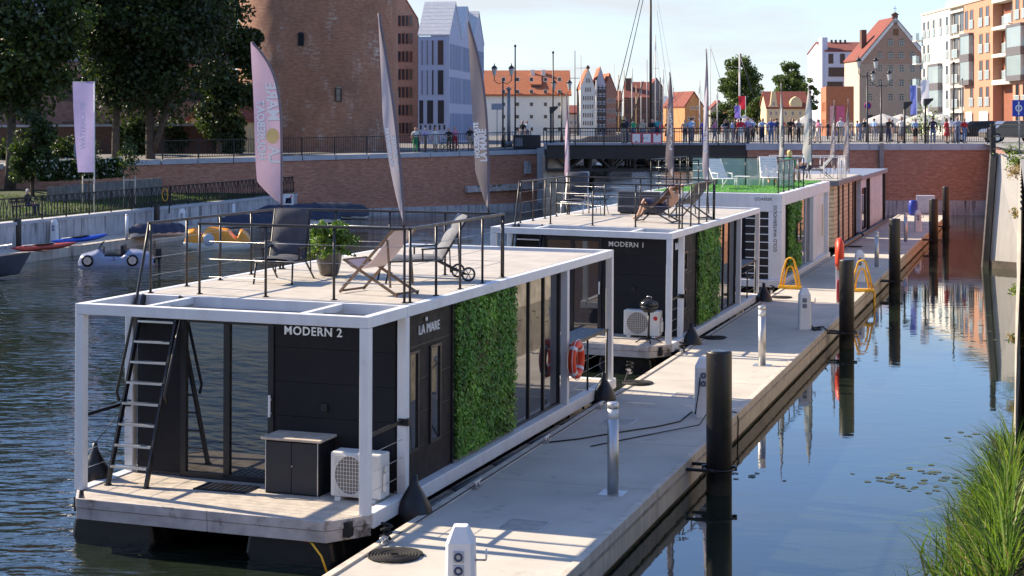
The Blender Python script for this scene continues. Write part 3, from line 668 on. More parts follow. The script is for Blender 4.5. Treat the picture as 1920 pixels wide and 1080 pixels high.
    # roof railing
    zr = H; RB_ = 5.9
    railing_boat(bt, zr, [((-3.62, 1.75), (-.22, 1.75)), ((-.16, 1.82), (-.16, RB_)), ((-4.4, 1.62), (-4.4, RB_)), ((-4.36, RB_+.04), (-.2, RB_+.04))])
    # ladder
    ld = thing('ladder', '', ''); del ld['label'], ld['category']; ld.parent = bt
    fy, ty = .42, 1.38
    for x in (-4.36, -3.72):
        mb = MB(); mb.bar((x, fy, .0), (x, ty, H), .035, .085, up=(0, -1, .3)); mb.tube((x, fy, 0), (x, fy, .015), .06, n=10); mb.build('stringer', BLACKM, ld)
        mb = MB(); mb.path([(x-.09, fy+.42, 1.17), (x-.09, fy+.36, 1.3), (x-.09, ty-.05, H), (x-.09, ty+.12, H+.55), (x-.09 if x < -4 else x+.05, 1.66, H+1.08)] if x < -4 else [(x+.09, fy+.42, 1.17), (x+.09, fy+.36, 1.3), (x+.09, ty-.1, H-.16)], .024, 8); mb.build('handrail', BLACKM, ld)
    for i in range(8):
        z = .27+i*.293; y = fy+(ty-fy)*z/H; mb = MB(); mb.box(-4.345, -3.735, y-.07, y+.05, z-.018, z+.012); mb.build('rung', STEEL, ld)
    return bt
BM1 = boatM((-1.951, 21.653, .688), .335, .004, 0); BM2 = boatM((3.829, 38.666, .664), .325, .015, 0)
modern_boat(BM1, 'nearest houseboat lettered MODERN 2, white frame, dark cladding, green wall', 'MODERN 2', 1, 1)
modern_boat(BM2, 'second houseboat lettered MODERN 1, dark cladding and white frame', 'MODERN 1', 1, 2)

# ---- third houseboat: white frame, turf roof
BM3 = boatM(PW(-8.45, 55.1, .68), YAW, .006)
def gold_boat():
    W, L, H = 4.9, 12.4, 2.94
    bt = thing('houseboat', 'third houseboat in white with turf roof, GOLD WATERHOUSE lettering on its post', 'houseboat', BM3)
    P = lambda *a, **k: part(bt, *a, **k)
    P('hull', FLOATB, -W+.3, -.3, .2, L-.2, -.95, -.25, bevel=.1)
    P('sill', WHITE, -W-.1, .06, -.5, L, -.25, 0, bevel=.02)
    P('front_fascia', WHITE, -W, 0, -.35, 0, H-.62, H, bevel=.015); P('roof_beam', WHITE, -.3, 0, .004, L-.004, H-.42, H-.004, bevel=.012); P('roof_beam', WHITE, -W, -W+.3, .004, L-.004, H-.42, H-.004, bevel=.012); P('rear_fascia', WHITE, -W, 0, L, L+.2, H-.42, H, bevel=.012)
    P('corner_post', WHITE, -.46, 0, -.345, -.01, 0, H-.625, bevel=.012); P('corner_post', WHITE, -W, -W+.4, -.345, -.01, 0, H-.625, bevel=.012)
    P('post', WHITE, -.22, 0, 0, .45, 0, H-.425, bevel=.01)
    for y0, y1 in ((7.6, 8.6), (L-.3, L)): P('post', WHITE, -.2, 0, y0, y1, 0, H-.425, bevel=.01)
    P('front_wall', CLAD, -W+.4, -.47, .1, .2, 0, H-.43)
    sp = P('slatted_screen', BLACKM, -1.25, -.465, -.3, -.26, .02, H-.63)
    for i in range(8): part(sp, 'slat', WHITE, -1.25, -.465, -.32, -.30, .18+i*.27, .21+i*.27)
    P('side_wall', CLADB, -.3, -.2, .45, 1.9, 0, H-.425); window(bt, -.2, .75, 1.5, .5, 2.0)
    g = greenwall(bt, -.14, 1.9, 5.0, .1, H-.43, 5000, .11)
    window(bt, -.04, 3.5, 4.4, 1.0, 1.75, fr=.06)
    gf = MB()
    for y0 in (5.02, 6.2, 7.5): gf.box(-.2, -.1, y0, y0+.08, .05, H-.43)
    gfo = gf.build('glazing_frame', WHITE, bt)
    for y0, y1 in ((5.1, 6.2), (6.28, 7.5)): part(gfo, 'pane', GLASS, -.16, -.14, y0+.003, y1-.003, .03, H-.44)
    P('rear_wall', WHITE, -W+.3, -.3, 8.7, 8.8, 0, H-.43)
    P('rear_lamp', mat('warm_lamp_cover', (.8, .6, .4), .5), -.05, .012, 10.4, 10.5, .8, 2.1)
    P('porch_screen', WHITE, -.22, -.16, 8.61, L-.31, 0, H-.43)
    P('interior_wall', CLADB, -3.2, -3.15, .3, 8.6, .05, H-.5)
    P('turf_roof', TURFR, -W+.31, -.31, .02, L-.01, H-.1, H+.015)
    n = 9000; c = np.stack([NR.uniform(-W+.32, -.32, n), NR.uniform(.03, L-.03, n), np.full(n, H+.03)], 1); leaves('turf_blades', c, .07, leafmat('turf_blade', (.09, .28, .05), .3), None, bt, nrm=[(1, .3, .2)]*n, aspect=.3)
    text('lettering', 'GDAŃSK', .15, BLACKM, bt, Matrix.Translation((-.95, -.353, H-.24)) @ Matrix.Rotation(PI/2, 4, 'X'), .003, 1.05)
    text('lettering', 'GOLD WATERHOUSE', .165, BLACKM, bt, Matrix.Translation((-.17, -.35, .95)) @ Matrix.Rotation(PI/2, 4, 'X') @ Matrix.Rotation(PI/2, 4, 'Z'), .003, 1.0)
    railing_boat(bt, H, [((-W+.2, .15), (-3.0, .15)), ((-.2, .12), (-.2, 6.2)), ((-W+.2, .15), (-W+.2, 6.2)), ((-W+.25, 6.25), (-.2, 6.25))], 1.1, 1.2, 3, 'railing', BLACKM)
    gp = P('glass_screen', GLASSC, -W+.4, -.6, 6.3, 6.33, H+.02, H+1.05)
    return bt
gold_boat()
# ---- fourth: timber slats, dark roof
BM4 = boatM(PW(-8.42, 70.1, .6), YAW)
def slat_boat():
    W, L, H = 4.6, 9.0, 2.95
    bt = thing('houseboat', 'fourth houseboat clad in pale timber slats under a flat dark roof', 'houseboat', BM4)
    P = lambda *a, **k: part(bt, *a, **k)
    P('hull', FLOATB, -W+.1, -.1, .1, L-.1, -.9, -.2, bevel=.1); P('rubbing_tube', RUBBER, -.1, .12, 0, L, -.22, .1, bevel=.1)
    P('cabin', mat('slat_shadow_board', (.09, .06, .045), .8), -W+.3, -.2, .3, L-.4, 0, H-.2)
    P('roof', mat('dark_roof_edge', (.14, .14, .16), .5), -W, .1, -.2, L, H-.22, H, bevel=.02); P('roof_top', ROOFD, -W+.1, 0, -.1, L-.1, H+.003, H+.02)
    sl = mat('pale_timber_slat', (.72, .54, .34), .7, var=.2, scale=5)
    for k in range(14):
        z0 = .06+k*.192
        for y0, y1 in ((.3, 1.6), (2.5, 3.3), (3.9, 5.6), (6.1, 7.3)): P('slat', sl, -.2, -.17, y0, y1, z0, z0+.17)
        P('slat', sl, -1.6, -.2, .27, .3, z0, z0+.17)
    for y0 in (1.65, 3.4, 5.65, 7.4, L-.45): P('post', BLACKM, -.24, -.12, y0, y0+.16, 0, H-.22)
    P('side_door', GLASS, -.2, -.18, 1.9, 2.48, .05, 2.2)
    P('porch_panel', WHITE, -.5, -.44, L-1.4, L-.5, 0, H-.3)
    railing_boat(bt, H, [((-.1, 1.0), (-.1, 4.2)), ((-3.6, 1.0), (-.1, 1.0)), ((-3.6, 4.2), (-.1, 4.2))], 1.0, .55, 0, 'white_railing', WHITE)
    return bt
slat_boat()
BM5 = boatM(PW(-8.42, 80.0, .55), YAW)
def far_boat():
    W, L, H = 4.6, 13.6, 2.9
    bt = thing('houseboat', 'farthest houseboat with plain white panels and blue-grey flat roof', 'houseboat', BM5)
    P = lambda *a, **k: part(bt, *a, **k)
    P('hull', FLOATB, -W+.1, -.1, .1, L-.1, -.9, -.2, bevel=.1); P('rubbing_tube', RUBBER, -.1, .12, 0, L, -.22, .1, bevel=.1)
    P('cabin', mat('cool_white_panel', (.58, .63, .70), .5), -W+.3, -.25, 2.0, L-.3, 0, H-.2); P('roof', mat('blue_grey_roof', (.20, .22, .28), .5), -W, .05, -.2, L, H-.2, H+.02, bevel=.02)
    for i in range(4): P('wall_panel', MC['cool_white_panel'], -.25, -.22, 5.0+i*2.05, 6.98+i*2.05, .05, 1.35); P('wall_panel', MC['cool_white_panel'], -.25, -.22, 5.0+i*2.05, 6.98+i*2.05, 1.39, H-.24)
    P('corner_post', BLACKM, -.3, -.08, 4.7, 4.95, 0, H-.2); P('corner_post', BLACKM, -.3, -.08, L-.3, L-.05, 0, H-.2)
    P('window', GLASS, -.25, -.235, 2.4, 4.4, .1, 2.2)
    return bt
far_boat()
# ================================================================== THINGS ON THE BOATS
def onb(BM, x, y, zl, rz=0):
    P = BM @ V((-2.3, 4, zl)); Q = BM.inverted() @ ON(x, y, P.z); Q.z = zl
    return BM @ Matrix.Translation(Q) @ Matrix.Rotation(rz, 4, 'Z')
def LB(BM, x, y, z, rz=0): return BM @ Matrix.Translation((x, y, z)) @ Matrix.Rotation(rz, 4, 'Z')
def ac_unit(M, label, logo=False):
    o = thing('air_conditioner', label, 'air conditioner', M)
    CR = mat('ac_cream_casing', (.68, .66, .62), .45, var=.05)
    mb = MB(); mb.box(-.46, .46, 0, .33, .05, .68); mb.build('casing', CR, o, bevel=.025)
    mb = MB(); mb.lathe([(0, 0), (.275, 0)], 28, M=Matrix.Rotation(PI/2, 4, 'X')); mb.build('fan_recess', mat('ac_recess', (.20, .18, .155), .7), o, M=Matrix.Translation((-.1, -.004, .365)))
    mb = MB()
    for i in range(11):
        a = -.27+i*.054; mb.bar((-.1-.28, -.016, .365+a), (-.1+.28, -.016, .365+a), .006, .006); mb.bar((-.1+a, -.012, .365-.28), (-.1+a, -.012, .365+.28), .006, .006)
    mb.build('fan_grille', CR, o, kind='stuff')
    mb = MB(); mb.torus((-.1, -.01, .365), .28, .012, 'y', 28, 6); mb.build('grille_ring', CR, o)
    for x in (-.32, .32): mb = MB(); mb.box(x-.05, x+.05, -.02, .35, 0, .05); mb.build('foot', BLACKM if False else CR, o)
    mb = MB(); mb.box(.46, .52, .06, .2, .15, .42); mb.build('valve_cover', CR, o, bevel=.02)
    mb = MB(); mb.tube((.5, .1, .42), (.5, .1, .52), .02); mb.build('pipe_stub', CR, o)
    if logo: mb = MB(); mb.lathe([(0, 0), (.055, 0)], 12, M=Matrix.Rotation(PI/2, 4, 'X')); mb.build('red_badge', RED, o, M=Matrix.Translation((.36, -.006, .5)))
    return o
ac_unit(LB(BM1, -.52, .72, 0) @ Matrix.Scale(.84, 4, (1, 0, 0)), 'cream air conditioner behind the right front post of the nearest houseboat')
ac_unit(onb(BM2, 1202, 632, 0), 'cream air conditioner with red badge on the second houseboat', True)
o = thing('storage_cabinet', 'dark two-door cabinet with wooden top beside the glass door', 'cabinet', LB(BM1, -1.98, .78, 0) @ Matrix.Diagonal((.86, 1, .83, 1)))
mb = MB(); mb.box(0, 1.0, .02, .48, .0, .93); mb.build('carcass', CLAD, o, bevel=.006)
for x0 in (.04, .505): mb = MB(); mb.box(x0, x0+.455, -.005, .02, .03, .9); d_ = mb.build('door', mat('cabinet_door', (.024, .024, .029), .55), o, bevel=.004)
mb = MB(); mb.lathe([(0, 0), (.012, 0), (.012, .02), (0, .02)], 10, M=Matrix.Rotation(PI/2, 4, 'X')); mb.build('knob', STEEL, o, M=Matrix.Translation((.52, -.006, .5)))
for x in (.012, .972): mb = MB(); mb.box(x, x+.016, -.002, .018, 0, .93); mb.build('metal_trim', STEEL, o)
mb = MB(); mb.box(-.05, 1.05, -.04, .52, .931, .975); mb.build('top', WOODL, o, bevel=.008)
o = thing('door_mat', 'dark rubber mat on the deck before the glass door', 'mat', LB(BM1, -3.05, .6, .001))
mb = MB(); mb.box(0, .85, 0, .45, 0, .015); mb.build('base', RUBBER, o)
for i in range(9): mb = MB(); mb.box(.02+i*.092, .075+i*.092, .02, .43, .015, .022); mb.build('rib', RUBBER, o)

def lounger(M, label, m=NAVYF, back=60, frame=BLACKM, wheels=False, name='sun_lounger', slats=False, seatlen=.75, z=.36):
    # foot end at -y, head at +y
    o = thing(name, label, 'lounger', M); w = .62; c, s = math.cos(RAD(back)), math.sin(RAD(back)); bl = .85
    for x in (-w/2, w/2):
        mb = MB(); mb.path([(x, -seatlen, z), (x, 0, z), (x, c*bl, z+s*bl)], .018, 8); mb.build('side_rail', frame, o)
        mb = MB(); mb.path([(x, -seatlen+.08, z), (x*1.05, -seatlen+.0, 0)], .016, 8); mb.build('leg', frame, o)
        mb = MB(); mb.path([(x, -.05, z), (x*1.05, .42, .0 if not wheels else .12)], .016, 8); mb.build('leg', frame, o)
        mb = MB(); mb.path([(x, .3, .1), (x, c*bl*.6, z+s*bl*.55)], .012, 8); mb.build('strut', frame, o)
        mb = MB(); mb.bar((x, -.35, z+.19), (x, .12, z+.21), .05, .025); mb.bar((x, -.33, z), (x, -.33, z+.18), .025, .025); mb.build('arm_rest', frame, o)
        if wheels:
            mb = MB(); mb.torus((x*1.12, .44, .125), .105, .018, 'x', 20, 6); wh = mb.build('wheel', frame, o)
            mb = MB()
            for k in range(3): a = k*PI/3; mb.bar((x*1.12, .44-math.cos(a)*.1, .125-math.sin(a)*.1), (x*1.12, .44+math.cos(a)*.1, .125+math.sin(a)*.1), .012, .012)
            mb.build('spokes', frame, wh)
    mb = MB(); mb.tube((-w/2, -seatlen, z), (w/2, -seatlen, z), .016); mb.build('cross_rail', frame, o)
    if slats:
        for i in range(6): y = -seatlen+.05+i*seatlen/6; mb = MB(); mb.box(-w/2, w/2, y, y+.095, z-.01, z+.02); mb.build('slat', m, o, bevel=.008)
        for i in range(8):
            t = .04+i*bl/8.2; mb = MB(); mb.box(-w/2, w/2, 0, .085, -.015, .015); mb.build('slat', m, o, bevel=.008, M=Matrix.Translation((0, c*t, z+s*t)) @ Matrix.Rotation(RAD(back), 4, 'X'))
    else:
        mb = MB()
        for i in range(2):
            y0 = -seatlen+i*seatlen/2
            mb.grid(lambda a, b, y0=y0: V(((a-.5)*w*.96, y0+b*seatlen/2, z+.02+.07*(math.sin(PI*a)**.4)*(math.sin(PI*(.08+.84*b))**.35))), 8, 6)
        mb.box(-w*.48, w*.48, -seatlen, -.0, z, z+.03); mb.build('seat_cushion', m, o)
        mb = MB()
        for i in range(3):
            t0 = i*bl/3
            def g(a, b, t0=t0):
                t = t0+b*bl/3; q = .02+.075*(math.sin(PI*a)**.4)*(math.sin(PI*(.06+.88*b))**.35); return V(((a-.5)*w*.96, c*t-s*q, z+s*t+c*q))
            mb.grid(g, 8, 6)
        mb.prism([(-w*.48, -s*.02, z+c*.02), (w*.48, -s*.02, z+c*.02), (w*.48, c*bl-s*.02, z+s*bl+c*.02), (-w*.48, c*bl-s*.02, z+s*bl+c*.02)], (0, s*.035, -c*.035)); mb.build('back_cushion', m, o)
    return o
def deckchair(M, label, canvas, wood=WOODD):
    # sitter faces -y; feet toward -y
    o = thing('deck_chair', label, 'chair', M); w = .58
    for x in (-w/2, w/2):
        mb = MB(); mb.bar((x, -.62, .02), (x, .42, 1.02), .022, .04); mb.build('back_frame', wood, o)
        mb = MB(); mb.bar((x*.9, .48, .02), (x*.9, -.55, .52), .022, .04); mb.build('seat_frame', wood, o)
        mb = MB(); mb.bar((x*.97, .3, .86), (x*.97, .36, .14), .02, .03); mb.build('prop', wood, o)
    for p in ((-.6, .04), (.46, .05), (-.55, .52), (.42, 1.02)): mb = MB(); mb.tube((-w/2, p[0], p[1]), (w/2, p[0], p[1]), .018); mb.build('cross_bar', wood, o)
    def g(a, b):
        y = -.54+b*.95; z = .52+.5*b-.33*math.sin(PI*b**.85)*(1-.3*b); return V(((a-.5)*w*.9, y, z))
    mb = MB(); mb.grid(g, 4, 16); mb.grid(lambda a, b: g(a, b)+V((0, .006, -.006)), 4, 16); mb.build('canvas', canvas, o)
    return o
lounger(LB(BM1, -3.35, 4.15, 2.7, .15), 'charcoal cushioned lounger facing the camera on the nearest roof', NAVYF, 72, BLACKM)
lounger(LB(BM1, -1.0, 5.0, 2.7, -.95), 'grey cushioned lounger with spoked wheels by the nearest roof railing', GREYF, 58, BLACKM, True, seatlen=.95)
deckchair(LB(BM1, -1.0, 2.75, 2.7, -PI/2-.25), 'wooden deck chair with pale pink canvas on the nearest roof', cloth('pale_pink_canvas', (.62, .53, .54), .25))
# planter with fern
o = thing('potted_plant', 'arching green plant in a tall grey-brown pot on the nearest roof', 'plant', onb(BM1, 617, 517, 2.7))
mb = MB(); mb.lathe([(.13, 0), (.165, .04), (.215, .25), (.22, .36), (.195, .47), (.205, .49), (.205, .51), (.17, .51), (.15, .46), (0, .46)], 24); mb.build('pot', mat('pot_glaze', (.10, .085, .07), .35, var=.4, scale=7, coat=.3), o)
cl = []; nm = []; mb = MB()
for k in range(95):
    a = random.random()*2*PI; r = random.uniform(.16, .56); hgt = random.uniform(.14, .5) if r < .38 else random.uniform(-.1, .25); pts = []
    for i in range(7):
        t = i/6; pts.append(V((math.cos(a)*r*t, math.sin(a)*r*t, .48+hgt*math.sin(t*2.1)*1.05-.12*t*t)))
    mb.path(pts, .005, 4)
    for i in range(1, 7):
        for s in range(7): q = pts[i-1].lerp(pts[i], random.random()); cl.append(q+V((random.gauss(0, .03), random.gauss(0, .03), random.gauss(0, .02))))
mb.build('stems', LEAFM, o, kind='stuff'); leaves('fronds', cl, .085, [leafmat('fern_leaf', (.07, .15, .025)), leafmat('fern_leaf_light', (.17, .26, .05))], NR.integers(0, 2, len(cl)), o, aspect=.4)
# second roof
lounger(onb(BM2, 1080, 402, 2.7, .12), 'charcoal cushioned lounger at the left of the second roof', NAVYF, 72, mat('light_alu', (.6, .6, .6), .35, metal=.8))
o = thing('side_table', 'small thin-legged table beside the lounger on the second roof', 'table', onb(BM2, 1122, 402, 2.7))
mb = MB(); mb.lathe([(0, .42), (.3, .42), (.3, .45), (0, .45)], 20); mb.build('top', BLACKM, o)
for k in range(4): a = k*PI/2+.5; mb = MB(); mb.tube((math.cos(a)*.2, math.sin(a)*.2, .42), (math.cos(a)*.3, math.sin(a)*.3, 0), .01); mb.build('leg', BLACKM, o)
o = thing('outdoor_sofa', 'dark upholstered sofa block on the second roof behind the reclining man', 'sofa', onb(BM2, 1196, 402, 2.7, .0))
mb = MB(); mb.box(-.62, .62, 0, .2, .04, .66); mb.build('back', NAVYF, o, bevel=.04)
mb = MB(); mb.box(-.62, .62, .2, .85, .04, .4); mb.build('seat', NAVYF, o, bevel=.05)
for x in (-.55, .5): mb = MB(); mb.box(x, x+.05, .05, .8, 0, .04); mb.build('foot', BLACKM, o)
deckchair(onb(BM2, 1238, 416, 2.7, -PI/2-.15), 'brown canvas deck chair holding the man on the second roof', cloth('brown_canvas', (.22, .13, .09), .25), mat('black_chair_wood', (.05, .04, .035), .5))
deckchair(onb(BM2, 1298, 408, 2.7, -PI/2-.5), 'dark grey canvas deck chair by the second roof railing', cloth('grey_canvas', (.13, .13, .15), .25), mat('black_chair_wood', (.05, .04, .035), .5))
# kettle grill
o = thing('kettle_grill', 'black kettle barbecue beside the air conditioner on the second houseboat', 'grill', onb(BM2, 1216, 640, 0))
mb = MB(); mb.lathe([(0, .72), (.12, .74), (.21, .81), (.235, .9)], 20); mb.build('bowl', BLACKM, o)
mb = MB(); mb.lathe([(.24, .905), (.22, .98), (.13, 1.06), (0, 1.08)], 20); lid = mb.build('lid', mat('gloss_enamel', (.02, .02, .022), .15), o)
mb = MB(); mb.path([(-.06, 0, 1.07), (-.05, 0, 1.12), (.05, 0, 1.12), (.06, 0, 1.07)], .012); mb.build('handle', STEEL, lid)
mb = MB(); mb.tube((0, 0, .05), (0, 0, .74), .03); mb.build('stem', BLACKM, o)
for k in range(4): a = k*PI/2+.4; mb = MB(); mb.path([(0, 0, .1), (math.cos(a)*.2, math.sin(a)*.2, .08), (math.cos(a)*.32, math.sin(a)*.32, 0)], .018); mb.build('foot', BLACKM, o)
# third roof
WP = mat('white_resin', (.74, .74, .72), .45, var=.04)
lounger(onb(BM3, 1350, 353, 2.96, .75), 'white slatted plastic lounger at the left of the turf roof', WP, 55, WP, name='plastic_lounger', slats=True)
lounger(onb(BM3, 1442, 350, 2.96, .3), 'white slatted plastic lounger in the middle of the turf roof', WP, 62, WP, name='plastic_lounger', slats=True)
o = thing('plastic_table', 'low white plastic table between the two white loungers', 'table', onb(BM3, 1392, 350, 2.96))
mb = MB(); mb.box(-.3, .3, -.25, .25, .36, .4); mb.build('top', WP, o, bevel=.02)
for x in (-.25, .25):
    for y in (-.2, .2): mb = MB(); mb.tube((x, y, 0), (x*.9, y*.9, .36), .025); mb.build('leg', WP, o)
lounger(boatM((0, 0, 0), 0) @ LB(BM4, -1.0, 2.6, 2.98, -1.2), 'dark framed lounger behind white railing on the slatted boat', GREYF, 50, BLACKM)

# ---- fenders, lifebuoys, ropes
def fender(P, top, label, s=1.):
    o = thing('fender', label, 'fender', Matrix.Translation(P))
    mb = MB(); mb.lathe([(.0, -.36*s), (.1*s, -.34*s), (.2*s, -.24*s), (.235*s, -.1*s), (.2*s, .06*s), (.11*s, .22*s), (.05*s, .32*s), (.035*s, .42*s), (0, .43*s)], 18); mb.build('ball', RUBBER, o)
    mb = MB(); mb.tube((0, 0, .42*s), V(top)-V(P), .008, n=5); mb.build('line', RUBBER, o)
def bl(BM, x, y, z): return BM @ V((x, y, z))
fender(bl(BM1, .2, 1.15, -.16), bl(BM1, .02, 1.4, 1.05), 'black teardrop fender at the front corner of the nearest houseboat', 1.2)
fender(bl(BM1, .18, 11.0, -.12), bl(BM1, .02, 11.2, .5), 'black teardrop fender at the rear of the nearest houseboat', 1.1)
fender(bl(BM2, .2, 1.5, -.14), bl(BM2, .0, 1.45, 1.05), 'black teardrop fender at the front of the second houseboat', 1.2)
fender(bl(BM2, .25, 11.8, -.12), bl(BM2, .0, 12.0, .4), 'black teardrop fender at the rear of the second houseboat', 1.25)
fender(bl(BM1, -4.8, .75, .1), bl(BM1, -4.6, 1.3, 1.05), 'black teardrop fender hanging on the far left side of the nearest boat', 1.0)
for BM, L, lab in ((BM1, 12.2, 'long black rubber fender tube along the nearest houseboat'), (BM2, 12.2, 'long black rubber fender tube along the second houseboat'), (BM3, 12.2, 'long black rubber fender tube along the white houseboat')):
    o = thing('fender_tube', lab, 'fender', BM, 'fender tubes between boats and pier')
    for k in range(6): mb = MB(); y0 = .9+k*(L-1.2)/6; mb.path([(.16, y0, -.31), (.16, y0+.05, -.31), (.16, y0+(L-1.2)/6-.09, -.31), (.16, y0+(L-1.2)/6-.04, -.31)], [.09, .125, .125, .09], 10); mb.build('tube_length', RUBBER, o)
def lifebuoy(M, label, name='lifebuoy'):
    o = thing(name, label, 'lifebuoy', M)
    mb = MB(); mb.torus((0, 0, 0), .29, .078, 'x', 32, 12); mb.build('ring', ORANGE, o)
    for k in range(4):
        a = k*PI/2+PI/4; mb = MB()
        mb.path([V((0, math.cos(b)*.29, math.sin(b)*.29)) for b in (a-.13, a, a+.13)], .082, 12, caps=True); mb.build('band', WHITE2, o)
    mb = MB(); mb.torus((.03, 0, 0), .385, .008, 'x', 32, 5); mb.build('grab_line', WHITE2, o)
lifebuoy(LB(BM1, .12, 9.3, .84), 'orange lifebuoy with white bands on the rear post of the nearest houseboat')
def coil(P, label, R=.34, turns=8, flat=.014):
    o = thing('rope_coil', label, 'rope', Matrix.Translation(P)); pts = []
    for i in range(turns*18): a = 2*PI*i/18; r = R*(1-.88*i/(turns*18)); pts.append(V((math.cos(a)*r, math.sin(a)*r, .016+.004*math.sin(a*3.1))))
    mb = MB(); mb.path(pts, .0155, 5); mb.build('spiral', mat('black_rope', (.022, .02, .02), .9, var=.4, bump=.6, bscale=120), o)
ROPE = mat('black_rope', (.022, .02, .02), .9, var=.4, bump=.6, bscale=120)
def cleat(M, label):
    o = thing('mooring_cleat', label, 'cleat', M)
    mb = MB(); mb.path([(0, -.17, .09), (0, -.1, .085), (0, .1, .085), (0, .17, .09)], [.014, .022, .022, .014], 8); mb.build('horn', STEEL, o)
    for y in (-.06, .06): mb = MB(); mb.tube((0, y, 0), (0, y, .085), .022); mb.build('leg', STEEL, o)
    mb = MB(); mb.box(-.04, .04, -.12, .12, 0, .012); mb.build('base', STEEL, o)
def ropeline(pts, label, r=.014, m=ROPE, name='mooring_rope', cat='rope'):
    o = MB().path(pts, r, 6).build(name, m); tag(o, label, cat)
coils = [((740, 1043), 'flat spiral of black rope on the pier in front of the nearest houseboat'), ((1195, 719), 'flat black rope coil on the pier at the rear of the nearest houseboat'), ((1338, 634), 'flat black rope coil on the pier beside the second houseboat'), ((1465, 558), 'flat black rope coil on the pier near the left yellow ladder'), ((1603, 463), 'distant flat black rope coil beside the timber slatted houseboat')]
for (x, y), lab in coils: coil(ON(x, y, PZ+.005), lab, .36 if x < 1000 else .33)
cl_ = [((722, 1018), 'steel cleat beside the nearest rope coil'), ((1180, 700), 'steel cleat beside the rope coil at the rear of the nearest boat'), ((1278, 662), 'steel cleat at the bow of the second houseboat'), ((1447, 550), 'steel cleat near the left yellow ladder'), ((895, 913), 'small steel cleat below the green wall of the nearest boat'), ((1025, 828), 'small steel cleat where the black cable starts'), ((1127, 764), 'small steel cleat behind the nearest light bollard')]
for (x, y), lab in cl_:
    P = ON(x, y, PZ+.012); cleat(Matrix.Translation(P) @ Matrix.Rotation(-YAW, 4, 'Z'), lab)
def knot(P, label):
    pts = [V(P)+V((math.cos(i*.9)*(.07+.02*math.sin(i)), math.sin(i*.9)*(.05), .05+.012*i)) for i in range(18)]
    ropeline(pts, label, .02)
P = ON(722, 1018, PZ); knot(P, 'knotted black rope wound on the cleat by the nearest coil')
ropeline([P+V((0, 0, .12)), P.lerp(bl(BM1, -.05, .6, -.2), .5)-V((0, 0, .08)), bl(BM1, -.02, .6, -.2)], 'black mooring rope from the front of the nearest houseboat', .018)
P = ON(1180, 700, PZ); knot(P, 'knotted black rope on the pier behind the nearest houseboat')
ropeline([P+V((0, 0, .1)), P.lerp(bl(BM1, .1, 12.3, -.2), .5)-V((0, 0, .06)), bl(BM1, .02, 12.3, -.15)], 'black mooring rope from the rear of the nearest houseboat', .018)
P = ON(1278, 662, PZ); knot(P, 'knotted black rope on the cleat at the second houseboat bow')
ropeline([P+V((0, 0, .1)), P.lerp(bl(BM2, .0, .5, -.2), .5), bl(BM2, .0, .5, -.15)], 'black mooring rope at the bow of the second houseboat', .018)
P = ON(1447, 550, PZ); knot(P, 'knotted black rope by the left yellow ladder')
ropeline([ON(1030, 829, PZ+.02), ON(1085, 823, PZ+.015), ON(1150, 812, PZ+.015), ON(1230, 800, PZ+.015), ON(1275, 790, PZ+.015), ON(1297, 772, PZ+.015)]+[PW(-6.12, 29.3, .62), PW(-6.1, 29.5, 1.0), PW(-6.09, 29.62, 1.32)], 'thin black cable crossing the pier to the second service post', .013, RUBBER, 'cable', 'cable')
ropeline([PW(-5.95, 29.6, 1.25), PW(-5.7, 29.3, .95), PW(-5.9, 28.6, .55), PW(-6.6, 27.6, PZ+.015), PW(-7.3, 26.3, PZ+.015)], 'second thin black cable hanging from the second service post', .011, RUBBER, 'cable', 'cable')
ropeline([PW(-5.75, 30.4, PZ+.01), PW(-5.52, 30.2, PZ+.02), PW(-5.46, 30.1, .4), PW(-5.46, 30.0, -.05)], 'black hose over the pier edge behind the nearest pile', .016, RUBBER, 'hose', 'hose')
ropeline([PW(-5.9, 43.4, PZ+.1), PW(-5.8, 43.2, PZ+.02), PW(-5.65, 43.6, PZ+.02), PW(-5.6, 43.1, PZ+.03), PW(-5.75, 42.9, PZ+.03), PW(-5.9, 43.3, PZ+.03), PW(-5.6, 43.6, PZ+.04), PW(-5.4, 42.9, PZ+.02)], 'loops of black cable at the foot of the third service post', .022, RUBBER, 'cable', 'cable')
ropeline([PW(-5.9, 56.9, PZ+.4), PW(-5.7, 55.8, PZ+.1), PW(-5.47, 55.4, PZ+.05), PW(-5.4, 55.2, .2), PW(-5.42, 55.0, -.1)], 'black hose over the pier edge behind the right yellow ladder', .02, RUBBER, 'hose', 'hose')
ropeline([bl(BM1, -.75, -.3, -.3), bl(BM1, -.6, -.45, -.32), bl(BM1, -.45, -.5, -.45), bl(BM1, -.35, -.5, -.7)], 'yellow hose with red coupling hanging under the nearest bow', .016, YELLOW, 'hose', 'hose')
o = MB().tube(bl(BM1, -.95, -.25, -.31), bl(BM1, -.75, -.3, -.31), .03).build('hose_coupling', RED); tag(o, 'red coupling on the hose under the nearest bow', 'coupling')

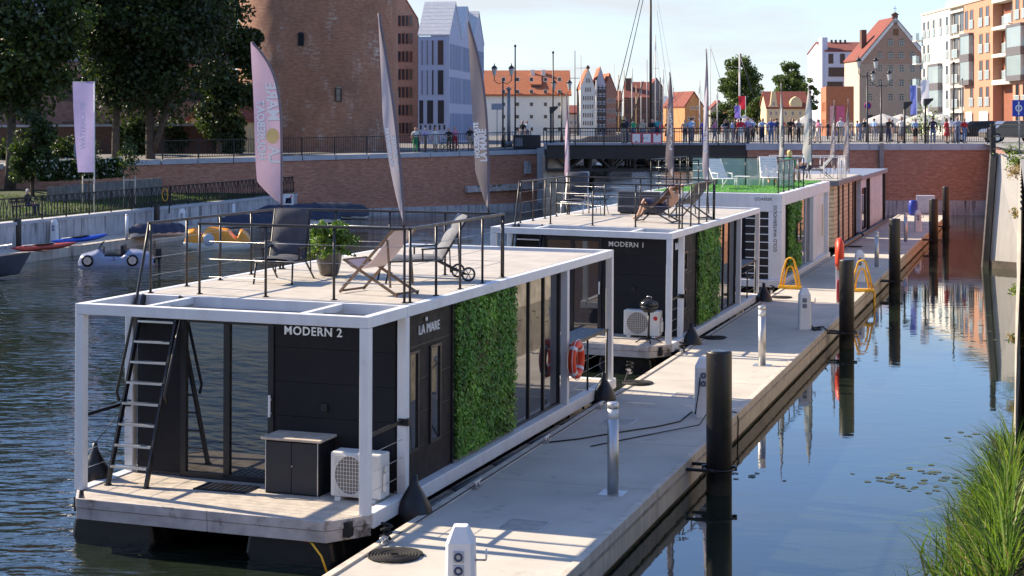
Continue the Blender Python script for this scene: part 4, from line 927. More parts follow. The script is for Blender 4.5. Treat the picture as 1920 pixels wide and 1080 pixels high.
# ================================================================== PIER FURNITURE
def bollard(M, label):
    o = thing('light_bollard', label, 'bollard light', M, 'steel light bollards along the pier')
    mb = MB(); mb.box(-.19, .19, -.19, .19, 0, .008); mb.build('base_plate', STEEL, o)
    mb = MB(); mb.tube((0, 0, .008), (0, 0, 1.12), .085, n=24); mb.build('column', STEEL, o)
    mb = MB(); mb.tube((0, 0, 1.12), (0, 0, 1.27), .082, n=24); mb.build('diffuser', mat('lamp_diffuser', (.72, .72, .70), .35), o)
    mb = MB(); mb.lathe([(.085, 1.27), (.088, 1.275), (.088, 1.345), (.08, 1.355), (0, 1.357)], 24); mb.build('cap', STEEL, o)
for d_, lab in ((23.1, 'nearest brushed steel light bollard in the middle of the pier'), (36.45, 'second brushed steel light bollard, before the coil of black cable'), (63.1, 'third brushed steel light bollard, behind the right yellow ladder'), (76.9, 'farthest brushed steel light bollard, left of the far piles')): bollard(PM(-6.07, d_, PZ), lab)
def pedestal(M, label):
    o = thing('service_post', label, 'power pedestal', M, 'white power and water posts along the pier'); a = .155; h = .93
    mb = MB(); prof = [(-a, -.12), (-.12, -a), (.12, -a), (a, -.12), (a, .12), (.12, a), (-.12, a), (-a, .12)]
    vs = [V((x*1.12, y*1.12, 0)) for x, y in prof]+[V((x, y, h)) for x, y in prof]+[V((x*.5, y*.5, h+.17)) for x, y in prof]
    mb.add(vs, [(i, (i+1) % 8, 8+(i+1) % 8, 8+i) for i in range(8)]+[(8+i, 8+(i+1) % 8, 16+(i+1) % 8, 16+i) for i in range(8)]+[tuple(16+i for i in range(8))]); mb.build('column', WHITE2, o, bevel=.006)
    for z in (.79, .64):
        mb = MB(); mb.box(-.07, .05, -a-.02, -a+.005, z-.062, z+.062); s = mb.build('socket_box', mat('pedestal_grey', (.45, .46, .48), .5), o, bevel=.008)
        mb = MB(); mb.torus((-.01, -a-.022, z), .038, .013, 'y', 16, 6); mb.build('socket_ring', mat('socket_blue', (.03, .05, .11), .4), s)
    mb = MB(); mb.tube((a-.01, 0, .72), (a+.12, 0, .72), .012); tp = mb.build('tap', STEEL, o)
    mb = MB(); mb.lathe([(0, 0), (.065, 0), (.065, .012), (0, .012)], 18, M=Matrix.Rotation(PI/2, 4, 'Y')); mb.build('hose_hook', WHITE2, tp, M=Matrix.Translation((a+.12, 0, .78)))
for d_, lab in ((16.5, 'white service post with round sockets at the bottom of the picture'), (29.76, 'white service post half hidden by the nearest black pile'), (43.26, 'white service post standing alone before the middle black pile'), (56.94, 'white service post behind the right yellow ladder'), (71.3, 'white service post left of the third black pile'), (84.5, 'farthest white service post near the end of the pier')): pedestal(PM(-6.06, d_, PZ, .25), lab)
def pile(P, r, top, label, ring=True):
    o = thing('mooring_pile', label, 'pile', Matrix.Translation((P.x, P.y, 0)) @ Matrix.Rotation(-YAW, 4, 'Z'), 'black mooring piles')
    mb = MB(); mb.lathe([(r, -1.2), (r, top-.03), (r*.97, top-.008), (r*.9, top), (0, top)], 28); mb.build('shaft', PILE, o)
    mb = MB(); mb.lathe([(r*.9, top+.001), (r*.6, top+.006), (0, top+.01)], 28); mb.build('cap', mat('pile_cap', (.03, .03, .035), .3), o)
    if ring:
        mb = MB(); mb.torus((0, 0, .40), r+.035, .018, 'z', 28, 6); rg = mb.build('guide_ring', STEEL if False else BLACKM, o)
        for y in (-r-.03, r+.03): mb = MB(); mb.bar((0, y, .40), (-r-.34, y, .40), .03, .05); mb.build('bracket_arm', BLACKM, rg)
        for a in (.4, 1.7, 3.0, 4.4): mb = MB(); mb.tube((math.cos(a)*(r+.05), math.sin(a)*(r+.05), .36), (math.cos(a)*(r+.05), math.sin(a)*(r+.05), .44), .04, n=10); mb.build('roller', RUBBER, rg)
for (x, w_, top, d_), lab in (((1348, 48, 658, 25.7), 'nearest and largest black steel pile on the right of the pier'), ((1587, 28, 487, 43.2), 'second black steel pile, beside the orange lifebuoy case'), ((16.5, 21.5, 410, 58.5), 'third black steel pile, right of the yellow ladder'), ((1750, 17, 373, 75.5), 'fourth black steel pile near the far end of the pier'), ((1790, 13, 350, 90.5), 'farthest black steel pile before the brick ramp wall')):
    # each pile stands just outside the pier edge
    P = None
    for uu_ in np.linspace(-5.3, -4.6, 60):
        for dd_ in np.linspace(d_-6, d_+6, 240):
            q = PW(uu_, dd_)
            if abs(960+F*q.x/q.y-x) < .6 and abs(uu_+5.0) < .01: P = q
    if P is None: P = PW(-5.0, d_)
    r = w_/2*P.y/F; pile(P, r, CH-(top-Y0)/F*P.y, lab)
def yladder(M, label, down):
    o = thing('yellow_ladder', label, 'ladder', M, 'yellow safety ladders on the pier edge')
    for y in (-.1, .1):
        for sc_ in (1., .72):
            pts = [(-.34*sc_, y, 0), (-.25*sc_, y, .5*sc_+.02)]+[(math.cos(a)*.14*sc_, y, .88*sc_+math.sin(a)*.14*sc_) for a in np.linspace(PI*.94, PI*.06, 9)]+[(.25*sc_, y, .5*sc_+.02), (.34*sc_, y, 0)]
            if sc_ == 1. or True: mb = MB(); mb.path(pts, .022, 8); mb.build('hoop', YELLOW, o)
    mb = MB(); mb.box(-.38, .38, -.16, .16, 0, .09); mb.build('base', YELLOW, o, bevel=.01)
    if down:
        for y in (-.1, .1):
            for x in (.40,): mb = MB(); mb.path([(.3, y, .05), (x, y, .02), (x, y, -.8)], .02, 8); mb.build('stile', YELLOW, o)
        for z in (-.15, -.4, -.62): mb = MB(); mb.box(.385, .43, -.16, .16, z-.05, z+.05); mb.build('rung', YELLOW, o)
P = PW(-8.02, 53.9, PZ); yladder(PM(-8.0, 53.7, PZ+.013), 'left yellow ladder hoop at the bow of the white houseboat', False); yladder(PM(-5.62, 53.5, PZ+.013), 'right yellow ladder hoop reaching down the pier edge', True)
# lifebuoy station
o = thing('lifebuoy_station', 'white post carrying an orange lifebuoy case beside the second pile', 'lifebuoy', PM(-5.95, 50.0, PZ, .15))
mb = MB(); mb.box(-.09, .03, -.05, .05, 0, 1.5); mb.build('post', WHITE2, o, bevel=.01)
mb = MB(); mb.lathe([(0, -.13), (.3, -.13), (.41, -.07), (.43, 0), (.41, .07), (.3, .13), (0, .13)], 24, M=Matrix.Rotation(PI/2, 4, 'Y')); mb.build('buoy_case', ORANGE, o, M=Matrix.Translation((.02, .0, 1.5)) @ Matrix.Scale(1.18, 4, (0, 0, 1)))
mb = MB(); mb.lathe([(0, 0), (.1, .02), (.13, .12), (.13, .55), (.1, .68), (0, .72)], 16); mb.build('extinguisher_case', RED, o, M=Matrix.Translation((.06, -.1, .02)))
# end-of-pier utility box and boards
o = thing('utility_box', 'grey metal utility box near the end of the pier', 'cabinet', T(*ON(1735, 402, PZ), -YAW)); mb = MB(); mb.box(-.55, .55, 0, .5, .06, 1.15); mb.build('body', mat('light_grey_metal', (.5, .5, .54), .45), o, bevel=.02)
mb = MB(); mb.box(-.5, -.02, -.012, 0, .12, 1.08); mb.build('door', mat('light_grey_metal', (.5, .5, .54), .45), o); mb = MB(); mb.box(.02, .5, -.012, 0, .12, 1.08); mb.build('door', MC['light_grey_metal'], o)
for x in (-.5, .42): mb = MB(); mb.box(x, x+.08, .05, .45, 0, .06); mb.build('foot', BLACKM, o)
o = thing('blue_barrel', 'blue plastic barrel beside the grey utility box', 'barrel', T(*ON(1712, 404, PZ))); mb = MB(); mb.lathe([(.2, 0), (.26, .08), (.28, .45), (.26, .85), (.2, .92), (0, .93)], 16); mb.build('body', mat('blue_plastic', (.02, .04, .3), .4), o); mb = MB(); mb.torus((0, 0, .6), .28, .015, 'z', 18, 5); mb.build('hoop', MC['blue_plastic'], o)

# service hatches set into the pier deck
HATCH = mat('hatch_plate', (.36, .33, .29), .7, var=.2, scale=6)
for px, py, lab in ((1160, 790, 'flush service hatch in the deck behind the nearest light bollard'), (1290, 742, 'flush service hatch in the sunlit part of the pier'), (985, 985, 'flush service hatch in the nearest shaded part of the pier')):
    P = ON(px, py, PZ); o = thing('deck_hatch', lab, 'hatch', Matrix.Translation((P.x, P.y, PZ)) @ Matrix.Rotation(-YAW, 4, 'Z'))
    mb = MB()
    for a in ((-.3, .3, -.3, -.27), (-.3, .3, .27, .3), (-.3, -.27, -.27, .27), (.27, .3, -.27, .27)): mb.box(*a, 0, .006)
    mb.build('frame', STEEL, o); mb = MB(); mb.box(-.265, .265, -.265, .265, 0, .004); mb.build('lid', HATCH, o)
# ================================================================== BUILDINGS
def wmesh(wd, ht, fm, gm=GLASSF, fr=.07, bars=(0, 0), key=None, arch=False, deep=.05):
    k = (round(wd, 2), round(ht, 2), fm.name, gm.name, bars, arch)
    if k in WINM: return WINM[k]
    mb = MB()
    mb.box(-wd/2+fr, wd/2-fr, -.02, .02, -ht/2+fr, ht/2-fr, 1)
    for a in ((-wd/2, wd/2, -ht/2, -ht/2+fr), (-wd/2, wd/2, ht/2-fr, ht/2), (-wd/2, -wd/2+fr, -ht/2+fr, ht/2-fr), (wd/2-fr, wd/2, -ht/2+fr, ht/2-fr)): mb.box(a[0], a[1], -deep, .02, a[2], a[3])
    for i in range(bars[0]): x = -wd/2+wd*(i+1)/(bars[0]+1); mb.box(x-.025, x+.025, -.035, .0, -ht/2+fr, ht/2-fr)
    for i in range(bars[1]): z = -ht/2+ht*(i+1)/(bars[1]+1); mb.box(-wd/2+fr, wd/2-fr, -.034, .0, z-.025, z+.025)
    if arch: mb.prism([V((math.cos(t)*wd/2, -deep, ht/2+math.sin(t)*wd*.28)) for t in np.linspace(0, PI, 9)], (0, deep, 0), 1)
    me = mb.mesh('window'); me.materials.append(fm); me.materials.append(gm); WINM[k] = me; return me
def house(name, label, C, yaw, w, dep, h, rh, wall, roof, axis='y', over=.25, cat='building', gable_m=None):
    # front face on local y=0 facing -y; x 0..w; gable ridge along y (gable faces front) or along x
    o = thing(name, label, cat, Matrix.Translation(C) @ Matrix.Rotation(yaw, 4, 'Z'))
    mb = MB(); mb.box(0, w, 0, dep, -1, h)
    if rh and axis == 'y':
        for y0, y1 in ((0, .3), (dep-.3, dep)): mb.prism([(0, y0, h), (w, y0, h), (w/2, y0, h+rh)], (0, y1-y0, 0))
    if rh and axis == 'x':
        for x0, x1 in ((0, .3), (w-.3, w)): mb.prism([(x0, 0, h), (x0, dep, h), (x0, dep/2, h+rh)], (x1-x0, 0, 0))
    mb.build('wall', wall, o)
    if rh:
        mb = MB(); t = .22
        if axis == 'y':
            s = rh/(w/2); e = over
            for sg in (0, 1):
                X = lambda x: x if sg == 0 else w-x
                mb.prism([(X(-e), .3 if gable_m else -over, h-e*s+.03), (X(w/2), .3 if gable_m else -over, h+rh+.03), (X(w/2), .3 if gable_m else -over, h+rh+t+.03), (X(-e), .3 if gable_m else -over, h-e*s+t+.03)], (0, dep+over*2-(.3+over if gable_m else 0), 0))
        else:
            s = rh/(dep/2); e = over
            for sg in (0, 1):
                Y = lambda y: y if sg == 0 else dep-y
                mb.prism([(-over, Y(-e), h-e*s+.03), (-over, Y(dep/2), h+rh+.03), (-over, Y(dep/2), h+rh+t+.03), (-over, Y(-e), h-e*s+t+.03)], (w+2*over, 0, 0))
        mb.build('roof', roof, o)
    return o
def wins(o, me, pts, side='f', w=0, dep=0, name='window'):
    for a, z in pts:
        M = Matrix.Translation((a, 0, z)) if side == 'f' else (Matrix.Translation((0, a, z)) @ Matrix.Rotation(-PI/2, 4, 'Z') if side == 'l' else Matrix.Translation((w, a, z)) @ Matrix.Rotation(PI/2, 4, 'Z'))
        link(name, me, None, o, M=M)
DKF = mat('dark_window_frame', (.05, .05, .055), .5); LTF = mat('light_window_frame', (.7, .69, .66), .5)
# ---- round brick tower
TC = V((-14.35, 118.5, 3.9))
o = thing('brick_tower', 'massive round medieval brick tower with two small window slits', 'tower', Matrix.Translation(TC))
def tw(a, b):
    t = a*2*PI; r = 6.0-.35*b+.03*math.sin(t*23)*math.sin(b*60); return V((math.cos(t)*r, math.sin(t)*r, -1+b*21))
mb = MB(); mb.grid(tw, 96, 40); me = mb.mesh('masonry')
uvl = me.uv_layers[0].data
for p in me.polygons:
    base = None
    for li in p.loop_indices:
        v = me.vertices[me.loops[li].vertex_index].co; t = math.atan2(v.y, v.x)
        if base is None: base = t
        if t-base > PI: t -= 2*PI
        if t-base < -PI: t += 2*PI
        uvl[li].uv = (t*6, v.z)
link('masonry', me, BRICKT, o)
for x, y, w_, h_ in ((565, 75, .42, .85), (636, 178, .45, .95)):
    P = AT(x, y, 112.7)-TC; th = math.atan2(P.y, P.x); R_ = 6.0-.35*(P.z+1)/21
    M = Matrix.Translation((math.cos(th)*(R_+.04), math.sin(th)*(R_+.04), P.z)) @ Matrix.Rotation(th+PI/2, 4, 'Z')
    link('window_slit', wmesh(w_, h_, BLACKM, GLASSF, .06, (0, 1), arch=True, deep=.12), None, o, M=M)
mb = MB(); mb.lathe([(6.15, 9.2+10.6), (6.1, 20.6), (0, 24)], 48); mb.build('roof', ROOFO, o)
mb = MB(); P = AT(741, 0, 118.5); mb.tube((P.x-TC.x-.02, -.5, -.5), (P.x-TC.x-.02, -.5, 20), .09); mb.build('downpipe', BLACKM, o)
# low walls left of the tower, behind the trees
o = house('old_brick_house', 'old brick house with weathered grey roof behind the left trees', V((-52, 121, 3.9)), .12, 30, 12, 7.2, 9, brickmat('old_wall_brick', (.27, .15, .11), (.20, .12, .09), (.3, .25, .22), stain=(.09, .06, .05), pale=(.42, .36, .31)), brickmat('grey_slate', (.26, .27, .31), (.20, .21, .25), (.12, .12, .14), .35, .3, .03, stain=(.13, .13, .15)), 'x')
wins(o, wmesh(.9, 1.4, DKF, bars=(1, 1)), [(2+i*3.2, 4.6) for i in range(9)]+[(2+i*3.2, 1.6) for i in range(9)])
o = house('small_outbuilding', 'small ochre outbuilding between the trees and the round tower', AT(355, 262, 113)-V((0, 0, 1.2)), -.35, 4.6, 5, 2.6, 1.6, mat('ochre_plaster', (.62, .42, .22), .85, var=.2, streak=.2), ROOFR, 'y')
wins(o, wmesh(.7, 1.0, DKF, bars=(1, 0)), [(1.2, 1.5), (3.2, 1.5)])
o = thing('garden_wall', 'dark old brick garden wall behind the lawn trees', 'wall'); mb = MB(); mb.prism([(-62, 101, 2), (-20, 108, 2), (-20, 108, 5.9), (-62, 101, 5.6)], (0, .6, 0)); mb.build('masonry', BRICKD, o); mb = MB(); mb.prism([(-62, 100.9, 5.6), (-20, 107.9, 5.9), (-20, 107.9, 6.05), (-62, 100.9, 5.75)], (0, .8, 0)); mb.build('coping', COPING, o)
o = thing('retaining_wall', 'low weathered concrete retaining wall behind the lawn', 'wall'); a = ON(90, 372, 1.9); mb = MB()
for i in range(7):
    p0 = AT(88+i*30.5, 0, 86+i*1.3); p1 = AT(88+(i+1)*30.5-.5, 0, 86+(i+1)*1.3); cb = MB(); cb.prism([(p0.x, p0.y, 1.5), (p1.x, p1.y, 1.5), (p1.x, p1.y, 2.62+.03*i+.03), (p0.x, p0.y, 2.62+.03*i)], (0, .35, 0)); cb.build('panel', mat('old_garden_concrete', (.20, .185, .165), .9, var=.3, bump=.3, streak=.4), o)
# ---- terracotta office gable and white office with three gables
P = AT(743, 0, 150); Wd = 6.2
o = house('terracotta_office', 'terracotta office gable with rows of narrow windows right of the tower', V((AT(783, 0, 150).x-11, 150, 4)), .05, 11, 14, 11.8, 9, BRICKO, ROOFO, 'y', .05)
ww_ = wmesh(.26, 1.0, mat('terracotta_frame', (.20, .08, .06), .7), GLASSF, .03)
for r_ in range(7): wins(o, ww_, [(10.35-i*.34*1.05-(.0 if i < 5 else .6), 1.65+r_*1.68) for i in range(5 if r_ < 6 else 4)])
wins(o, ww_, [(8.9, 13.6), (8.55, 13.6), (8.2, 13.6), (8.2, 15), (7.85, 15)])
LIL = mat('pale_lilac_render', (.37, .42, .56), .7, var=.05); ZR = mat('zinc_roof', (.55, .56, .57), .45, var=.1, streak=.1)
D0 = 142.; x0 = AT(783, 0, D0).x; x1 = AT(842, 0, D0).x; zt = AT(0, 68, D0).z; zr_ = AT(0, 1, D0).z
o = thing('white_office', 'pale lilac office block with zinc roof and three pointed gables', 'building', T(0, 0, 0))
o.location = (x1, D0, 4.0); o.rotation_euler = (0, 0, -.15); H_ = zt-4.0; RH = zr_-4.0
for i in range(3):
    y0, y1 = i*6.2, (i+1)*6.2
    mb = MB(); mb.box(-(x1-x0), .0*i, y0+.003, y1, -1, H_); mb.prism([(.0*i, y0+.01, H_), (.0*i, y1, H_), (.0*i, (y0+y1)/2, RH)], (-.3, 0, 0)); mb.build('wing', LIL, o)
    for k in range(9):
        for s_ in (0, 1):
            Y = (lambda t: y0+t*3.1) if s_ == 0 else (lambda t: y1-t*3.1)
            t0, t1 = k/9+.004, (k+1)/9-.004; zz = lambda t: H_+(RH-H_)*t+.05
            mb = MB(); mb.prism([(.0*i+.05, Y(t0), zz(t0)), (.0*i+.05, Y(t1), zz(t1)), (.0*i+.05, Y(t1), zz(t1)+.12), (.0*i+.05, Y(t0), zz(t0)+.12)], (-(x1-x0)-.1, 0, 0)); mb.build('roof_sheet', ZR, o)
    for k in range(8):
        for z_, hh in ((1.0, 2.5), (4.3, 2.4), (7.3, 2.3)):
            if z_+hh/2 < H_: link('window', wmesh(.3, hh, LIL, GLASSF, .04), None, o, M=Matrix.Translation((.0*i, y0+.5+k*.74, z_+.75)) @ Matrix.Rotation(PI/2, 4, 'Z'))
sx_ = (x1-x0)/59.
for px, wd in ((790.5, 3.6), (800.5, 3.6), (811, 5), (826, 13)):
    for yc, hp in ((98.5, 48), (154.5, 48)): link('window', wmesh(wd*sx_, hp*D0/F, mat('lilac_frame', (.34, .38, .5), .6), GLASSF, .05), None, o, M=Matrix.Translation(((px-842)*sx_, 0, CH-(yc-Y0)/F*D0-4)))
for px, wd in ((789, 10), (806, 14), (826.5, 14)): link('window', wmesh(wd*sx_, 46*D0/F, MC['lilac_frame'], GLASSF, .05), None, o, M=Matrix.Translation(((px-842)*sx_, 0, CH-(210-Y0)/F*D0-4)))
for px in range(788, 842, 9): link('window', wmesh(.25, .5, MC['lilac_frame'], GLASSF, .04), None, o, M=Matrix.Translation(((px-842)*sx_, 0, CH-(241-Y0)/F*D0-3.9)))
# ---- white granary with orange roof
CREAM = mat('cream_white_render', (.70, .69, .62), .85, var=.06, streak=.06)
D0 = 200.; A = AT(905, 0, D0); 
o = house('white_granary', 'long white granary with orange tile roof and stepped white gable', V((A.x, D0, 4.2)), -.0, 10.8, 10.5, AT(0, 178, D0).z-4.2, AT(0, 133, D0).z-AT(0, 178, D0).z, CREAM, ROOFO, 'x', .3)
wins(o, wmesh(.5, .55, CREAM, GLASSF, .06), [(2.6+i*1.75, 1.2+k*1.55) for i in range(5) for k in range(5)])
for px in (999, 1019): mb = MB(); P = AT(px, 136, D0+4)-o.location; mb.box(P.x-.25, P.x+.25, P.y, P.y+.6, P.z-1.2, P.z+.35); mb.build('chimney', CREAM, o)
P = AT(1005, 152, D0+1.5)-o.location; mb = MB(); mb.prism([(P.x-.7, 1.2, P.z-.55), (P.x+.7, 1.2, P.z-.55), (P.x+.7, 3.6, P.z+.6), (P.x-.7, 3.6, P.z+.6)], (0, .0, .15)); dm = mb.build('dormer', ROOFO, o); mb = MB(); mb.box(P.x-.6, P.x+.6, 1.3, 1.5, P.z-1.1, P.z-.5); mb.build('dormer_window', DKF, dm)
# its gable-fronted neighbour and the row beyond
x0 = AT(1089, 0, 195).x; wd = AT(1116, 0, 195).x-x0
o = house('white_gable_house', 'narrow white gabled granary front with rows of tiny windows', V((x0, 195, 4.2)), .0, wd, 12, AT(0, 165, 195).z-4.2, AT(0, 130, 195).z-AT(0, 165, 195).z, CREAM, ROOFO, 'y', .06, gable_m=True)
tw_ = wmesh(.16, .55, LTF if False else CREAM, GLASSF, .02)
for k, (y, n_) in enumerate(((151, 2), (168, 3), (184, 5), (200, 5), (216, 5), (231, 5))): wins(o, tw_, [(wd/2+(i-(n_-1)/2)*.27, AT(0, y, 195).z-4.2) for i in range(n_)])
mb = MB(); mb.lathe([(.2, 0), (.25, .2), (0, .5)], 8, (wd/2, .2, AT(0, 129, 195).z-4.2)); mb.build('finial', BARK, o)
x0 = AT(1116, 0, 198).x; wd = AT(1136, 0, 198).x-x0; zt = AT(0, 160, 198).z-4.2
TIM = mat('tudor_plaster', (.55, .56, .62), .85, var=.1)
o = house('timber_frame_house', 'narrow half-timbered gable with dark beams beside the white granary', V((x0, 198, 4.2)), 0, wd, 10, zt, AT(0, 128, 198).z-4.2-zt, TIM, ROOFO, 'y', .05, gable_m=True)
for k in range(7): mb = MB(); z = .6+k*zt/7; mb.box(0, wd, -.05, 0, z, z+.1); mb.build('beam', DKF, o)
for k in range(4): mb = MB(); x = k*wd/3; mb.box(x-.05 if k else 0, x+.05, -.045, 0, 0, zt); mb.build('beam', DKF, o)
wins(o, wmesh(.28, .5, DKF, GLASSF, .03), [(wd*(i+.5)/3, 1.15+k*zt/7) for i in range(3) for k in range(6)])
x0 = AT(1132, 0, 205).x; wd = AT(1155, 0, 205).x-x0; zt = AT(0, 170, 205).z-4.2
o = house('brick_gable_house', 'slim brick gable house with orange roof beside the half-timbered gable', V((x0, 205, 4.2)), .1, wd, 9, zt, AT(0, 140, 205).z-4.2-zt, BRICKO, ROOFO, 'y', .05)
wins(o, wmesh(.3, .6, LTF, GLASSF, .04), [(wd*(i+.5)/3, .9+k*1.3) for i in range(3) for k in range(4)])
x0 = AT(1170, 0, 264).x; wd = AT(1218, 0, 264).x-x0; zt = AT(0, 185, 264).z-4.2
o = house('ruined_granary', 'dark brown brick granary with red roof behind the mast rigging', V((x0, 264, 4.2)), -.1, wd, 9, zt, AT(0, 155, 264).z-4.2-zt, BRICKD, ROOFR, 'x', .05)
wins(o, wmesh(.45, .8, DKF, GLASSF, .05), [(wd*(i+.5)/5, 1.+k*1.5) for i in range(5) for k in range(3)])
mb = MB(); mb.box(.2, 1.2, 2, 3, zt, AT(0, 146, 264).z-4.2); mb.build('chimney', BRICKD, o)
x0 = AT(1219, 0, 268).x; wd = AT(1243, 0, 268).x-x0; zt = AT(0, 165, 268).z-4.2
o = house('grey_gable_house', 'grey-brown gable house right of the tall dark mast', V((x0, 268, 4.2)), 0, wd, 8, zt, AT(0, 148, 268).z-4.2-zt, mat('grey_brown_plaster', (.25, .21, .2), .9, var=.2), ROOFR, 'y', .05)
wins(o, wmesh(.35, .6, LTF, GLASSF, .05), [(wd*(i+.5)/3, .9+k*1.4) for i in range(3) for k in range(3)])
x0 = AT(1240, 0, 285).x; o = house('long_grey_roof_hall', 'long low hall with pale blue-grey roof behind the flags', V((x0, 285, 4.4)), 0, AT(1300, 0, 285).x-x0, 10, AT(0, 205, 285).z-4.4, AT(0, 182, 285).z-AT(0, 205, 285).z, mat('dull_wall', (.3, .26, .24), .9), mat('pale_blue_roof', (.30, .34, .40), .6), 'x', .2)
wins(o, wmesh(.5, .8, DKF, GLASSF, .05), [(.6+i*.9, 1.0) for i in range(5)])
# orange gabled house
OR = mat('orange_plaster', (.56, .27, .11), .85, var=.08, streak=.1)
x0 = AT(1284, 0, 225).x; wd = AT(1322, 0, 225).x-x0; zt = AT(0, 200, 225).z-4.2
o = house('orange_house', 'bright orange gabled house with dark red roof beyond the bridge', V((x0, 225, 4.2)), .35, wd, 7, zt, AT(0, 174, 225).z-4.2-zt, OR, ROOFR, 'y', .1)
wins(o, wmesh(.3, .5, LTF, GLASSF, .05), [(wd/2-.5, zt-.2), (wd/2, zt-.2), (wd/2+.5, zt-.2), (.6, zt-1.6), (wd/2, zt-1.6), (wd-.6, zt-1.6)])
# yellow house
YE = mat('yellow_plaster', (.66, .54, .32), .85, var=.07, streak=.08)
x0 = AT(1438, 0, 215).x; wd = AT(1516, 0, 215).x-x0; zt = AT(0, 203, 215).z-4.2; rh = AT(0, 174, 215).z-4.2-zt
o = house('yellow_house', 'yellow house with red mansard roof and curved gables', V((x0, 215, 4.2)), 0, wd, 6, zt, rh, YE, ROOFR, 'x', .15)
gw = wd*.32; mb = MB(); mb.prism([(0, -.12, 0), (gw, -.12, 0), (gw, -.12, zt), (gw*.75, -.12, zt+.5), (gw*.68, -.12, zt+rh*.8), (gw*.5+.25, -.12, zt+rh+.2), (gw*.5-.25, -.12, zt+rh+.2), (gw*.32, -.12, zt+rh*.8), (gw*.25, -.12, zt+.5), (0, -.12, zt)], (0, .5, 0)); mb.build('curved_gable', YE, o)
dx = wd*.7; mb = MB(); mb.prism([(dx-.8, -.1, zt-.05), (dx+.8, -.1, zt-.05), (dx+.8, -.1, zt+.8), (dx+.5, -.1, zt+1.3), (dx, -.1, zt+1.6), (dx-.5, -.1, zt+1.3), (dx-.8, -.1, zt+.8)], (0, 1.2, 0)); mb.build('dormer_gable', YE, o)
wy = wmesh(.34, .62, LTF, GLASSF, .05, (1, 0)); wins(o, wy, [(dx-.22, zt+.6), (dx+.22, zt+.6)]); 
for a, z in ((gw*.5, zt+.6), (gw*.3, zt-.7), (gw*.7, zt-.7)): link('window', wy, None, o, M=Matrix.Translation((a, -.12, z)))
wins(o, wy, [(wd*.45, zt-.7), (wd*.62, zt-.7), (wd*.8, zt-.7)])
# ---- right bank: white-and-red modern block, brown pavilion, granary, apartments
x0 = AT(1548, 0, 262).x; wd = AT(1640, 0, 262).x-x0; zt = AT(0, 97, 262).z-4.5
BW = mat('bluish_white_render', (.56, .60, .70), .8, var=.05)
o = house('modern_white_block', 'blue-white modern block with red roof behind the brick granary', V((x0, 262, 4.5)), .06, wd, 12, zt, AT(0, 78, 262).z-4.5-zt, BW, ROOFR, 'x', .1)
for px, py, w_, h_ in ((1558, 110, .8, 1.6), (1580, 110, .8, 1.6), (1570, 135, 2.9, 1.5), (1566, 160, 2.6, 1.2)): link('window', wmesh(w_, h_, DKF, GLASSF, .07, (2 if w_ > 2 else 0, 0)), None, o, M=Matrix.Translation(((px-1548)/F*262, 0, AT(0, py, 262).z-4.5)))
mb = MB(); mb.box(-.5, .4, .3, 2.5, 0, AT(0, 70, 262).z-4.5); mb.build('stair_tower', BW, o)
for px in (1575, 1583, 1592, 1601): mb = MB(); X_ = (px-1548)/F*262; z_ = AT(0, 76, 262).z-4.5; mb.box(X_-.15, X_+.15, 5, 5.4, z_-2, z_+.4); mb.build('chimney', DKF, o)
BRN = mat('brown_facade_board', (.40, .15, .07), .7, var=.12)
x0 = AT(1549, 0, 190).x; wd = AT(1600, 0, 190).x-x0
o = house('brown_pavilion', 'brown restaurant pavilion with tall glazed side and pink banners', V((x0, 190, 4.5)), -.12, wd, 9, AT(0, 162, 190).z-4.5, 0, BRN, None)
for k in range(3): link('window', wmesh(.7, 1.3, mat('orange_frame', (.6, .24, .1), .6), GLASSF, .1), None, o, M=Matrix.Translation((0, 1.5+k*2.2, 3.6)) @ Matrix.Rotation(-PI/2, 4, 'Z')); link('window', wmesh(.7, 1.3, MC['orange_frame'], GLASSF, .1), None, o, M=Matrix.Translation((0, 1.5+k*2.2, 1.5)) @ Matrix.Rotation(-PI/2, 4, 'Z'))
for i, px in enumerate((1560, 1572, 1579)): mb = MB(); X_ = (px-1549)/F*190; mb.box(X_-.28, X_+.28, -.12, -.08, 1.3, 3.7); mb.build('banner', mat('pink_banner', (.55, .12, .22), .7) if i else mat('pale_pink_banner', (.62, .35, .35), .7), o)
mb = MB(); mb.box(1.2, 2.6, -.1, -.05, 0, 1.4); mb.build('blue_door', mat('pale_blue_board', (.3, .4, .6), .6), o)
# brick granary with cross on the gable
GD = 245.; gx0 = AT(1612, 0, GD).x; gw = AT(1748, 0, GD).x-gx0; ze = AT(0, 112, GD).z-4.5; za = AT(0, 34, GD).z-4.5-ze
o = house('brick_granary', 'tall brick granary with pale gable coping, arched windows and roof cross', V((gx0, GD, 4.5)), .08, gw, 8, ze, za, BRICKG, ROOFR, 'y', .15)
mb = MB(); mb.box(.01, gw-.01, -.04, 0, -1, AT(0, 120, GD).z-4.5); mb.build('washed_lower_wall', brickmat('washed_brick', (.46, .34, .25), (.40, .29, .21), (.42, .34, .27), stain=(.3, .2, .15), stainamt=.5), o)
mb = MB(); mb.box(-.05, -.0, .01, 8, -1, ze-.3); mb.build('plastered_side', mat('ochre_side_plaster', (.55, .46, .35), .85, var=.1, streak=.12), o)
for sg in (0, 1):
    X = (lambda x: x) if sg == 0 else (lambda x: gw-x)
    mb = MB(); mb.prism([(X(-.3), -.15, ze-.3), (X(.35), -.15, ze-.3), (X(gw/2), -.15, ze+za-.55), (X(gw/2), -.15, ze+za+.25)], (0, .4, 0)); mb.build('gable_coping', mat('pale_coping', (.62, .6, .56), .8), o)
wg = wmesh(.8, .85, mat('stone_frame', (.5, .44, .38), .8), GLASSF, .06, (1, 1), arch=True)
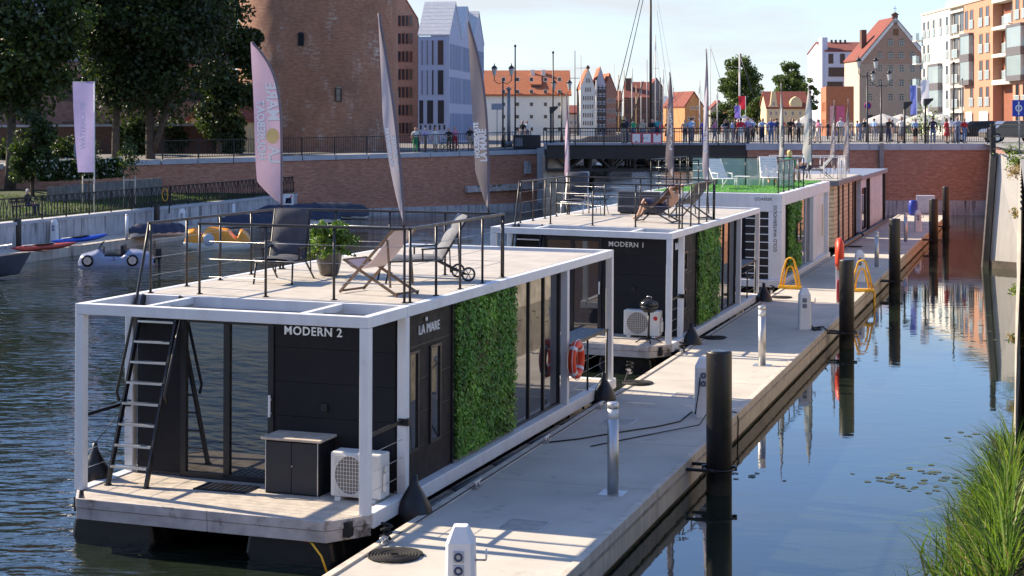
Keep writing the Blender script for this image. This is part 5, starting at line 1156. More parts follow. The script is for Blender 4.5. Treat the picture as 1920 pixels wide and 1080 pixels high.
for y, xs in ((81, (1671, 1692)), (105, (1651, 1671, 1692, 1713)), (130, (1651, 1671, 1692, 1713, 1731)), (157, (1634, 1651, 1671, 1692, 1713, 1731)), (184, (1632, 1671, 1692, 1713, 1731))):
    for x in xs: link('window', wg, None, o, M=Matrix.Translation(((x-1612)/F*GD, -.05, AT(0, y, GD).z-4.5)))
link('hatch', wmesh(.75, .95, BARK, mat('hatch_board', (.2, .09, .04), .8), .08), None, o, M=Matrix.Translation((gw/2+.1, 0, AT(0, 60, GD).z-4.5)))
mb = MB(); mb.torus((gw/2, -.18, AT(0, 42, GD).z-4.5), .26, .06, 'y', 16, 6); mb.build('gable_ring', BRICKD, o)
mb = MB(); mb.box(gw/2-.4, gw/2+.4, -.1, .5, ze+za, ze+za+.55); mb.prism([(gw/2-.6, -.2, ze+za+.55), (gw/2+.6, -.2, ze+za+.55), (gw/2, -.2, ze+za+.95)], (0, .8, 0)); tp = mb.build('gable_cap', BRICKD, o)
mb = MB(); z_ = ze+za+.9; mb.bar((gw/2, .1, z_), (gw/2, .1, z_+1.0), .06, .06); mb.bar((gw/2-.3, .1, z_+.65), (gw/2+.3, .1, z_+.65), .06, .06); mb.build('cross', BLACKM, tp)
mb = MB(); mb.box(1.2, 2.0, 3, 4, ze+2, ze+za*.75); mb.build('chimney', BRICKD, o)
mb = MB(); mb.box(gw*.78, gw*.9, 4, 5.5, ze+1.2, ze+za*.62); mb.build('dormer', mat('greenish_lead', (.2, .25, .23), .6), o)
# apartments: facade X=55.3 facing left, running along y
AX = 55.3; AZ = 4.6
o = thing('apartment_block', 'white and orange waterfront apartment block with glass balconies', 'building', Matrix.Translation((AX, 216, AZ)) @ Matrix.Rotation(-PI/2, 4, 'Z'))
# local x runs towards the camera (y decreasing), local -y faces the canal
WHR = mat('white_apartment_render', (.74, .72, .66), .8, var=.04); ORR = mat('orange_apartment_render', (.47, .24, .15), .8, var=.05); GRM = mat('warm_grey_panel', (.46, .42, .36), .7); BRR = mat('rust_recess', (.26, .09, .05), .8); CHAR = mat('charcoal_bay', (.12, .11, .115), .6)
ST = 3.12; nst = 5; Ht = ST*nst+.4
segs = [(0, 14, WHR, 0), (14, 20.2, GRM, .35), (20.2, 32, ORR, 0), (32, 39.3, BRR, 1.1), (39.3, 62, ORR, 0)]
for a0, a1, m_, rec in segs:
    mb = MB(); mb.box(a0+.003, a1-.003, rec, 14, -1, Ht); mb.build('wing', m_, o)
mb = MB(); mb.box(-.1, 62, -.12, 13, Ht, Ht+.3); mb.build('parapet', GRM, o)
mb = MB(); mb.box(6, 62, 1.5, 1.56, Ht+.3, Ht+1.5); mb.build('terrace_glass', GLASSC, o); mb = MB(); mb.box(7, 62, 4.5, 12, Ht+.3, Ht+3.1); mb.build('penthouse', GRM, o); mb = MB(); mb.box(6.4, 62, 3.2, 12.5, Ht+3.1, Ht+3.4); mb.build('penthouse_roof', CHAR, o)
fw1 = wmesh(.95, 2.2, DKF, GLASSF, .07, (0, 0)); fw2 = wmesh(2.3, 2.6, GRM, GLASSF, .09, (2, 0)); fw3 = wmesh(1.25, 2.3, mat('rust_reveal', (.3, .12, .06), .7), GLASSF, .08, (0, 0))
rail_me = {}
def glassrail(a, z, w_, y=-.12):
    k = round(w_, 2)
    if k not in rail_me:
        mb = MB(); mb.box(-w_/2, w_/2, -.015, .015, 0, 1.0, 0); mb.box(-w_/2, w_/2, -.03, .03, 1.0, 1.05, 1); mb.box(-w_/2, -w_/2+.04, -.03, .03, -.05, 1.0, 1); mb.box(w_/2-.04, w_/2, -.03, .03, -.05, 1.0, 1); me = mb.mesh('balustrade'); me.materials.append(GLASSC); me.materials.append(LTF); rail_me[k] = me
    link('balustrade', rail_me[k], None, o, M=Matrix.Translation((a, y, z)))
for f_ in range(nst):
    z = f_*ST+.25
    for a in (1.4, 3.6, 6.2, 9.6, 12.6):
        if not (f_ in (2, 3) and a in (6.2, 9.6)) or f_ == 0:
            link('window', fw1, None, o, M=Matrix.Translation((a, 0, z+1.25)))
            if f_: glassrail(a, z+.15, 1.5)
    for a in (15.6, 18.4):
        link('window', fw2, None, o, M=Matrix.Translation((a, .35, z+1.4)))
    mb = MB(); mb.box(14, 20.2, -.1, .35, z+ST-.55, z+ST-.25); mb.build('floor_band', mat('pale_band', (.62, .58, .5), .8), o)
    glassrail(15.6, z+.1, 2.4, .1)
    for a in (21.4, 23.6, 27.4, 30.0):
        if not (f_ in (1, 2, 3) and a < 22): link('window', fw3, None, o, M=Matrix.Translation((a, 0, z+1.3)))
        if f_ and not a < 22: glassrail(a, z+.15, 1.6)
    if f_ >= 2:
        link('window', fw2, None, o, M=Matrix.Translation((36.6, 1.1, z+1.4))); glassrail(33.6, z, 2.4, .9); glassrail(36.8, z, 2.6, .2)
        mb = MB(); mb.box(32.2, 39.1, -.2, 1.1, z+ST-.6, z+ST-.2); mb.build('floor_band', MC['pale_band'], o)
    for a in (41, 43.5, 47, 50, 53, 56):
        link('window', fw3, None, o, M=Matrix.Translation((a, 0, z+1.3)))
        if f_: glassrail(a, z+.15, 1.6)
mb = MB(); mb.box(32.2, 39.1, -.2, 1.1, 2*ST-.35, 2*ST+.2); mb.build('floor_band', MC['pale_band'], o)
for a0, a1, f0 in ((5.2, 10.4, 1), (5.2, 10.4, 2), (20.3, 24.3, 2), (20.3, 24.3, 3), (38.6, 43.8, 2), (38.6, 43.8, 3)):
    z = f0*ST+.2; mb = MB(); mb.box(a0, a1, -.6, 0, z-.3, z+.3); mb.box(a0, a1, -.6, 0, z+2.5, z+2.82); mb.box(a0, a0+.2, -.6, 0, z+.3, z+2.5); by = mb.build('bay', CHAR, o)
    mb = MB(); mb.box(a0+.2, a1-.1, -.56, -.52, z+.3, z+2.5); mb.box(a1-.1, a1-.04, -.56, 0, z+.3, z+2.5); mb.build('bay_glass', GLASSC if f0 != 2 else GLASSC, by)
for f_ in range(1, 5):
    z = f_*ST+.2; mb = MB(); mb.box(-1.3, .6, -.9, .0, z-.1, z+.08); bl_ = mb.build('corner_balcony', WHR, o); mb = MB(); mb.box(-1.3, .6, -.92, -.88, z+.08, z+1.1); mb.box(-1.32, -1.28, -.9, 0, z+.08, z+1.1); mb.build('glass', GLASSC, bl_)
for a, w_ in ((22.5, 2.6), (28.5, 3.4), (9, 3), (3, 2)): mb = MB(); mb.box(a-w_/2, a+w_/2, -.08, 0, 1.7, 2.9); mb.build('shop_sign', WHITE2, o); 
for a in (16, 22.5, 28.5, 45): mb = MB(); mb.box(a-1.6, a+1.6, -.06, -.0, .1, 1.6); mb.build('shop_window', GLASSF, o)

# ================================================================== TREES
def tree(name, label, base, h, crown, n, leaf, mats, trunk_r=.25, limbs=7, seed=1, clumps=46, cr=.34, lo=.28, fork=False, flat=1.):
    # crown: (rx, ry, z0, z1)
    rs = np.random.default_rng(seed); rr = random.Random(seed); base = V(base)
    o = thing(name, label, 'tree', Matrix.Translation(base)); rx, ry, z0, z1 = crown; cz = (z0+z1)/2; rz = (z1-z0)/2
    mb = MB(); top = V((rr.uniform(-.3, .3)*rx*.3, 0, cz+rz*.3)); pts = [V((0, 0, -.4))]+[V((top.x*t+rr.uniform(-.08, .08), rr.uniform(-.08, .08), top.z*t)) for t in (.2, .4, .6, .8, 1.)]
    mb.path(pts, [trunk_r*1.25, trunk_r, trunk_r*.85, trunk_r*.65, trunk_r*.45, trunk_r*.2], 9)
    if fork: mb.path([V((.02, 0, h*.16)), V((rx*.12, -.1, h*.28)), V((rx*.22, 0, h*.42)), V((rx*.4, .1, h*.62))], [trunk_r*.8, trunk_r*.65, trunk_r*.5, trunk_r*.2], 8)
    cs = []
    for k in range(clumps):
        while True:
            q = rs.uniform(-1, 1, 3); l = np.linalg.norm(q)
            if .35 < l < 1: break
        cs.append(V((q[0]*rx*.86, q[1]*ry*.86, cz+q[2]*rz*.86)))
    for k in range(limbs):
        e = cs[k % len(cs)]; s0 = pts[2].lerp(pts[5], rr.uniform(0, .7)); mid = s0.lerp(e, .5)+V((0, 0, rr.uniform(.0, .15)*h*.2)); mb.path([s0, mid, e], [trunk_r*.42, trunk_r*.28, trunk_r*.08], 6)
    mb.build('trunk', BARK, o)
    C = np.array([list(c) for c in cs]); idx = rs.integers(0, clumps, n); rad = cr*min(rx, rz)*(.6+.8*rs.random(clumps))
    off = rs.normal(size=(n, 3)); off /= np.linalg.norm(off, axis=1)[:, None]; off *= (rs.random(n)**.42)[:, None]*rad[idx][:, None]; off[:, 2] *= .72*flat
    pos = C[idx]+off; tone = rs.random(clumps); mi = np.clip((tone[idx]*1.0+rs.random(n)*.7)*len(mats)/1.7, 0, len(mats)-1).astype(int)
    leaves('crown', pos, leaf, mats, mi, o, None, aspect=.62)
    return o
LT = [LEAFD, LEAFD, LEAFM]
tree('lawn_tree', 'large dark tree with forked trunk left of the brick tower', ON(283, 350, 2.1), 13, (5.3, 4.0, 3.4, 16.5), 42000, .30, LT, .3, 12, 3, 110, .30, fork=True)
tree('lawn_tree', 'dark leafy tree at the left edge above the bench', V((-29.2, 93, 2.0)), 12, (5.0, 4, 3.2, 16), 30000, .32, [LEAFD, LEAFM, LEAFD], .28, 10, 5, 90, .29)
tree('lawn_tree', 'dark tree behind the pale banner between two larger trees', V((-24.5, 99, 2.2)), 13, (4.0, 3.5, 5.0, 17.5), 26000, .32, LT, .24, 9, 9, 75, .31)
tree('terrace_tree', 'slim dark tree touching the left side of the tower', V((-19.4, 106, 3.9)), 9, (2.9, 2.2, -.3, 14), 22000, .28, LT, .16, 9, 13, 60, .34)
tree('corner_tree', 'young leafy tree standing by the bench at far left', ON(62, 372, 1.9), 6, (1.35, 1.3, .3, 4.8), 8000, .2, [LEAFD, LEAFM], .1, 6, 15, 40, .36)
for px, D, w_, h_, lab in ((255, 104, 2.2, 2.6, 'dark shrub under the forked tree'), (330, 108, 2.0, 2.4, 'dark shrub before the ochre outbuilding'), (430, 108, 1.8, 2.6, 'dark shrub against the foot of the tower'), (120, 100, 3.0, 2.8, 'wide dark shrub behind the flowering hedge'), (20, 98, 2.5, 2.6, 'dark shrub at the left edge behind the bench')):
    P = V(((px-960)/F*D, D, 3.9 if D > 103 else 2.3)); o = thing('shrub', lab, 'shrub', Matrix.Translation(P)); n_ = 3500; q = NR.normal(size=(n_, 3)); q /= np.linalg.norm(q, axis=1)[:, None]; q *= (NR.random(n_)**.35)[:, None]*(1+.25*np.sin(q[:, :1]*7)*np.sin(q[:, 1:2]*9)); leaves('foliage', q*[w_*.6, w_*.4, h_*.55]+[0, 0, h_*.45], .26, [LEAFD, LEAFM, LEAFD], NR.integers(0, 3, n_), o, None)
    mb = MB()
    for k in range(5): mb.tube((0, 0, -.2), (random.uniform(-.5, .5)*w_, random.uniform(-.3, .3), h_*.6), .03, .01, 5)
    mb.build('stems', BARK, o)
LF = [LEAFM, LEAFL, LEAFM]
tree('park_tree', 'rounded sunlit tree beside the leftmost flag mast beyond the bridge', V((AT(1390, 0, 240).x, 240, 4.4)), 10, (3.9, 3.5, -.2, 12.6), 15000, .36, LF, .3, 8, 21, 95, .27)
tree('park_tree', 'rounded sunlit tree above the yellow house', V((AT(1482, 0, 290).x, 290, 4.4)), 12, (3.5, 3, 1.5, 13.4), 12000, .4, LF, .3, 8, 23, 80, .28)
tree('park_tree', 'low bright green tree left of the yellow house', V((AT(1420, 0, 222).x, 222, 4.4)), 5, (1.9, 1.9, .6, 5.6), 4000, .3, [LEAFL, LEAFM], .15, 5, 25, 26, .34)
tree('park_tree', 'small bright tree between the yellow house and brown pavilion', V((AT(1520, 0, 236).x, 236, 4.4)), 7, (1.3, 1.3, 3, 9), 2500, .3, [LEAFL, LEAFM], .14, 5, 27, 20, .34)
tree('park_tree', 'green tree behind the long grey roof and orange house', V((AT(1278, 0, 262).x, 262, 4.4)), 5, (1.5, 1.5, .4, 5.2), 2500, .34, [LEAFM, LEAFL], .14, 5, 29, 20, .34)
tree('park_tree', 'dark green tree at the foot of the orange house', V((AT(1350, 0, 232).x, 232, 4.4)), 4, (1.4, 1.4, .3, 4.4), 2500, .34, [LEAFM, LEAFD], .14, 5, 31, 20, .34)
# far-off belt of trees and small infill houses on the horizon
n = 16000; c = np.stack([NR.uniform(AT(1110, 0, 330).x, AT(1620, 0, 330).x, n), NR.uniform(322, 338, n), NR.random(n)], 1); prof = 2.6+1.5*np.sin(c[:, 0]*.55)+1.1*np.sin(c[:, 0]*1.3+1); c[:, 2] = 4.5+c[:, 2]**.7*np.clip(prof, .8, 6)
o = leaves('distant_wood', c, .7, [LEAFM, LEAFD, LEAFL], NR.integers(0, 3, n)); tag(o, 'low belt of distant green trees on the skyline', 'trees')
for i, (px, wpx, yt, ye, D, m_, r_, ax, lab) in enumerate(((1140, 26, 172, 190, 296, BRICKD, ROOFR, 'x', 'low dark brick house between the slim brick gable and the dark granary'), (1246, 34, 196, 212, 300, BRICKG, ROOFR, 'x', 'low brown house behind the grey masts'), (1333, 30, 190, 205, 300, mat('buff_plaster', (.5, .42, .33), .85), ROOFR, 'y', 'buff gabled house behind the thin grey flag'), (1360, 40, 205, 218, 290, BRICKG, ROOFO, 'x', 'long low orange-roofed house behind the bridge crowd'), (1512, 36, 178, 198, 275, BRICKO, ROOFR, 'x', 'red-roofed house right of the yellow house'), (1060, 30, 200, 214, 230, mat('buff_plaster', (.5, .42, .33)), ROOFR, 'x', 'small red-roofed house behind the white granary end'))):
    x0 = AT(px, 0, D).x; wd = AT(px+wpx, 0, D).x-x0; zt = AT(0, ye, D).z-4.4; o = house('small_house', lab, V((x0, D, 4.4)), 0, wd, 6, zt, AT(0, yt, D).z-4.4-zt, m_, r_, ax, .12); wins(o, wmesh(.4, .6, LTF, GLASSF, .05, (1, 0)), [(wd*(k+.5)/4, zt*.6) for k in range(4)])
# flowering hedge
n = 9000; hx = NR.uniform(0, 1, n); hp = np.array([list(V((AT(75, 0, 88).x, 88, 3.0)).lerp(V((AT(228, 0, 92).x, 92, 3.1)), a)) for a in hx])
hp += np.stack([NR.normal(size=n)*.1, NR.uniform(-.5, .5, n), (NR.random(n)-.12)*1.05], 1)
o = thing('flowering_hedge', 'hedge with white blossoms above the retaining wall', 'hedge'); leaves('foliage', hp, .18, [LEAFM, LEAFD], NR.integers(0, 2, n), o)
k = NR.choice(n, 420, False); fp = hp[k]+np.array([0, -.28, .16]); fp = fp[fp[:, 2] > 3.05]; leaves('blossoms', fp, .13, mat('white_petal', (.45, .5, .4), .8), None, o, aspect=.9)

# ================================================================== ADDED HOUSE ROWS BEHIND THE VIEWER (block low sky light, seen only in reflections)
for x, w_, h_, lab, m_ in ((-58, 34, 13, 'added brick house row blocking low sky behind the viewer on the left', BRICKD), (-20, 30, 15, 'added plastered house row blocking low sky behind the viewer', mat('dull_ochre', (.34, .28, .2), .9, var=.15)), (14, 34, 14, 'added brick warehouse row blocking low sky behind the viewer on the right', BRICKG)):
    o = thing('sky_block_house_row', lab, 'building', T(x, -34, 3)); mb = MB(); mb.box(0, w_, -12, 0, -3.2, h_); mb.build('wall', m_, o); mb = MB(); mb.prism([(-.3, .4, h_), (-.3, -12.4, h_), (-.3, -6, h_+6)], (w_+.6, 0, 0)); mb.build('roof', ROOFR, o)
    for i in range(int(w_/3)):
        for k in range(4): link('window', wmesh(1.1, 1.7, LTF, GLASSF, .08, (1, 1)), None, o, M=Matrix.Translation((1.5+i*3, 0, 1.6+k*3.2)) @ Matrix.Rotation(PI, 4, 'Z'))
# ================================================================== FLAGS
POLE = mat('dark_flag_pole', (.03, .03, .035), .4)
WPRINT = mat('white_print', (.85, .84, .84), .8, var=0)
def feather(M, label, h, lean, wid, pw, cl, txt=None, tm=None, mirror=False, wave=.05, q=18, curl=.15, tsize=.28, sub=None, foot=.16, sun=False, tw=None):
    # local: x across the cloth (pole at x=0, cloth towards -x), z up
    o = thing('feather_flag', label, 'flag', M); tw = tw or max(wid, .2)
    ap = lambda s: -lean*s**pw
    mb = MB(); mb.path([(ap(i/24), 0, h*i/24) for i in range(25)], [.016-.008*i/24 for i in range(25)], 7); mb.build('pole', POLE, o)
    kk = lambda s: min(1., (max(0, s-.02)/foot))**.8*(1-s**q)
    def g(a, b):
        s = .02+b*.975; k1 = min(1., max(0, s-.02)/foot)**.7; tr_ = ap(s)*(1-k1)-(wid+(lean-wid)*s)*k1; return V((ap(s)+(tr_-ap(s))*a, wave*a*math.sin(9*s+a*2.2)+curl*a*(1-s)**4, h*s+.0))
    mb = MB(); mb.grid(g, 8, 48); mb.build('cloth', cl, o)
    mb = MB(); mb.path([V((ap(s), 0, h*s)) for s in [.02+.975*i/40 for i in range(41)]], .022, 6); mb.build('sleeve', mat('flag_sleeve', (.16, .14, .17), .8), o)
    def put(t, size, a0, s0, nm='lettering', m_=tm):
        c = bpy.data.curves.new(nm, 'FONT'); c.body = t; c.size = size; c.resolution_u = 2; c.offset = .006; ob = bpy.data.objects.new(nm, c); COL.objects.link(ob)
        me = bpy.data.meshes.new_from_object(ob.evaluated_get(bpy.context.evaluated_depsgraph_get())); bpy.data.objects.remove(ob); me.materials.clear()
        for sd in (-1, 1):
            m2 = me.copy()
            for v in m2.vertices:
                lx, ly = v.co.x, v.co.y; s = s0+lx/h; a = min(1, a0+ly/tw)
                if mirror: a = max(0, a0-ly/tw)
                s = min(.99, max(.03, s)); Q = g(a, (s-.02)/.975); v.co = Q+V((0, sd*.006, 0))
            link(nm, m2, m_, o)
            if sd == 1: pass
    if txt: put(txt, tsize, .1 if not mirror else .47, .27)
    if sub: put(sub, tsize*.68, .62 if not mirror else .88, .29)
    if sun:
        Q = g(.32, (.435-.02)/.975); mb = MB(); mb.lathe([(0, 0), (.115, 0)], 20, M=Matrix.Rotation(PI/2, 4, 'X'), sx=1, sy=1); mb.build('sun_emblem', mat('emblem_gold', (.72, .52, .22), .7), o, M=Matrix.Translation(Q+V((0, -.012, 0))) @ Matrix.Scale(1.2, 4, (0, 0, 1)))
    return o
PINK = cloth('pink_flag_cloth', (.62, .44, .53), .2); GREYF_ = cloth('grey_flag_cloth', (.50, .45, .48), .2); DKFL = cloth('brown_grey_flag_cloth', (.27, .23, .23), .2); WHF = cloth('white_flag_cloth', (.70, .66, .60), .3); PATF = cloth('mottled_flag_cloth', (.30, .26, .25), .4)
zr1 = 3.78
def fl(BM, x, y, yl_, zl=3.78, rz=0.):
    # foot of the pole: on the railing, at the measured photo column
    P = BM @ V((-2.3, yl_, zl)); D = P.y
    for _ in range(6):
        W_ = V(((x-960)/F*D, D, P.z)); Lc = BM.inverted() @ W_; D += (yl_-Lc.y)*.95
    Lc = BM.inverted() @ V(((x-960)/F*D, D, P.z)); Lc.z = zl
    W_ = BM @ Lc; return T(W_.x, W_.y, W_.z, rz)
M_ = fl(BM1, 528, 395, 5.95); feather(M_, 'wide pale pink feather flag with mirrored houseboat lettering on the nearest roof', 3.0, .55, .44, 6, PINK, 'LA      MARE', WPRINT, True, .04, 20, .25, .27, 'HOUSEBOAT', .14, True)
M_ = fl(BM1, 757, 418, 1.75); feather(M_, 'narrow grey feather flag at the front corner of the nearest roof', 3.16, .37, .25, 1.6, GREYF_, 'LA MARE', WPRINT, False, .05, 14, .1, .13, 'HOUSEBOATS', .5)
M_ = fl(BM1, 916, 402, 5.9); feather(M_, 'brown-grey feather flag with white lettering at the back corner of the nearest roof', 3.3, .36, .19, 3.4, DKFL, 'LA MARE', WPRINT, False, .05, 14, .1, .14, 'HOUSEBOATS', .2)
M_ = fl(BM2, 1068, 325, 9.0, 3.2); feather(M_, 'slim twisted mauve feather flag at the left rear of the second roof', 3.0, .1, .17, 2, PINK, 'HOUSEBOAT', WPRINT, False, .1, 10, .1, .13)
M_ = fl(BM2, 1262, 345, 5.9); feather(M_, 'dark grey feather flag reading MARE above the reclining man', 3.0, .1, .24, 5, DKFL, 'LA MARE', WPRINT, True, .07, 10, .25, .26)
M_ = fl(BM2, 1328, 340, 7.4, 3.4); feather(M_, 'tall thin grey feather flag at the rear right of the second roof', 4.1, .06, .2, 4, GREYF_, 'MARE', WPRINT, False, .1, 8, .2, .24)
M_ = fl(BM3, 1470, 300, 6.4, 3.5); feather(M_, 'slim cream feather flag standing on the turf roof', 3.4, .12, .2, 2, WHF, 'GOLD WATER', BLACKM, False, .08, 9, .2, .13)
M_ = fl(BM3, 1522, 290, 9.5, 3.6); feather(M_, 'broad white feather flag behind the turf roof railing', 3.3, .15, .42, 6, WHF, 'WATERHOUSE', BLACKM, False, .1, 9, .3, .16)
M_ = fl(BM4, 1566, 300, 3.0, 3.3); feather(M_, 'left mottled grey feather flag on the slatted houseboat', 3.2, .05, .3, 2, PATF, 'GOLD WATER', WPRINT, False, .1, 8, .2, .2)
M_ = fl(BM4, 1592, 300, 6.0, 3.1); feather(M_, 'right mottled grey feather flag on the slatted houseboat', 3.5, .05, .36, 2, PATF, 'GOLD WATER', WPRINT, False, .1, 8, .2, .2)
# lavender banner on white pole, left bank
P = ON(177, 398, 1.6)
o = thing('banner_pole', 'lavender vertical banner on a white pole behind the left fence', 'banner', T(P.x, P.y, P.z, .1)); s_ = P.y/F
mb = MB(); mb.tube((0, 0, 0), (0, 0, 245*s_), .035, .025, 10); mb.build('pole', WHITE2, o)
LAV = cloth('lavender_cloth', (.44, .38, .62), .35)
mb = MB(); mb.grid(lambda a, b: V((-.03-a*(39-10*(1-b)**1.5)*s_, .05*math.sin(5*b+3*a), (75+170*b)*s_)), 6, 20); mb.build('cloth', LAV, o)
mb = MB(); mb.bar((0, 0, 244.5*s_), (-39*s_, 0, 244.5*s_), .03, .03); mb.build('top_arm', WHITE2, o)
text('lettering', 'WATERHOUSE', .36, mat('pale_lavender_print', (.62, .58, .76), .8), o, Matrix.Translation((-.42, -.09, 118*s_)) @ Matrix.Rotation(PI/2, 4, 'X') @ Matrix.Rotation(PI/2, 4, 'Z'), .001)

# ================================================================== PEOPLE
def body(name, J, bones, sub=2):
    # J: joint -> (pos, radius); bones: (a, b, region)
    names = list(J); idx = {n_: i for i, n_ in enumerate(names)}
    me = bpy.data.meshes.new(name); me.from_pydata([J[n_][0] for n_ in names], [(idx[a], idx[b_]) for a, b_, _ in bones], [])
    ob = bpy.data.objects.new(name, me); COL.objects.link(ob)
    ob.modifiers.new('skin', 'SKIN')
    for i, n_ in enumerate(names):
        sv = me.skin_vertices[0].data[i]; r = J[n_][1]; sv.radius = r if isinstance(r, tuple) else (r, r); sv.use_root = (n_ == 'pelvis')
    ss = ob.modifiers.new('sub', 'SUBSURF'); ss.levels = sub; ss.render_levels = sub
    out = bpy.data.meshes.new_from_object(ob.evaluated_get(bpy.context.evaluated_depsgraph_get())); bpy.data.objects.remove(ob)
    reg = {'skin': 0, 'top': 1, 'bottom': 2, 'hair': 3, 'shoe': 4}
    segs = [(V(J[a][0]), V(J[b_][0]), reg[r_]) for a, b_, r_ in bones]
    hd = V(J['head'][0]); nk = V(J['neck'][0]); up = (hd-nk).normalized(); fw = V(J['_face']) if '_face' in J else V((0, -1, 0))
    for p in out.polygons:
        c = p.center; best = 9; mi = 0
        for a, b_, r_ in segs:
            t = max(0, min(1, (c-a).dot(b_-a)/max(1e-6, (b_-a).length_squared))); d_ = (c-a.lerp(b_, t)).length
            if d_ < best: best = d_; mi = r_
        if mi == 3: 
            rel = c-hd; mi = 0 if (rel.dot(FACE) > .035 and rel.dot(up) < .075) or rel.dot(up) < -.09 else 3
        p.material_index = mi; p.use_smooth = True
    for k in ('skin', 'top', 'bottom', 'hair', 'shoe'): out.materials.append(SKIN)
    out.name = name; return out
FACE = V((0, -1, 0))
def mkpose(kind, sleeve='skin', legs='bottom', fat=1.):
    global FACE
    FACE = V((0, -1, 0)); fr = 1.
    J = {}
    def S(n_, p, r): J[n_] = (p, r)
    if kind in ('stand', 'walk', 'lean'):
        ly = .0 if kind == 'lean' else 0
        S('pelvis', (0, 0, .93), (.155*fat, .115*fat)); S('waist', (0, 0, 1.08), (.135*fat, .1*fat)); S('chest', (0, -.02-(.06 if kind == 'lean' else 0), 1.3), (.165*fat, .115*fat)); S('neck', (0, -.02-(.1 if kind == 'lean' else 0), 1.47), .058); S('headb', (0, -.03-(.12 if kind == 'lean' else 0), 1.55), .085); S('head', (0, -.03-(.13 if kind == 'lean' else 0), 1.63), .1); S('headt', (0, -.02-(.13 if kind == 'lean' else 0), 1.71), .065)
        for s, k in ((-1, 'l'), (1, 'r')):
            st = (.16*s if kind == 'walk' else .02*s)
            S('hip'+k, (.09*s, 0, .88), .095*fat); S('knee'+k, (.1*s, st*.7-.02, .49), .062*fat); S('ank'+k, (.1*s, st+.03, .09), .042); S('toe'+k, (.12*s, st-.13, .035), .035)
            S('sh'+k, (.19*s, -.01-(.05 if kind == 'lean' else 0), 1.38), .062); 
            if kind == 'lean': S('el'+k, (.27*s, -.25, 1.17), .043); S('wr'+k, (.13*s, -.42, 1.12), .032); S('hand'+k, (.06*s, -.48, 1.1), .034)
            else: S('el'+k, (.26*s, .03-st*.6, 1.11), .043); S('wr'+k, (.25*s, -.06-st, .88), .031); S('hand'+k, (.245*s, -.09-st*1.1, .80), .034)
    elif kind == 'sit':
        S('pelvis', (0, 0, .5), (.16*fat, .13*fat)); S('waist', (0, .04, .66), (.14*fat, .11*fat)); S('chest', (0, .07, .88), (.165*fat, .115*fat)); S('neck', (0, .06, 1.05), .056); S('headb', (0, .04, 1.13), .085); S('head', (0, .03, 1.21), .1); S('headt', (0, .04, 1.29), .065)
        for s, k in ((-1, 'l'), (1, 'r')):
            S('hip'+k, (.09*s, -.04, .5), .095*fat); S('knee'+k, (.13*s, -.46, .52), .064); S('ank'+k, (.12*s, -.48, .09), .042); S('toe'+k, (.13*s, -.64, .035), .035)
            S('sh'+k, (.19*s, .06, .96), .062); S('el'+k, (.24*s, .0, .7), .043); S('wr'+k, (.16*s, -.22, .62), .031); S('hand'+k, (.13*s, -.3, .61), .034)
    else:  # recline: feet towards -y, hands behind the head
        S('pelvis', (0, .12, .36), (.16, .12)); S('waist', (0, .28, .45), (.145, .11)); S('chest', (0, .42, .64), (.17, .12)); S('neck', (0, .50, .80), .056); S('headb', (0, .50, .87), .085); S('head', (0, .49, .95), .1); S('headt', (0, .50, 1.03), .065)
        for s, k in ((-1, 'l'), (1, 'r')):
            S('hip'+k, (.09*s, .06, .36), .095); S('knee'+k, (.14*s, -.38, .60), .062); S('ank'+k, (.13*s, -.56, .16), .042); S('toe'+k, (.14*s, -.72, .06), .035)
            S('sh'+k, (.19*s, .46, .73), .06); S('el'+k, (.36*s, .42, .92), .043); S('wr'+k, (.22*s, .56, 1.0), .031); S('hand'+k, (.13*s, .60, .99), .034)
    B = [('pelvis', 'waist', 'bottom' if kind != 'recline' else 'bottom'), ('waist', 'chest', 'top'), ('chest', 'neck', 'top'), ('neck', 'headb', 'skin'), ('headb', 'head', 'hair'), ('head', 'headt', 'hair')]
    for k in 'lr':
        B += [('pelvis', 'hip'+k, 'bottom'), ('hip'+k, 'knee'+k, 'bottom'), ('knee'+k, 'ank'+k, legs), ('ank'+k, 'toe'+k, 'shoe'), ('chest', 'sh'+k, 'top'), ('sh'+k, 'el'+k, 'top'), ('el'+k, 'wr'+k, sleeve), ('wr'+k, 'hand'+k, 'skin')]
        # fingers
        w_ = V(J['wr'+k][0]); h_ = V(J['hand'+k][0]); d_ = (h_-w_).normalized(); sd = d_.cross(V((0, 0, 1)) if abs(d_.z) < .8 else V((1, 0, 0))).normalized()
        for i in range(4): S('f%d%s' % (i, k), tuple(h_+d_*(.075-.008*abs(i-1.3))+sd*(i-1.5)*.02), .009); B.append(('hand'+k, 'f%d%s' % (i, k), 'skin'))
        S('th'+k, tuple(h_+d_*.02+sd*.055), .010); B.append(('hand'+k, 'th'+k, 'skin'))
    return body('person_'+kind, J, B)
POSE = {}
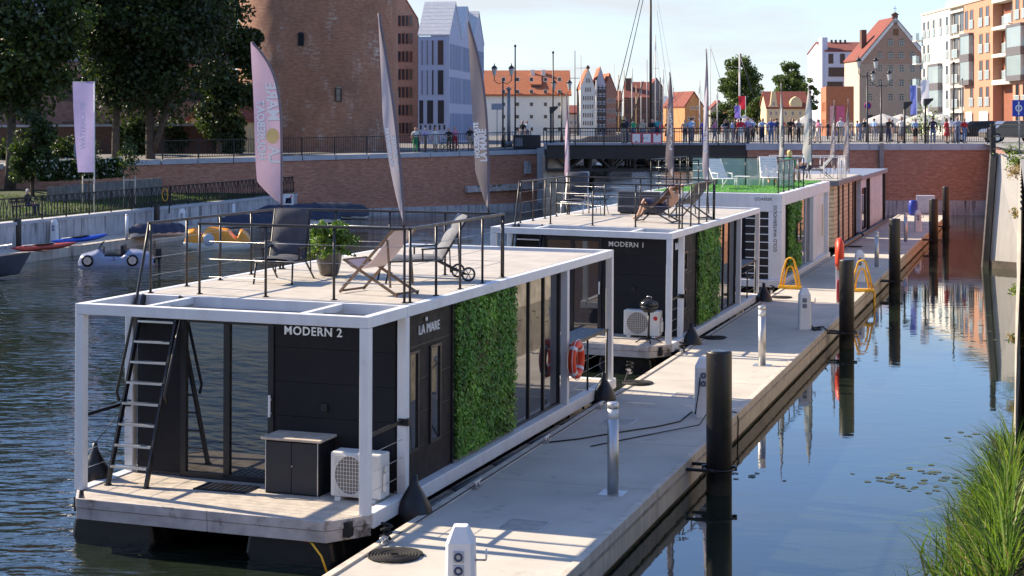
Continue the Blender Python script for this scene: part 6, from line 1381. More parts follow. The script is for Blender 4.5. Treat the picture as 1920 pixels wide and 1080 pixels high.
def person(M, label, pose, sleeve, legs, top, bottom, hair, shoe=(.05, .05, .05), skirt=None, group=None, extra=None, scale=1.):
    k = (pose, sleeve, legs)
    if k not in POSE: POSE[k] = mkpose(pose, sleeve, legs)
    o = bpy.data.objects.new('person', POSE[k]); COL.objects.link(o); o.matrix_local = M @ Matrix.Scale(scale, 4); tag(o, label, 'person', group)
    ms = [SKIN, top, bottom, HAIRS[hair], mat('shoe_%02d' % int(shoe[0]*100), shoe, .6)]
    for i, m_ in enumerate(ms): o.material_slots[i].link = 'OBJECT'; o.material_slots[i].material = m_
    if skirt:
        mb = MB(); mb.lathe([(.15, 1.06), (.17, .95), (.2, .8), (.25, .55), (.24, .53)], 16, sy=.8); mb.build('skirt', skirt, o)
    if extra == 'bag': mb = MB(); mb.box(-.14, .14, .12, .24, .95, 1.3); mb.build('backpack', fab('navy', (.03, .035, .07)), o, bevel=.04)
    if extra == 'longhair': mb = MB(); mb.lathe([(.03, -.22), (.09, -.12), (.11, 0), (.1, .07), (.0, .12)], 14, sy=.75); mb.build('hair', HAIRS[hair], o, M=Matrix.Translation(V((0, .03, 1.63)) if pose != 'sit' else V((0, .075, 1.22))))
    return o
Fb = {n_: fab(n_, c_) for n_, c_ in {'black': (.018, .018, .02), 'white': (.68, .67, .65), 'red': (.5, .03, .04), 'green': (.03, .28, .12), 'teal': (.06, .3, .32), 'lightblue': (.32, .45, .66), 'blue': (.06, .1, .4), 'jeans': (.13, .2, .36), 'beige': (.45, .36, .26), 'grey': (.2, .2, .22), 'pink': (.6, .22, .33), 'lavender': (.38, .34, .6), 'olive': (.1, .12, .05), 'navy': (.03, .035, .08), 'bluepat': (.28, .33, .45)}.items()}
crowd = [ # px, depth, zfoot, pose, sleeve, legs, top, bottom, hair, facing(rot), extra, skirt, label
 (1389, 107.6, 4.68, 'stand', 'skin', 'skin', 'red', 'white', 'dark', 2.9, None, None, 'person in red shirt and white shorts at the left end of the ramp railing'),
 (1402, 108.2, 4.7, 'walk', 'skin', 'bottom', 'lavender', 'grey', 'dark', .6, None, None, 'person in violet shirt and grey trousers next to the red shirt'),
 (1429, 107.5, 4.7, 'lean', 'skin', 'bottom', 'lightblue', 'navy', 'brown', .2, None, None, 'person in light blue shirt leaning on the ramp railing left of the cream flag'),
 (1446, 107.6, 4.7, 'stand', 'top', 'bottom', 'blue', 'jeans', 'dark', -.3, None, None, 'person in bright blue top just left of the cream flag'),
 (1481, 107.5, 4.7, 'lean', 'top', 'bottom', 'black', 'black', 'dark', .1, None, None, 'person all in black just right of the cream flag'),
 (1497, 107.8, 4.7, 'stand', 'top', 'bottom', 'grey', 'black', 'brown', .5, None, None, 'person in dark grey jacket left of the white flag'),
 (1534, 108.2, 4.7, 'walk', 'skin', 'skin', 'pink', 'white', 'dark', -1.2, None, None, 'person in pink top right of the white flag'),
 (1576, 108, 4.7, 'stand', 'skin', 'bottom', 'white', 'beige', 'dark', .3, None, None, 'person in white top between the two mottled flags'),
 (1665, 107.5, 4.7, 'lean', 'top', 'bottom', 'black', 'navy', 'dark', .35, None, None, 'man in black jacket leaning over the ramp railing'),
 (1690, 108.4, 4.7, 'stand', 'skin', 'skin', 'white', 'grey', 'brown', -.5, 'longhair', 'grey', 'woman in pale grey dress beside the man in the black jacket'),
 (1716, 107.6, 4.7, 'stand', 'skin', 'skin', 'lightblue', 'black', 'dark', .4, None, None, 'man in pale blue shirt and black shorts by the ramp railing'),
 (1749, 107.6, 4.7, 'stand', 'top', 'bottom', 'black', 'jeans', 'dark', PI-.3, 'bag', None, 'person in black top and jeans with a backpack'),
 (1775, 107.6, 4.7, 'stand', 'skin', 'skin', 'red', 'red', 'brown', .8, 'longhair', 'red', 'woman in a red dress by the ramp railing'),
 (1783, 109.2, 4.7, 'walk', 'skin', 'bottom', 'white', 'beige', 'dark', 2.6, None, None, 'tall person in white shirt behind the red dress'),
 (1795, 107.7, 4.7, 'stand', 'skin', 'bottom', 'bluepat', 'bluepat', 'brown', -.3, None, None, 'person in loose blue patterned clothes right of the red dress'),
 (1808, 107.6, 4.7, 'stand', 'skin', 'bottom', 'red', 'jeans', 'dark', .4, None, None, 'young person in red top and jeans at the right end of the group'),
 (1170, 107.2, 4.68, 'stand', 'skin', 'bottom', 'black', 'beige', 'dark', 2.9, None, None, 'person in black top and beige trousers left of the warning boards'),
 (1188, 107.2, 4.68, 'lean', 'skin', 'bottom', 'green', 'jeans', 'brown', PI, None, None, 'person in green shirt above the left warning board'),
 (1221, 107.3, 4.68, 'lean', 'top', 'bottom', 'black', 'grey', 'dark', .2, None, None, 'person in black above the middle warning board'),
 (1232, 107.2, 4.68, 'stand', 'skin', 'bottom', 'teal', 'navy', 'brown', 2.8, None, None, 'person in teal shirt above the right warning board'),
 (1253, 107.2, 4.68, 'stand', 'skin', 'skin', 'black', 'black', 'dark', .4, 'longhair', 'black', 'woman in short black dress right of the warning boards'),
 (1295, 107.4, 4.68, 'lean', 'skin', 'bottom', 'lightblue', 'grey', 'dark', PI-.2, None, None, 'person in pale blue shirt left of the blue shirt on the bridge'),
 (1320, 107.3, 4.68, 'stand', 'skin', 'bottom', 'blue', 'blue', 'dark', 2.8, None, None, 'person in deep blue clothes beside the thin grey flag on the bridge'),
 (1364, 107.4, 4.68, 'lean', 'skin', 'bottom', 'black', 'beige', 'dark', -.9, None, None, 'person in black shirt leaning sideways near the right end of the bridge'),
 (1340, 108.4, 4.68, 'walk', 'skin', 'bottom', 'pink', 'grey', 'brown', 1.2, None, None, 'walking person in pink top right of the thin grey flag'),
 (779, 107.8, 4.06, 'stand', 'skin', 'bottom', 'white', 'green', 'brown', .2, None, None, 'person in white shirt and green trousers on the left terrace'),
 (797, 108.4, 4.06, 'walk', 'skin', 'skin', 'lavender', 'beige', 'cap', 1.0, None, None, 'person in lavender shirt and pale cap on the left terrace'),
 (783, 109.4, 4.06, 'stand', 'skin', 'bottom', 'grey', 'navy', 'dark', -.4, None, None, 'person in grey shirt behind the lavender shirt'),
 (816, 108.8, 4.1, 'stand', 'skin', 'skin', 'white', 'white', 'brown', .6, 'longhair', 'white', 'woman in white dress beside the parked bicycle'),
 (842, 109.6, 4.1, 'lean', 'skin', 'bottom', 'black', 'olive', 'dark', -.2, None, None, 'cyclist in black shirt standing over the green bicycle'),
 (853, 109.8, 4.1, 'stand', 'skin', 'bottom', 'pink', 'red', 'dark', .2, None, None, 'person in pink top and red trousers on the left terrace'),
 (881, 110.6, 4.15, 'stand', 'skin', 'skin', 'black', 'beige', 'dark', .3, None, None, 'man in black shirt and beige shorts left of the brown-grey flag'),
 (891, 110.9, 4.15, 'walk', 'skin', 'skin', 'black', 'black', 'brown', -.7, None, None, 'person in black shorts partly behind the brown-grey flag'),
 (980, 118, 4.5, 'stand', 'skin', 'bottom', 'black', 'grey', 'dark', -.6, None, None, 'dark-haired person in black behind the bridge cabinet'),
 (988, 118.5, 4.5, 'stand', 'skin', 'bottom', 'white', 'grey', 'dark', .4, None, None, 'person in white shirt behind the bridge cabinet'),
]
for px, D, zf, pose, sl_, lg_, tp_, bt_, hr_, rz, ex, sk, lab in crowd:
    person(T((px-960)/F*D, D, zf, rz), lab, pose, sl_, lg_, Fb[tp_], Fb[bt_], hr_, skirt=Fb[sk] if sk else None, extra=ex, group='people on the bridge and terraces', scale=1.0+random.uniform(-.04, .05))
M_ = onb(BM2, 1238, 416, 2.7, -PI/2-.15); person(M_ @ Matrix.Translation((0, -.02, .02)), 'shirtless man in navy shorts reclining in the brown deck chair', 'recline', 'skin', 'skin', SKIN, Fb['navy'], 'brown', (.5, .3, .2))
person(onb(BM3, 1482, 343, 2.96, PI-.4), 'blond woman in green top sitting on the turf roof, seen from behind', 'sit', 'skin', 'skin', Fb['green'], Fb['white'], 'blond', extra='longhair')
person(onb(BM3, 1443, 347, 2.99, .3) @ Matrix.Translation((0, -.1, .05)), 'sunbather in white shorts lying on the middle plastic lounger', 'recline', 'skin', 'skin', SKIN, Fb['white'], 'dark', (.5, .3, .2))
person(onb(BM3, 1508, 335, 2.96, -1.1), 'dark-haired person in pale blue shirt sitting at the back of the turf roof', 'sit', 'skin', 'bottom', Fb['lightblue'], Fb['navy'], 'dark')
for lab, M_, m_ in (('woven beach chair under the blond woman on the turf roof', onb(BM3, 1482, 343, 2.96, PI-.4), mat('woven_straw', (.5, .38, .22), .8, var=.3, scale=20)), ('dark chair under the person in pale blue shirt', onb(BM3, 1508, 335, 2.96, -1.1), BLACKM)):
    o = thing('roof_chair', lab, 'chair', M_)
    mb = MB(); mb.box(-.24, .24, -.3, .2, .36, .4); mb.build('seat', m_, o, bevel=.01); mb = MB(); mb.prism([(-.24, .2, .4), (.24, .2, .4), (.24, .32, .85), (-.24, .32, .85)], (0, .03, 0)); mb.build('backrest', m_, o)
    for x in (-.21, .21):
        for y in (-.26, .17): mb = MB(); mb.tube((x, y, 0), (x, y, .36), .016); mb.build('leg', BLACKM, o)
# the mass of people further back that reads as one crowd
mb = MB(); cm = [SKIN]+[Fb[k_] for k_ in ('black', 'white', 'lightblue', 'grey', 'beige', 'navy', 'red', 'jeans')]+[HAIRS['dark'], HAIRS['brown']]
src = POSE[('stand', 'skin', 'bottom')]; sv = [v.co.copy() for v in src.vertices]; sf = [(list(q.vertices), q.material_index) for q in src.polygons]; rc = random.Random(8)
for k in range(40):
    px = rc.choice((rc.uniform(1345, 1520), rc.uniform(1400, 1620), rc.uniform(1120, 1300), rc.uniform(1580, 1680))); D = rc.uniform(117, 150) if px > 1420 else rc.uniform(109.5, 114.5); zf = 4.7; M_ = T((px-960)/F*D, D, zf, rc.uniform(0, 6.28)) @ Matrix.Scale(rc.uniform(.9, 1.05), 4); tp_, bt_ = rc.randint(1, 8), rc.choice((1, 4, 5, 6, 8)); hr_ = rc.choice((9, 10)); b_ = len(mb.v)
    mb.v += [tuple(M_ @ v) for v in sv]
    for f_, mi in sf: mb.f.append([i+b_ for i in f_]); mb.m.append((0, tp_, bt_, hr_, 1)[mi]); mb.sm.append(True)
o = mb.build('distant_crowd', cm); o['kind'] = 'stuff'; tag(o, 'crowd of distant pedestrians milling behind the bridge railings', 'crowd')
# bench sitter
P = ON(52, 402, 1.62); 
o = thing('park_bench', 'wooden park bench behind the left iron fence', 'bench', T(P.x-.2, P.y, P.z, 1.3))
for i in range(3): mb = MB(); mb.box(-.8, .8, -.22+i*.14, -.1+i*.14, .42, .45); mb.build('seat_slat', WOODD, o)
for i in range(2): mb = MB(); mb.box(-.8, .8, .24, .27, .55+i*.16, .67+i*.16); mb.build('back_slat', WOODD, o)
for x in (-.6, .6): mb = MB(); mb.bar((x, -.2, 0), (x, -.2, .42), .05, .05); mb.bar((x, .2, 0), (x, .27, .85), .05, .05); mb.bar((x, -.2, .4), (x, .2, .4), .05, .05); mb.build('leg_frame', BLACKM, o)
person(T(P.x+.1, P.y-.25, P.z-.03, 1.3), 'white-haired person in dark clothes on the bench behind the fence', 'sit', 'top', 'bottom', Fb['black'], Fb['navy'], 'white')
# bicycles
def bicycle(M, label, m_):
    o = thing('bicycle', label, 'bicycle', M)
    for x in (-.52, .52):
        mb = MB(); mb.torus((x, 0, .34), .32, .02, 'y', 24, 6); wh = mb.build('wheel', RUBBER, o); mb = MB()
        for k in range(6): a = k*PI/6; mb.bar((x-math.cos(a)*.31, 0, .34-math.sin(a)*.31), (x+math.cos(a)*.31, 0, .34+math.sin(a)*.31), .004, .004)
        mb.build('spokes', STEEL, wh)
    mb = MB(); pts = {'a': (-.52, 0, .34), 'b': (-.12, 0, .3), 'c': (-.2, 0, .78), 'd': (.36, 0, .8), 'e': (.52, 0, .34)}
    for p_, q_ in ('ab', 'bc', 'ac', 'cd', 'bd', 'de'): mb.tube(pts[p_], pts[q_], .018, n=6)
    mb.build('frame', m_, o); mb = MB(); mb.path([(.34, -.25, 1.0), (.38, 0, 1.02), (.34, .25, 1.0)], .014); mb.tube((.36, 0, .8), (.38, 0, 1.02), .014); mb.build('handlebar', BLACKM, o); mb = MB(); mb.box(-.34, -.1, -.07, .07, .86, .91); mb.build('saddle', BLACKM, o, bevel=.02)
bicycle(T((837-960)/F*109, 109, 4.1, .3), 'green bicycle parked against the terrace railing', fab('bike_green', (.05, .2, .08))); bicycle(T((848-960)/F*109.2, 109.2, 4.1, .35), 'red bicycle parked beside the green bicycle', RED)

# ================================================================== LAMPS, POLES, SIGNS
def lantern_lamp(px, ytop, D, zf, label, arms=((-1,), (1,)), h=None):
    P = V(((px-960)/F*D, D, zf)); H_ = AT(0, ytop, D).z-zf; o = thing('street_lamp', label, 'street lamp', Matrix.Translation(P))
    mb = MB(); mb.lathe([(.14, 0), (.12, .5), (.07, .9), (.05, H_*.82)], 10); mb.build('post', BLACKM, o)
    for (s,) in arms:
        x = .62*s; zb = H_-.95 if s else H_-.1
        mb = MB(); mb.path([(0, 0, H_*.78), (x*.5, 0, H_*.76), (x, 0, H_*.8), (x, 0, zb+.1)], .03, 6); mb.build('arm', BLACKM, o)
        mb = MB(); mb.lathe([(.09, zb+.1), (.2, zb+.62)], 6, (x, 0, 0), smooth=False); ln = mb.build('lantern', mat('lantern_glass', (.45, .47, .45), .2), o); mb = MB(); mb.lathe([(.25, zb+.62), (.14, zb+.78), (.05, zb+.84), (.02, zb+1.0), (0, zb+1.02)], 8, (x, 0, 0)); mb.build('hood', BLACKM, ln)
lantern_lamp(943, 120, 116, 4.35, 'black twin-lantern lamp left of the white granary'); lantern_lamp(1053, 148, 128, 4.5, 'black twin-lantern lamp before the white granary wall')
lantern_lamp(1626, 106, 116, 4.7, 'black twin-lantern lamp in front of the brick granary', ((-1,), (1,))); lantern_lamp(1652, 130, 122, 4.7, 'black lantern lamp right of the granary twin lamp', ((1,), (-1,)))
def pole(px, y0, D, zf, label, r=.06, m_=BLACKM, cat='pole', top=None):
    P = V(((px-960)/F*D, D, zf)); H_ = AT(0, y0, D).z-zf; o = thing('tall_pole', label, cat, Matrix.Translation(P)); mb = MB(); mb.tube((0, 0, 0), (0, 0, H_), r, r*.8, 8); mb.build('shaft', m_, o); mb = MB(); mb.lathe([(r*1.5, H_), (r*1.5, H_+.1), (0, H_+.2)], 8); mb.build('cap', m_, o); mb = MB(); mb.lathe([(r*2.2, 0), (r*2, .3), (r, .4)], 8); mb.build('foot', m_, o); return o
pole(966, 88, 114, 4.4, 'tall black pole right of the first twin-lantern lamp'); pole(1037, 100, 118, 4.5, 'tall black pole left of the second twin-lantern lamp')
pole(954, 168, 114, 4.4, 'thick grey signal post left of the white granary wall', .13, mat('dull_steel', (.2, .21, .23), .5, metal=.5)); pole(1788, 120, 112, 4.7, 'tall slim dark pole in front of the white apartments', .07); pole(1804, 150, 130, 4.7, 'thin grey pole before the orange apartments', .05, mat('dull_steel', (.2, .21, .23)))
def wedge_lamp(px, y0, D, zf, label, s=1):
    P = V(((px-960)/F*D, D, zf)); H_ = AT(0, y0, D).z-zf; o = thing('promenade_lamp', label, 'street lamp', Matrix.Translation(P)); mb = MB(); mb.tube((0, 0, 0), (0, 0, H_-.2), .075, n=8); mb.build('post', BLACKM, o); mb = MB(); mb.prism([(-.1, -.15, H_-.5), (.1, -.15, H_-.5), (.5*s, -.15, H_-.12), (.5*s, -.15, H_), (-.1, -.15, H_-.05)], (0, .3, 0)); mb.build('head', BLACKM, o)
wedge_lamp(1696, 190, 107.2, 4.7, 'black wedge-headed lamp above the ramp railing'); wedge_lamp(1735, 184, 107.2, 4.7, 'taller black wedge-headed lamp left of the backpack wearer'); wedge_lamp(1033, 199, 113.5, 4.4, 'black wedge-headed lamp beside the bridge cabinet'); wedge_lamp(1628, 215, 180, 4.6, 'far black wedge-headed lamp before the granary')
def sign(px, py, D, zf, w_, h_, label, m_, post=True, txt=None, disc=False):
    P = V(((px-960)/F*D, D, zf)); z_ = AT(0, py, D).z-zf; o = thing('street_sign', label, 'sign', Matrix.Translation(P)); mb = MB(); mb.tube((0, .04, 0), (0, .04, z_+h_/2), .03, n=8); mb.build('post', mat('dull_steel', (.2, .21, .23)), o)
    mb = MB()
    if disc: mb.lathe([(0, -.02), (w_/2, -.02), (w_/2, .0), (0, .0)], 20, (0, 0, z_), M=Matrix.Rotation(PI/2, 4, 'X'))
    else: mb.box(-w_/2, w_/2, -.02, .0, z_-h_/2, z_+h_/2)
    pl = mb.build('plate', m_, o)
    if disc: mb = MB(); mb.torus((0, -.025, z_), w_/2-.05, .03, 'y', 20, 5); mb.build('red_rim', RED, pl); 
    return o, z_
BLS = mat('sign_blue', (.02, .05, .38), .5)
o, z_ = sign(1912, 203, 66, 4.7, .62, .68, 'blue information sign with white symbol at the right edge', BLS); mb = MB(); mb.torus((-.05, -.03, z_), .12, .035, 'y', 18, 5); mb.build('white_ring', WHITE2, o); mb = MB(); mb.box(-.075, -.025, -.03, -.021, z_-.28, z_+.28); mb.build('white_bar', WHITE2, o)
sign(1627, 198, 118, 4.7, .55, .5, 'round blue and red no-stopping sign before the granary', BLS, disc=True)
sign(146, 282, 90, 1.6, .45, .75, 'grey plate on a dark post behind the flowering hedge', mat('grey_plate', (.3, .31, .36), .5))
sign(932, 200, 115, 4.4, .8, .45, 'back of a grey traffic sign left of the white granary', mat('grey_plate', (.3, .31, .36), .5))
def vflag(px, y0, y1, D, zf, w_, m_, label, txt=None):
    P = V(((px-960)/F*D, D, zf)); H_ = AT(0, y0, D).z-zf; hb = AT(0, y1, D).z-zf; o = thing('flag_pole', label, 'flag', Matrix.Translation(P)); mb = MB(); mb.tube((0, 0, 0), (0, 0, H_), .035, n=8); mb.build('pole', WHITE2, o); mb = MB(); mb.grid(lambda a, b: V((-.03-a*w_, .12*math.sin(6*b+3*a)*a, hb+(H_-hb)*b)), 6, 14); mb.build('cloth', m_, o)
vflag(1719, 160, 215, 112, 4.7, .42, cloth('blue_banner', (.16, .2, .55)), 'blue banner on a white pole before the granary'); vflag(1741, 150, 195, 110, 4.7, .5, cloth('white_banner', (.66, .66, .7)), 'white banner beside the white apartments'); vflag(1398, 180, 205, 190, 4.6, .8, cloth('red_flag', (.5, .03, .05)), 'small red flag near the white mast beyond the bridge')
vflag(1388, 198, 222, 150, 4.6, .5, cloth('violet_flag', (.2, .15, .5)), 'small violet flag above the red shirt')
# parasols
for i, (px, D, r) in enumerate(((1655, 135, 2.6), (1690, 140, 2.8), (1728, 132, 2.6), (1768, 140, 2.4), (1510, 160, 1.6), (1396, 150, 1.4))):
    lab = ['leftmost of the white café parasols behind the ramp railing', 'second white café parasol behind the ramp railing', 'third white café parasol behind the ramp railing', 'rightmost of the white café parasols behind the ramp railing', 'small white parasol before the yellow house', 'small white parasol near the red flag'][i]
    o = thing('parasol', lab, 'parasol', T((px-960)/F*D, D, 4.65, i*.4) @ Matrix.Scale(.82, 4)); mb = MB(); mb.tube((0, 0, 0), (0, 0, 2.5), .04, n=8); mb.build('pole', BLACKM, o); mb = MB(); mb.lathe([(0, 2.75), (r*.5, 2.3), (r, 1.75), (r, 1.55)], 8, smooth=False); mb.build('canopy', cloth('white_canopy', (.68, .66, .62), .4), o)
# car behind the quay railing
def car(M, label, paint):
    o = thing('parked_car', label, 'car', M)
    prof = [(-2.1, .35), (-2.15, .75), (-1.95, .95), (-1.35, 1.02), (-.75, 1.5), (.85, 1.55), (1.7, 1.1), (2.1, .95), (2.15, .4)]
    mb = MB(); mb.prism([(x, -.85, z) for x, z in prof], (0, 1.7, 0)); mb.build('body', paint, o, bevel=.08)
    for y in (-.87, .85): mb = MB(); mb.prism([(-1.2, y, 1.02), (-.7, y, 1.42), (.8, y, 1.46), (1.5, y, 1.08)], (0, .02, 0)); mb.build('side_window', GLASSF, o)
    for x in (-1.35, 1.35):
        for y in (-.86, .66): mb = MB(); mb.lathe([(0, 0), (.2, 0), (.33, .01), (.34, .1), (.33, .2), (0, .2)], 20, (x, y+.2, .33), M=Matrix.Rotation(PI/2, 4, 'X')); wh = mb.build('wheel', RUBBER, o); mb = MB(); mb.lathe([(0, 0), (.2, 0)], 12, (x, y-.01, .33), M=Matrix.Rotation(PI/2, 4, 'X')); mb.build('rim', STEEL, wh)
    for y in (-.6, .6): mb = MB(); mb.box(2.12, 2.18, y-.15, y+.15, .7, .85); mb.build('headlight', WHITE2, o)
car(T(AT(1897, 0, 112).x, 112, 4.72, .05), 'dark grey-brown car parked behind the quay railing at far right', mat('car_paint_taupe', (.10, .085, .07), .25, coat=.6)); car(T(AT(1835, 0, 118).x, 118, 4.72, -.1), 'black car behind the right end of the ramp railing', mat('car_paint_black', (.015, .015, .018), .25, coat=.6))

# ================================================================== SAILING BOATS BEYOND THE BRIDGE
def yacht(px, ytop, D, label, mast, stays=(), hullm=WHITE2, L=9, yaw=.6, r=.07, boom=True, spread=()):
    P = V(((px-960)/F*D, D, 0)); H_ = AT(0, ytop, D).z; o = thing('sailing_boat', label, 'boat', Matrix.Translation(P) @ Matrix.Rotation(yaw, 4, 'Z')); w_ = L*.15
    def hull(a, b):
        t = (a-.5)*2; y = t*L/2; wd = w_*(1-max(0, t)**2.2)*(1-.25*max(0, -t)); s = (b-.5)*2; return V((s*wd, y, .95+.25*t*t-(1-abs(s)**2.4)*1.3))
    mb = MB(); mb.grid(hull, 20, 12); mb.add([hull(i/20, 0) for i in range(21)]+[hull(i/20, 1) for i in range(21)], [(i, i+1, 22+i, 21+i) for i in range(20)]); mb.build('hull', hullm, o)
    mb = MB(); mb.prism([(-w_*.5, -L*.2, 1.0), (w_*.5, -L*.2, 1.0), (w_*.4, L*.15, 1.0), (-w_*.4, L*.15, 1.0)], (0, 0, .5)); mb.build('cabin', WHITE2, o, bevel=.08)
    mb = MB(); mb.tube((0, 0, .9), (0, 0, H_), r*1.5, r, 8); ms = mb.build('mast', mast, o)
    for z_ in spread: mb = MB(); mb.tube((-.5, 0, H_*z_), (.5, 0, H_*z_), .025, n=5); mb.build('spreader', mast, ms)
    if boom: mb = MB(); mb.tube((0, 0, 2.2), (0, -L*.38, 2.3), .06, n=6); mb.build('boom', mast, ms)
    R_ = Matrix.Rotation(-yaw, 4, 'Z')
    for (xa, za, xb, zb, rr) in stays:
        # stays given in photo columns/rows at this depth
        a_ = AT(xa, za, D)-P; b_ = AT(xb, zb, D)-P; mb = MB(); mb.tube(R_ @ a_, R_ @ b_, rr*1.6, n=5); mb.build('stay', BLACKM, o)
    return o
DM = mat('dark_mast', (.025, .022, .022), .5); PM_ = mat('pale_mast', (.55, .52, .48), .4); WM_ = mat('varnished_mast', (.45, .28, .12), .4)
yacht(1220, -60, 216, 'large sailing ship with thick black mast and doubled stays', DM, ((1214, -60, 1140, 240, .035), (1219, -60, 1152, 240, .035), (1222, -60, 1275, 232, .008), (1232, 20, 1262, 240, .012)), mat('black_hull', (.02, .02, .022), .4), 16, .5, .15, True)
yacht(1229, 66, 222, 'yacht with pale mast right of the black mast', PM_, ((1229, 70, 1215, 236, .008), (1229, 70, 1246, 236, .008)), WHITE2, 10, .4, .06, True, (.5, .75))
yacht(1202, 150, 226, 'yacht with slanting pale gaff left of the black mast', PM_, ((1206, 152, 1180, 240, .05),), WHITE2, 9, .3, .05)
yacht(1170, 132, 219, 'yacht with slender varnished mast behind the black stays', WM_, ((1170, 135, 1185, 236, .008),), WHITE2, 9, .2, .05, True, (.7,))
yacht(1151, 120, 228, 'yacht with thin pale mast left of the black stays', PM_, (), WHITE2, 9, .5, .045, True, (.7,))
yacht(1213, 112, 231, 'yacht with slim grey mast just left of the black mast', mat('grey_mast', (.3, .3, .31), .4), (), WHITE2, 9, .3, .06)
yacht(1253, 152, 236, 'yacht with thin grey mast left of the dark grey flag', MC['grey_mast'], ((1253, 155, 1238, 236, .008),), WHITE2, 8, .4, .045)
yacht(1238, 145, 240, 'yacht with short dark mast right of the black mast', DM, ((1238, 147, 1260, 236, .008),), WHITE2, 8, .4, .07)
yacht(1387, 100, 226, 'yacht with stout white mast and slanting pale spar left of the trees', PM_, ((1388, 104, 1431, 236, .05), (1387, 104, 1370, 236, .01)), WHITE2, 11, .2, .13)
yacht(1332, 86, 218, 'yacht with blue line from a thin mast behind the orange house flag', PM_, ((1333, 92, 1378, 236, .02),), WHITE2, 9, .2, .04)
for px, yt, D, lab, m_ in ((1118, 150, 190, 'thin-masted yacht right of the white gable', PM_), (1160, 140, 221, 'yacht with thin brown mast left of the varnished mast', WM_), (1185, 128, 233, 'yacht with tall thin pale mast between the black stays', PM_), (1193, 160, 238, 'yacht with short brown mast under the black stays', WM_), (1244, 130, 244, 'yacht with thin pale mast between two grey masts', PM_), (1262, 165, 230, 'yacht with short pale mast behind the dark grey flag', PM_), (1312, 150, 224, 'yacht with thin mast before the orange house', PM_), (1345, 165, 228, 'yacht with short pale mast beside the thin grey flag', PM_)): yacht(px, yt, D, lab, m_, ((px, yt+3, px-9, 236, .01), (px, yt+3, px+11, 236, .01)), WHITE2, 8, .3, .07, True, (.7,))
yacht(1078, 95, 150, 'yacht with thin dark mast before the white gable', DM, (), WHITE2, 8, .1, .035, True, (.8,)); yacht(1089, 103, 155, 'yacht with thin pale mast before the white gable', PM_, (), WHITE2, 8, .1, .035, True, (.9,))

# ================================================================== LEFT BANK CRAFT
# grey motor boat bow
P = ON(8, 522, 0)
o = thing('motor_boat', 'dark grey motor boat with chrome bow rail at the left edge', 'boat', T(P.x-1.7, P.y-.3, 0, -PI/2+.25))
def mhull(a, b):
    t = a; y = -2.2+t*4.6; wd = .95*(1-max(0, (t-.45)/.55)**2.2); s = (b-.5)*2; z = .72+.28*t*t-(1-abs(s)**2.2)*(1.0-.15*t); return V((s*wd, y+.55*t**3*(z-.4), z))
mb = MB(); mb.grid(mhull, 20, 14); mb.add([mhull(i/20, 0) for i in range(21)]+[mhull(i/20, 1) for i in range(21)], [(i, i+1, 22+i, 21+i) for i in range(20)]); mb.build('hull', mat('grey_gelcoat', (.10, .105, .13), .25, coat=.5), o)
mb = MB(); mb.path([(-.55, .9, .85), (-.5, 1.0, 1.15), (-.2, 2.0, 1.3), (.2, 2.0, 1.3), (.5, 1.0, 1.15), (.55, .9, .85)], .018); mb.build('bow_rail', STEEL, o)
mb = MB(); mb.prism([(-.6, -.2, .8), (.6, -.2, .8), (.45, .5, 1.2), (-.45, .5, 1.2)], (0, -.03, .02)); mb.build('windscreen', GLASSF, o)
# kayak and paddle board on the strip
def kayak(M, label, m_, L, w_, name='kayak'):
    o = thing(name, label, name.replace('_', ' '), M)
    def k(a, b): t = (a-.5)*2; wd = w_/2*(1-abs(t)**2.4); an = 2*PI*b; return V((t*L/2, math.cos(an)*wd, .14+.1*abs(t)**3+math.sin(an)*.13*(1-abs(t)**4)))
    mb = MB(); mb.grid(k, 22, 12); mb.build('hull', m_, o); mb = MB(); mb.lathe([(.24, 0), (.26, .03), (.22, .03)], 16, (0, 0, .27), sx=1.7); mb.build('seat_rim', BLACKM, o); mb = MB(); mb.bar((-L*.3, 0, .29), (-L*.12, 0, .285), w_*.4, .01); mb.build('deck_stripe', WHITE2, o)
P = ON(82, 470, .42); kayak(T(P.x, P.y, .43, .35) @ Matrix.Rotation(-.06, 4, 'Y'), 'red kayak lying on the narrow strip at far left', mat('red_hull', (.42, .07, .05), .4), 2.9, .62)
P = ON(150, 460, .42); kayak(T(P.x, P.y, .55, .5) @ Matrix.Rotation(-.09, 4, 'Y'), 'blue paddle board lying on the narrow strip', mat('blue_hull', (.03, .10, .5), .35), 2.7, .6, 'paddle_board')
# car-shaped pedal boat
P = ON(215, 501, 0)
o = thing('car_pedal_boat', 'pale blue-grey car-shaped pedal boat moored at the strip', 'pedal boat', T(P.x, P.y+.4, 0, .12)); GB = mat('pale_blue_gelcoat', (.26, .28, .38), .3, coat=.4)
def cb(a, b):
    x = -1.55+a*3.1; top = np.interp(x, [-1.55, -1.45, -1.0, -.7, -.45, .25, .5, .9, 1.4, 1.55], [.3, .55, .66, .78, .52, .5, .74, .72, .58, .3]); wd = .72*(1-abs(x/1.6)**6*.5); an = PI*b; return V((x, -math.cos(an)*wd, .08+(top-.08)*math.sin(an)**.35))
mb = MB(); mb.grid(cb, 34, 16); mb.box(-1.5, 1.5, -.7, .7, -.15, .12); mb.build('shell', GB, o)
for x in (-1.12, .72):
    for y in (-.74, .62): mb = MB(); mb.lathe([(0, 0), (.13, 0), (.24, .01), (.25, .06), (.24, .12), (0, .12)], 20, (x, y+.12, .3), M=Matrix.Rotation(PI/2, 4, 'X')); wh = mb.build('wheel', RUBBER, o); mb = MB(); mb.lathe([(.02, 0), (.17, 0)], 8, (x, y-.005, .3), M=Matrix.Rotation(PI/2, 4, 'X')); mb.build('hubcap', STEEL, wh)
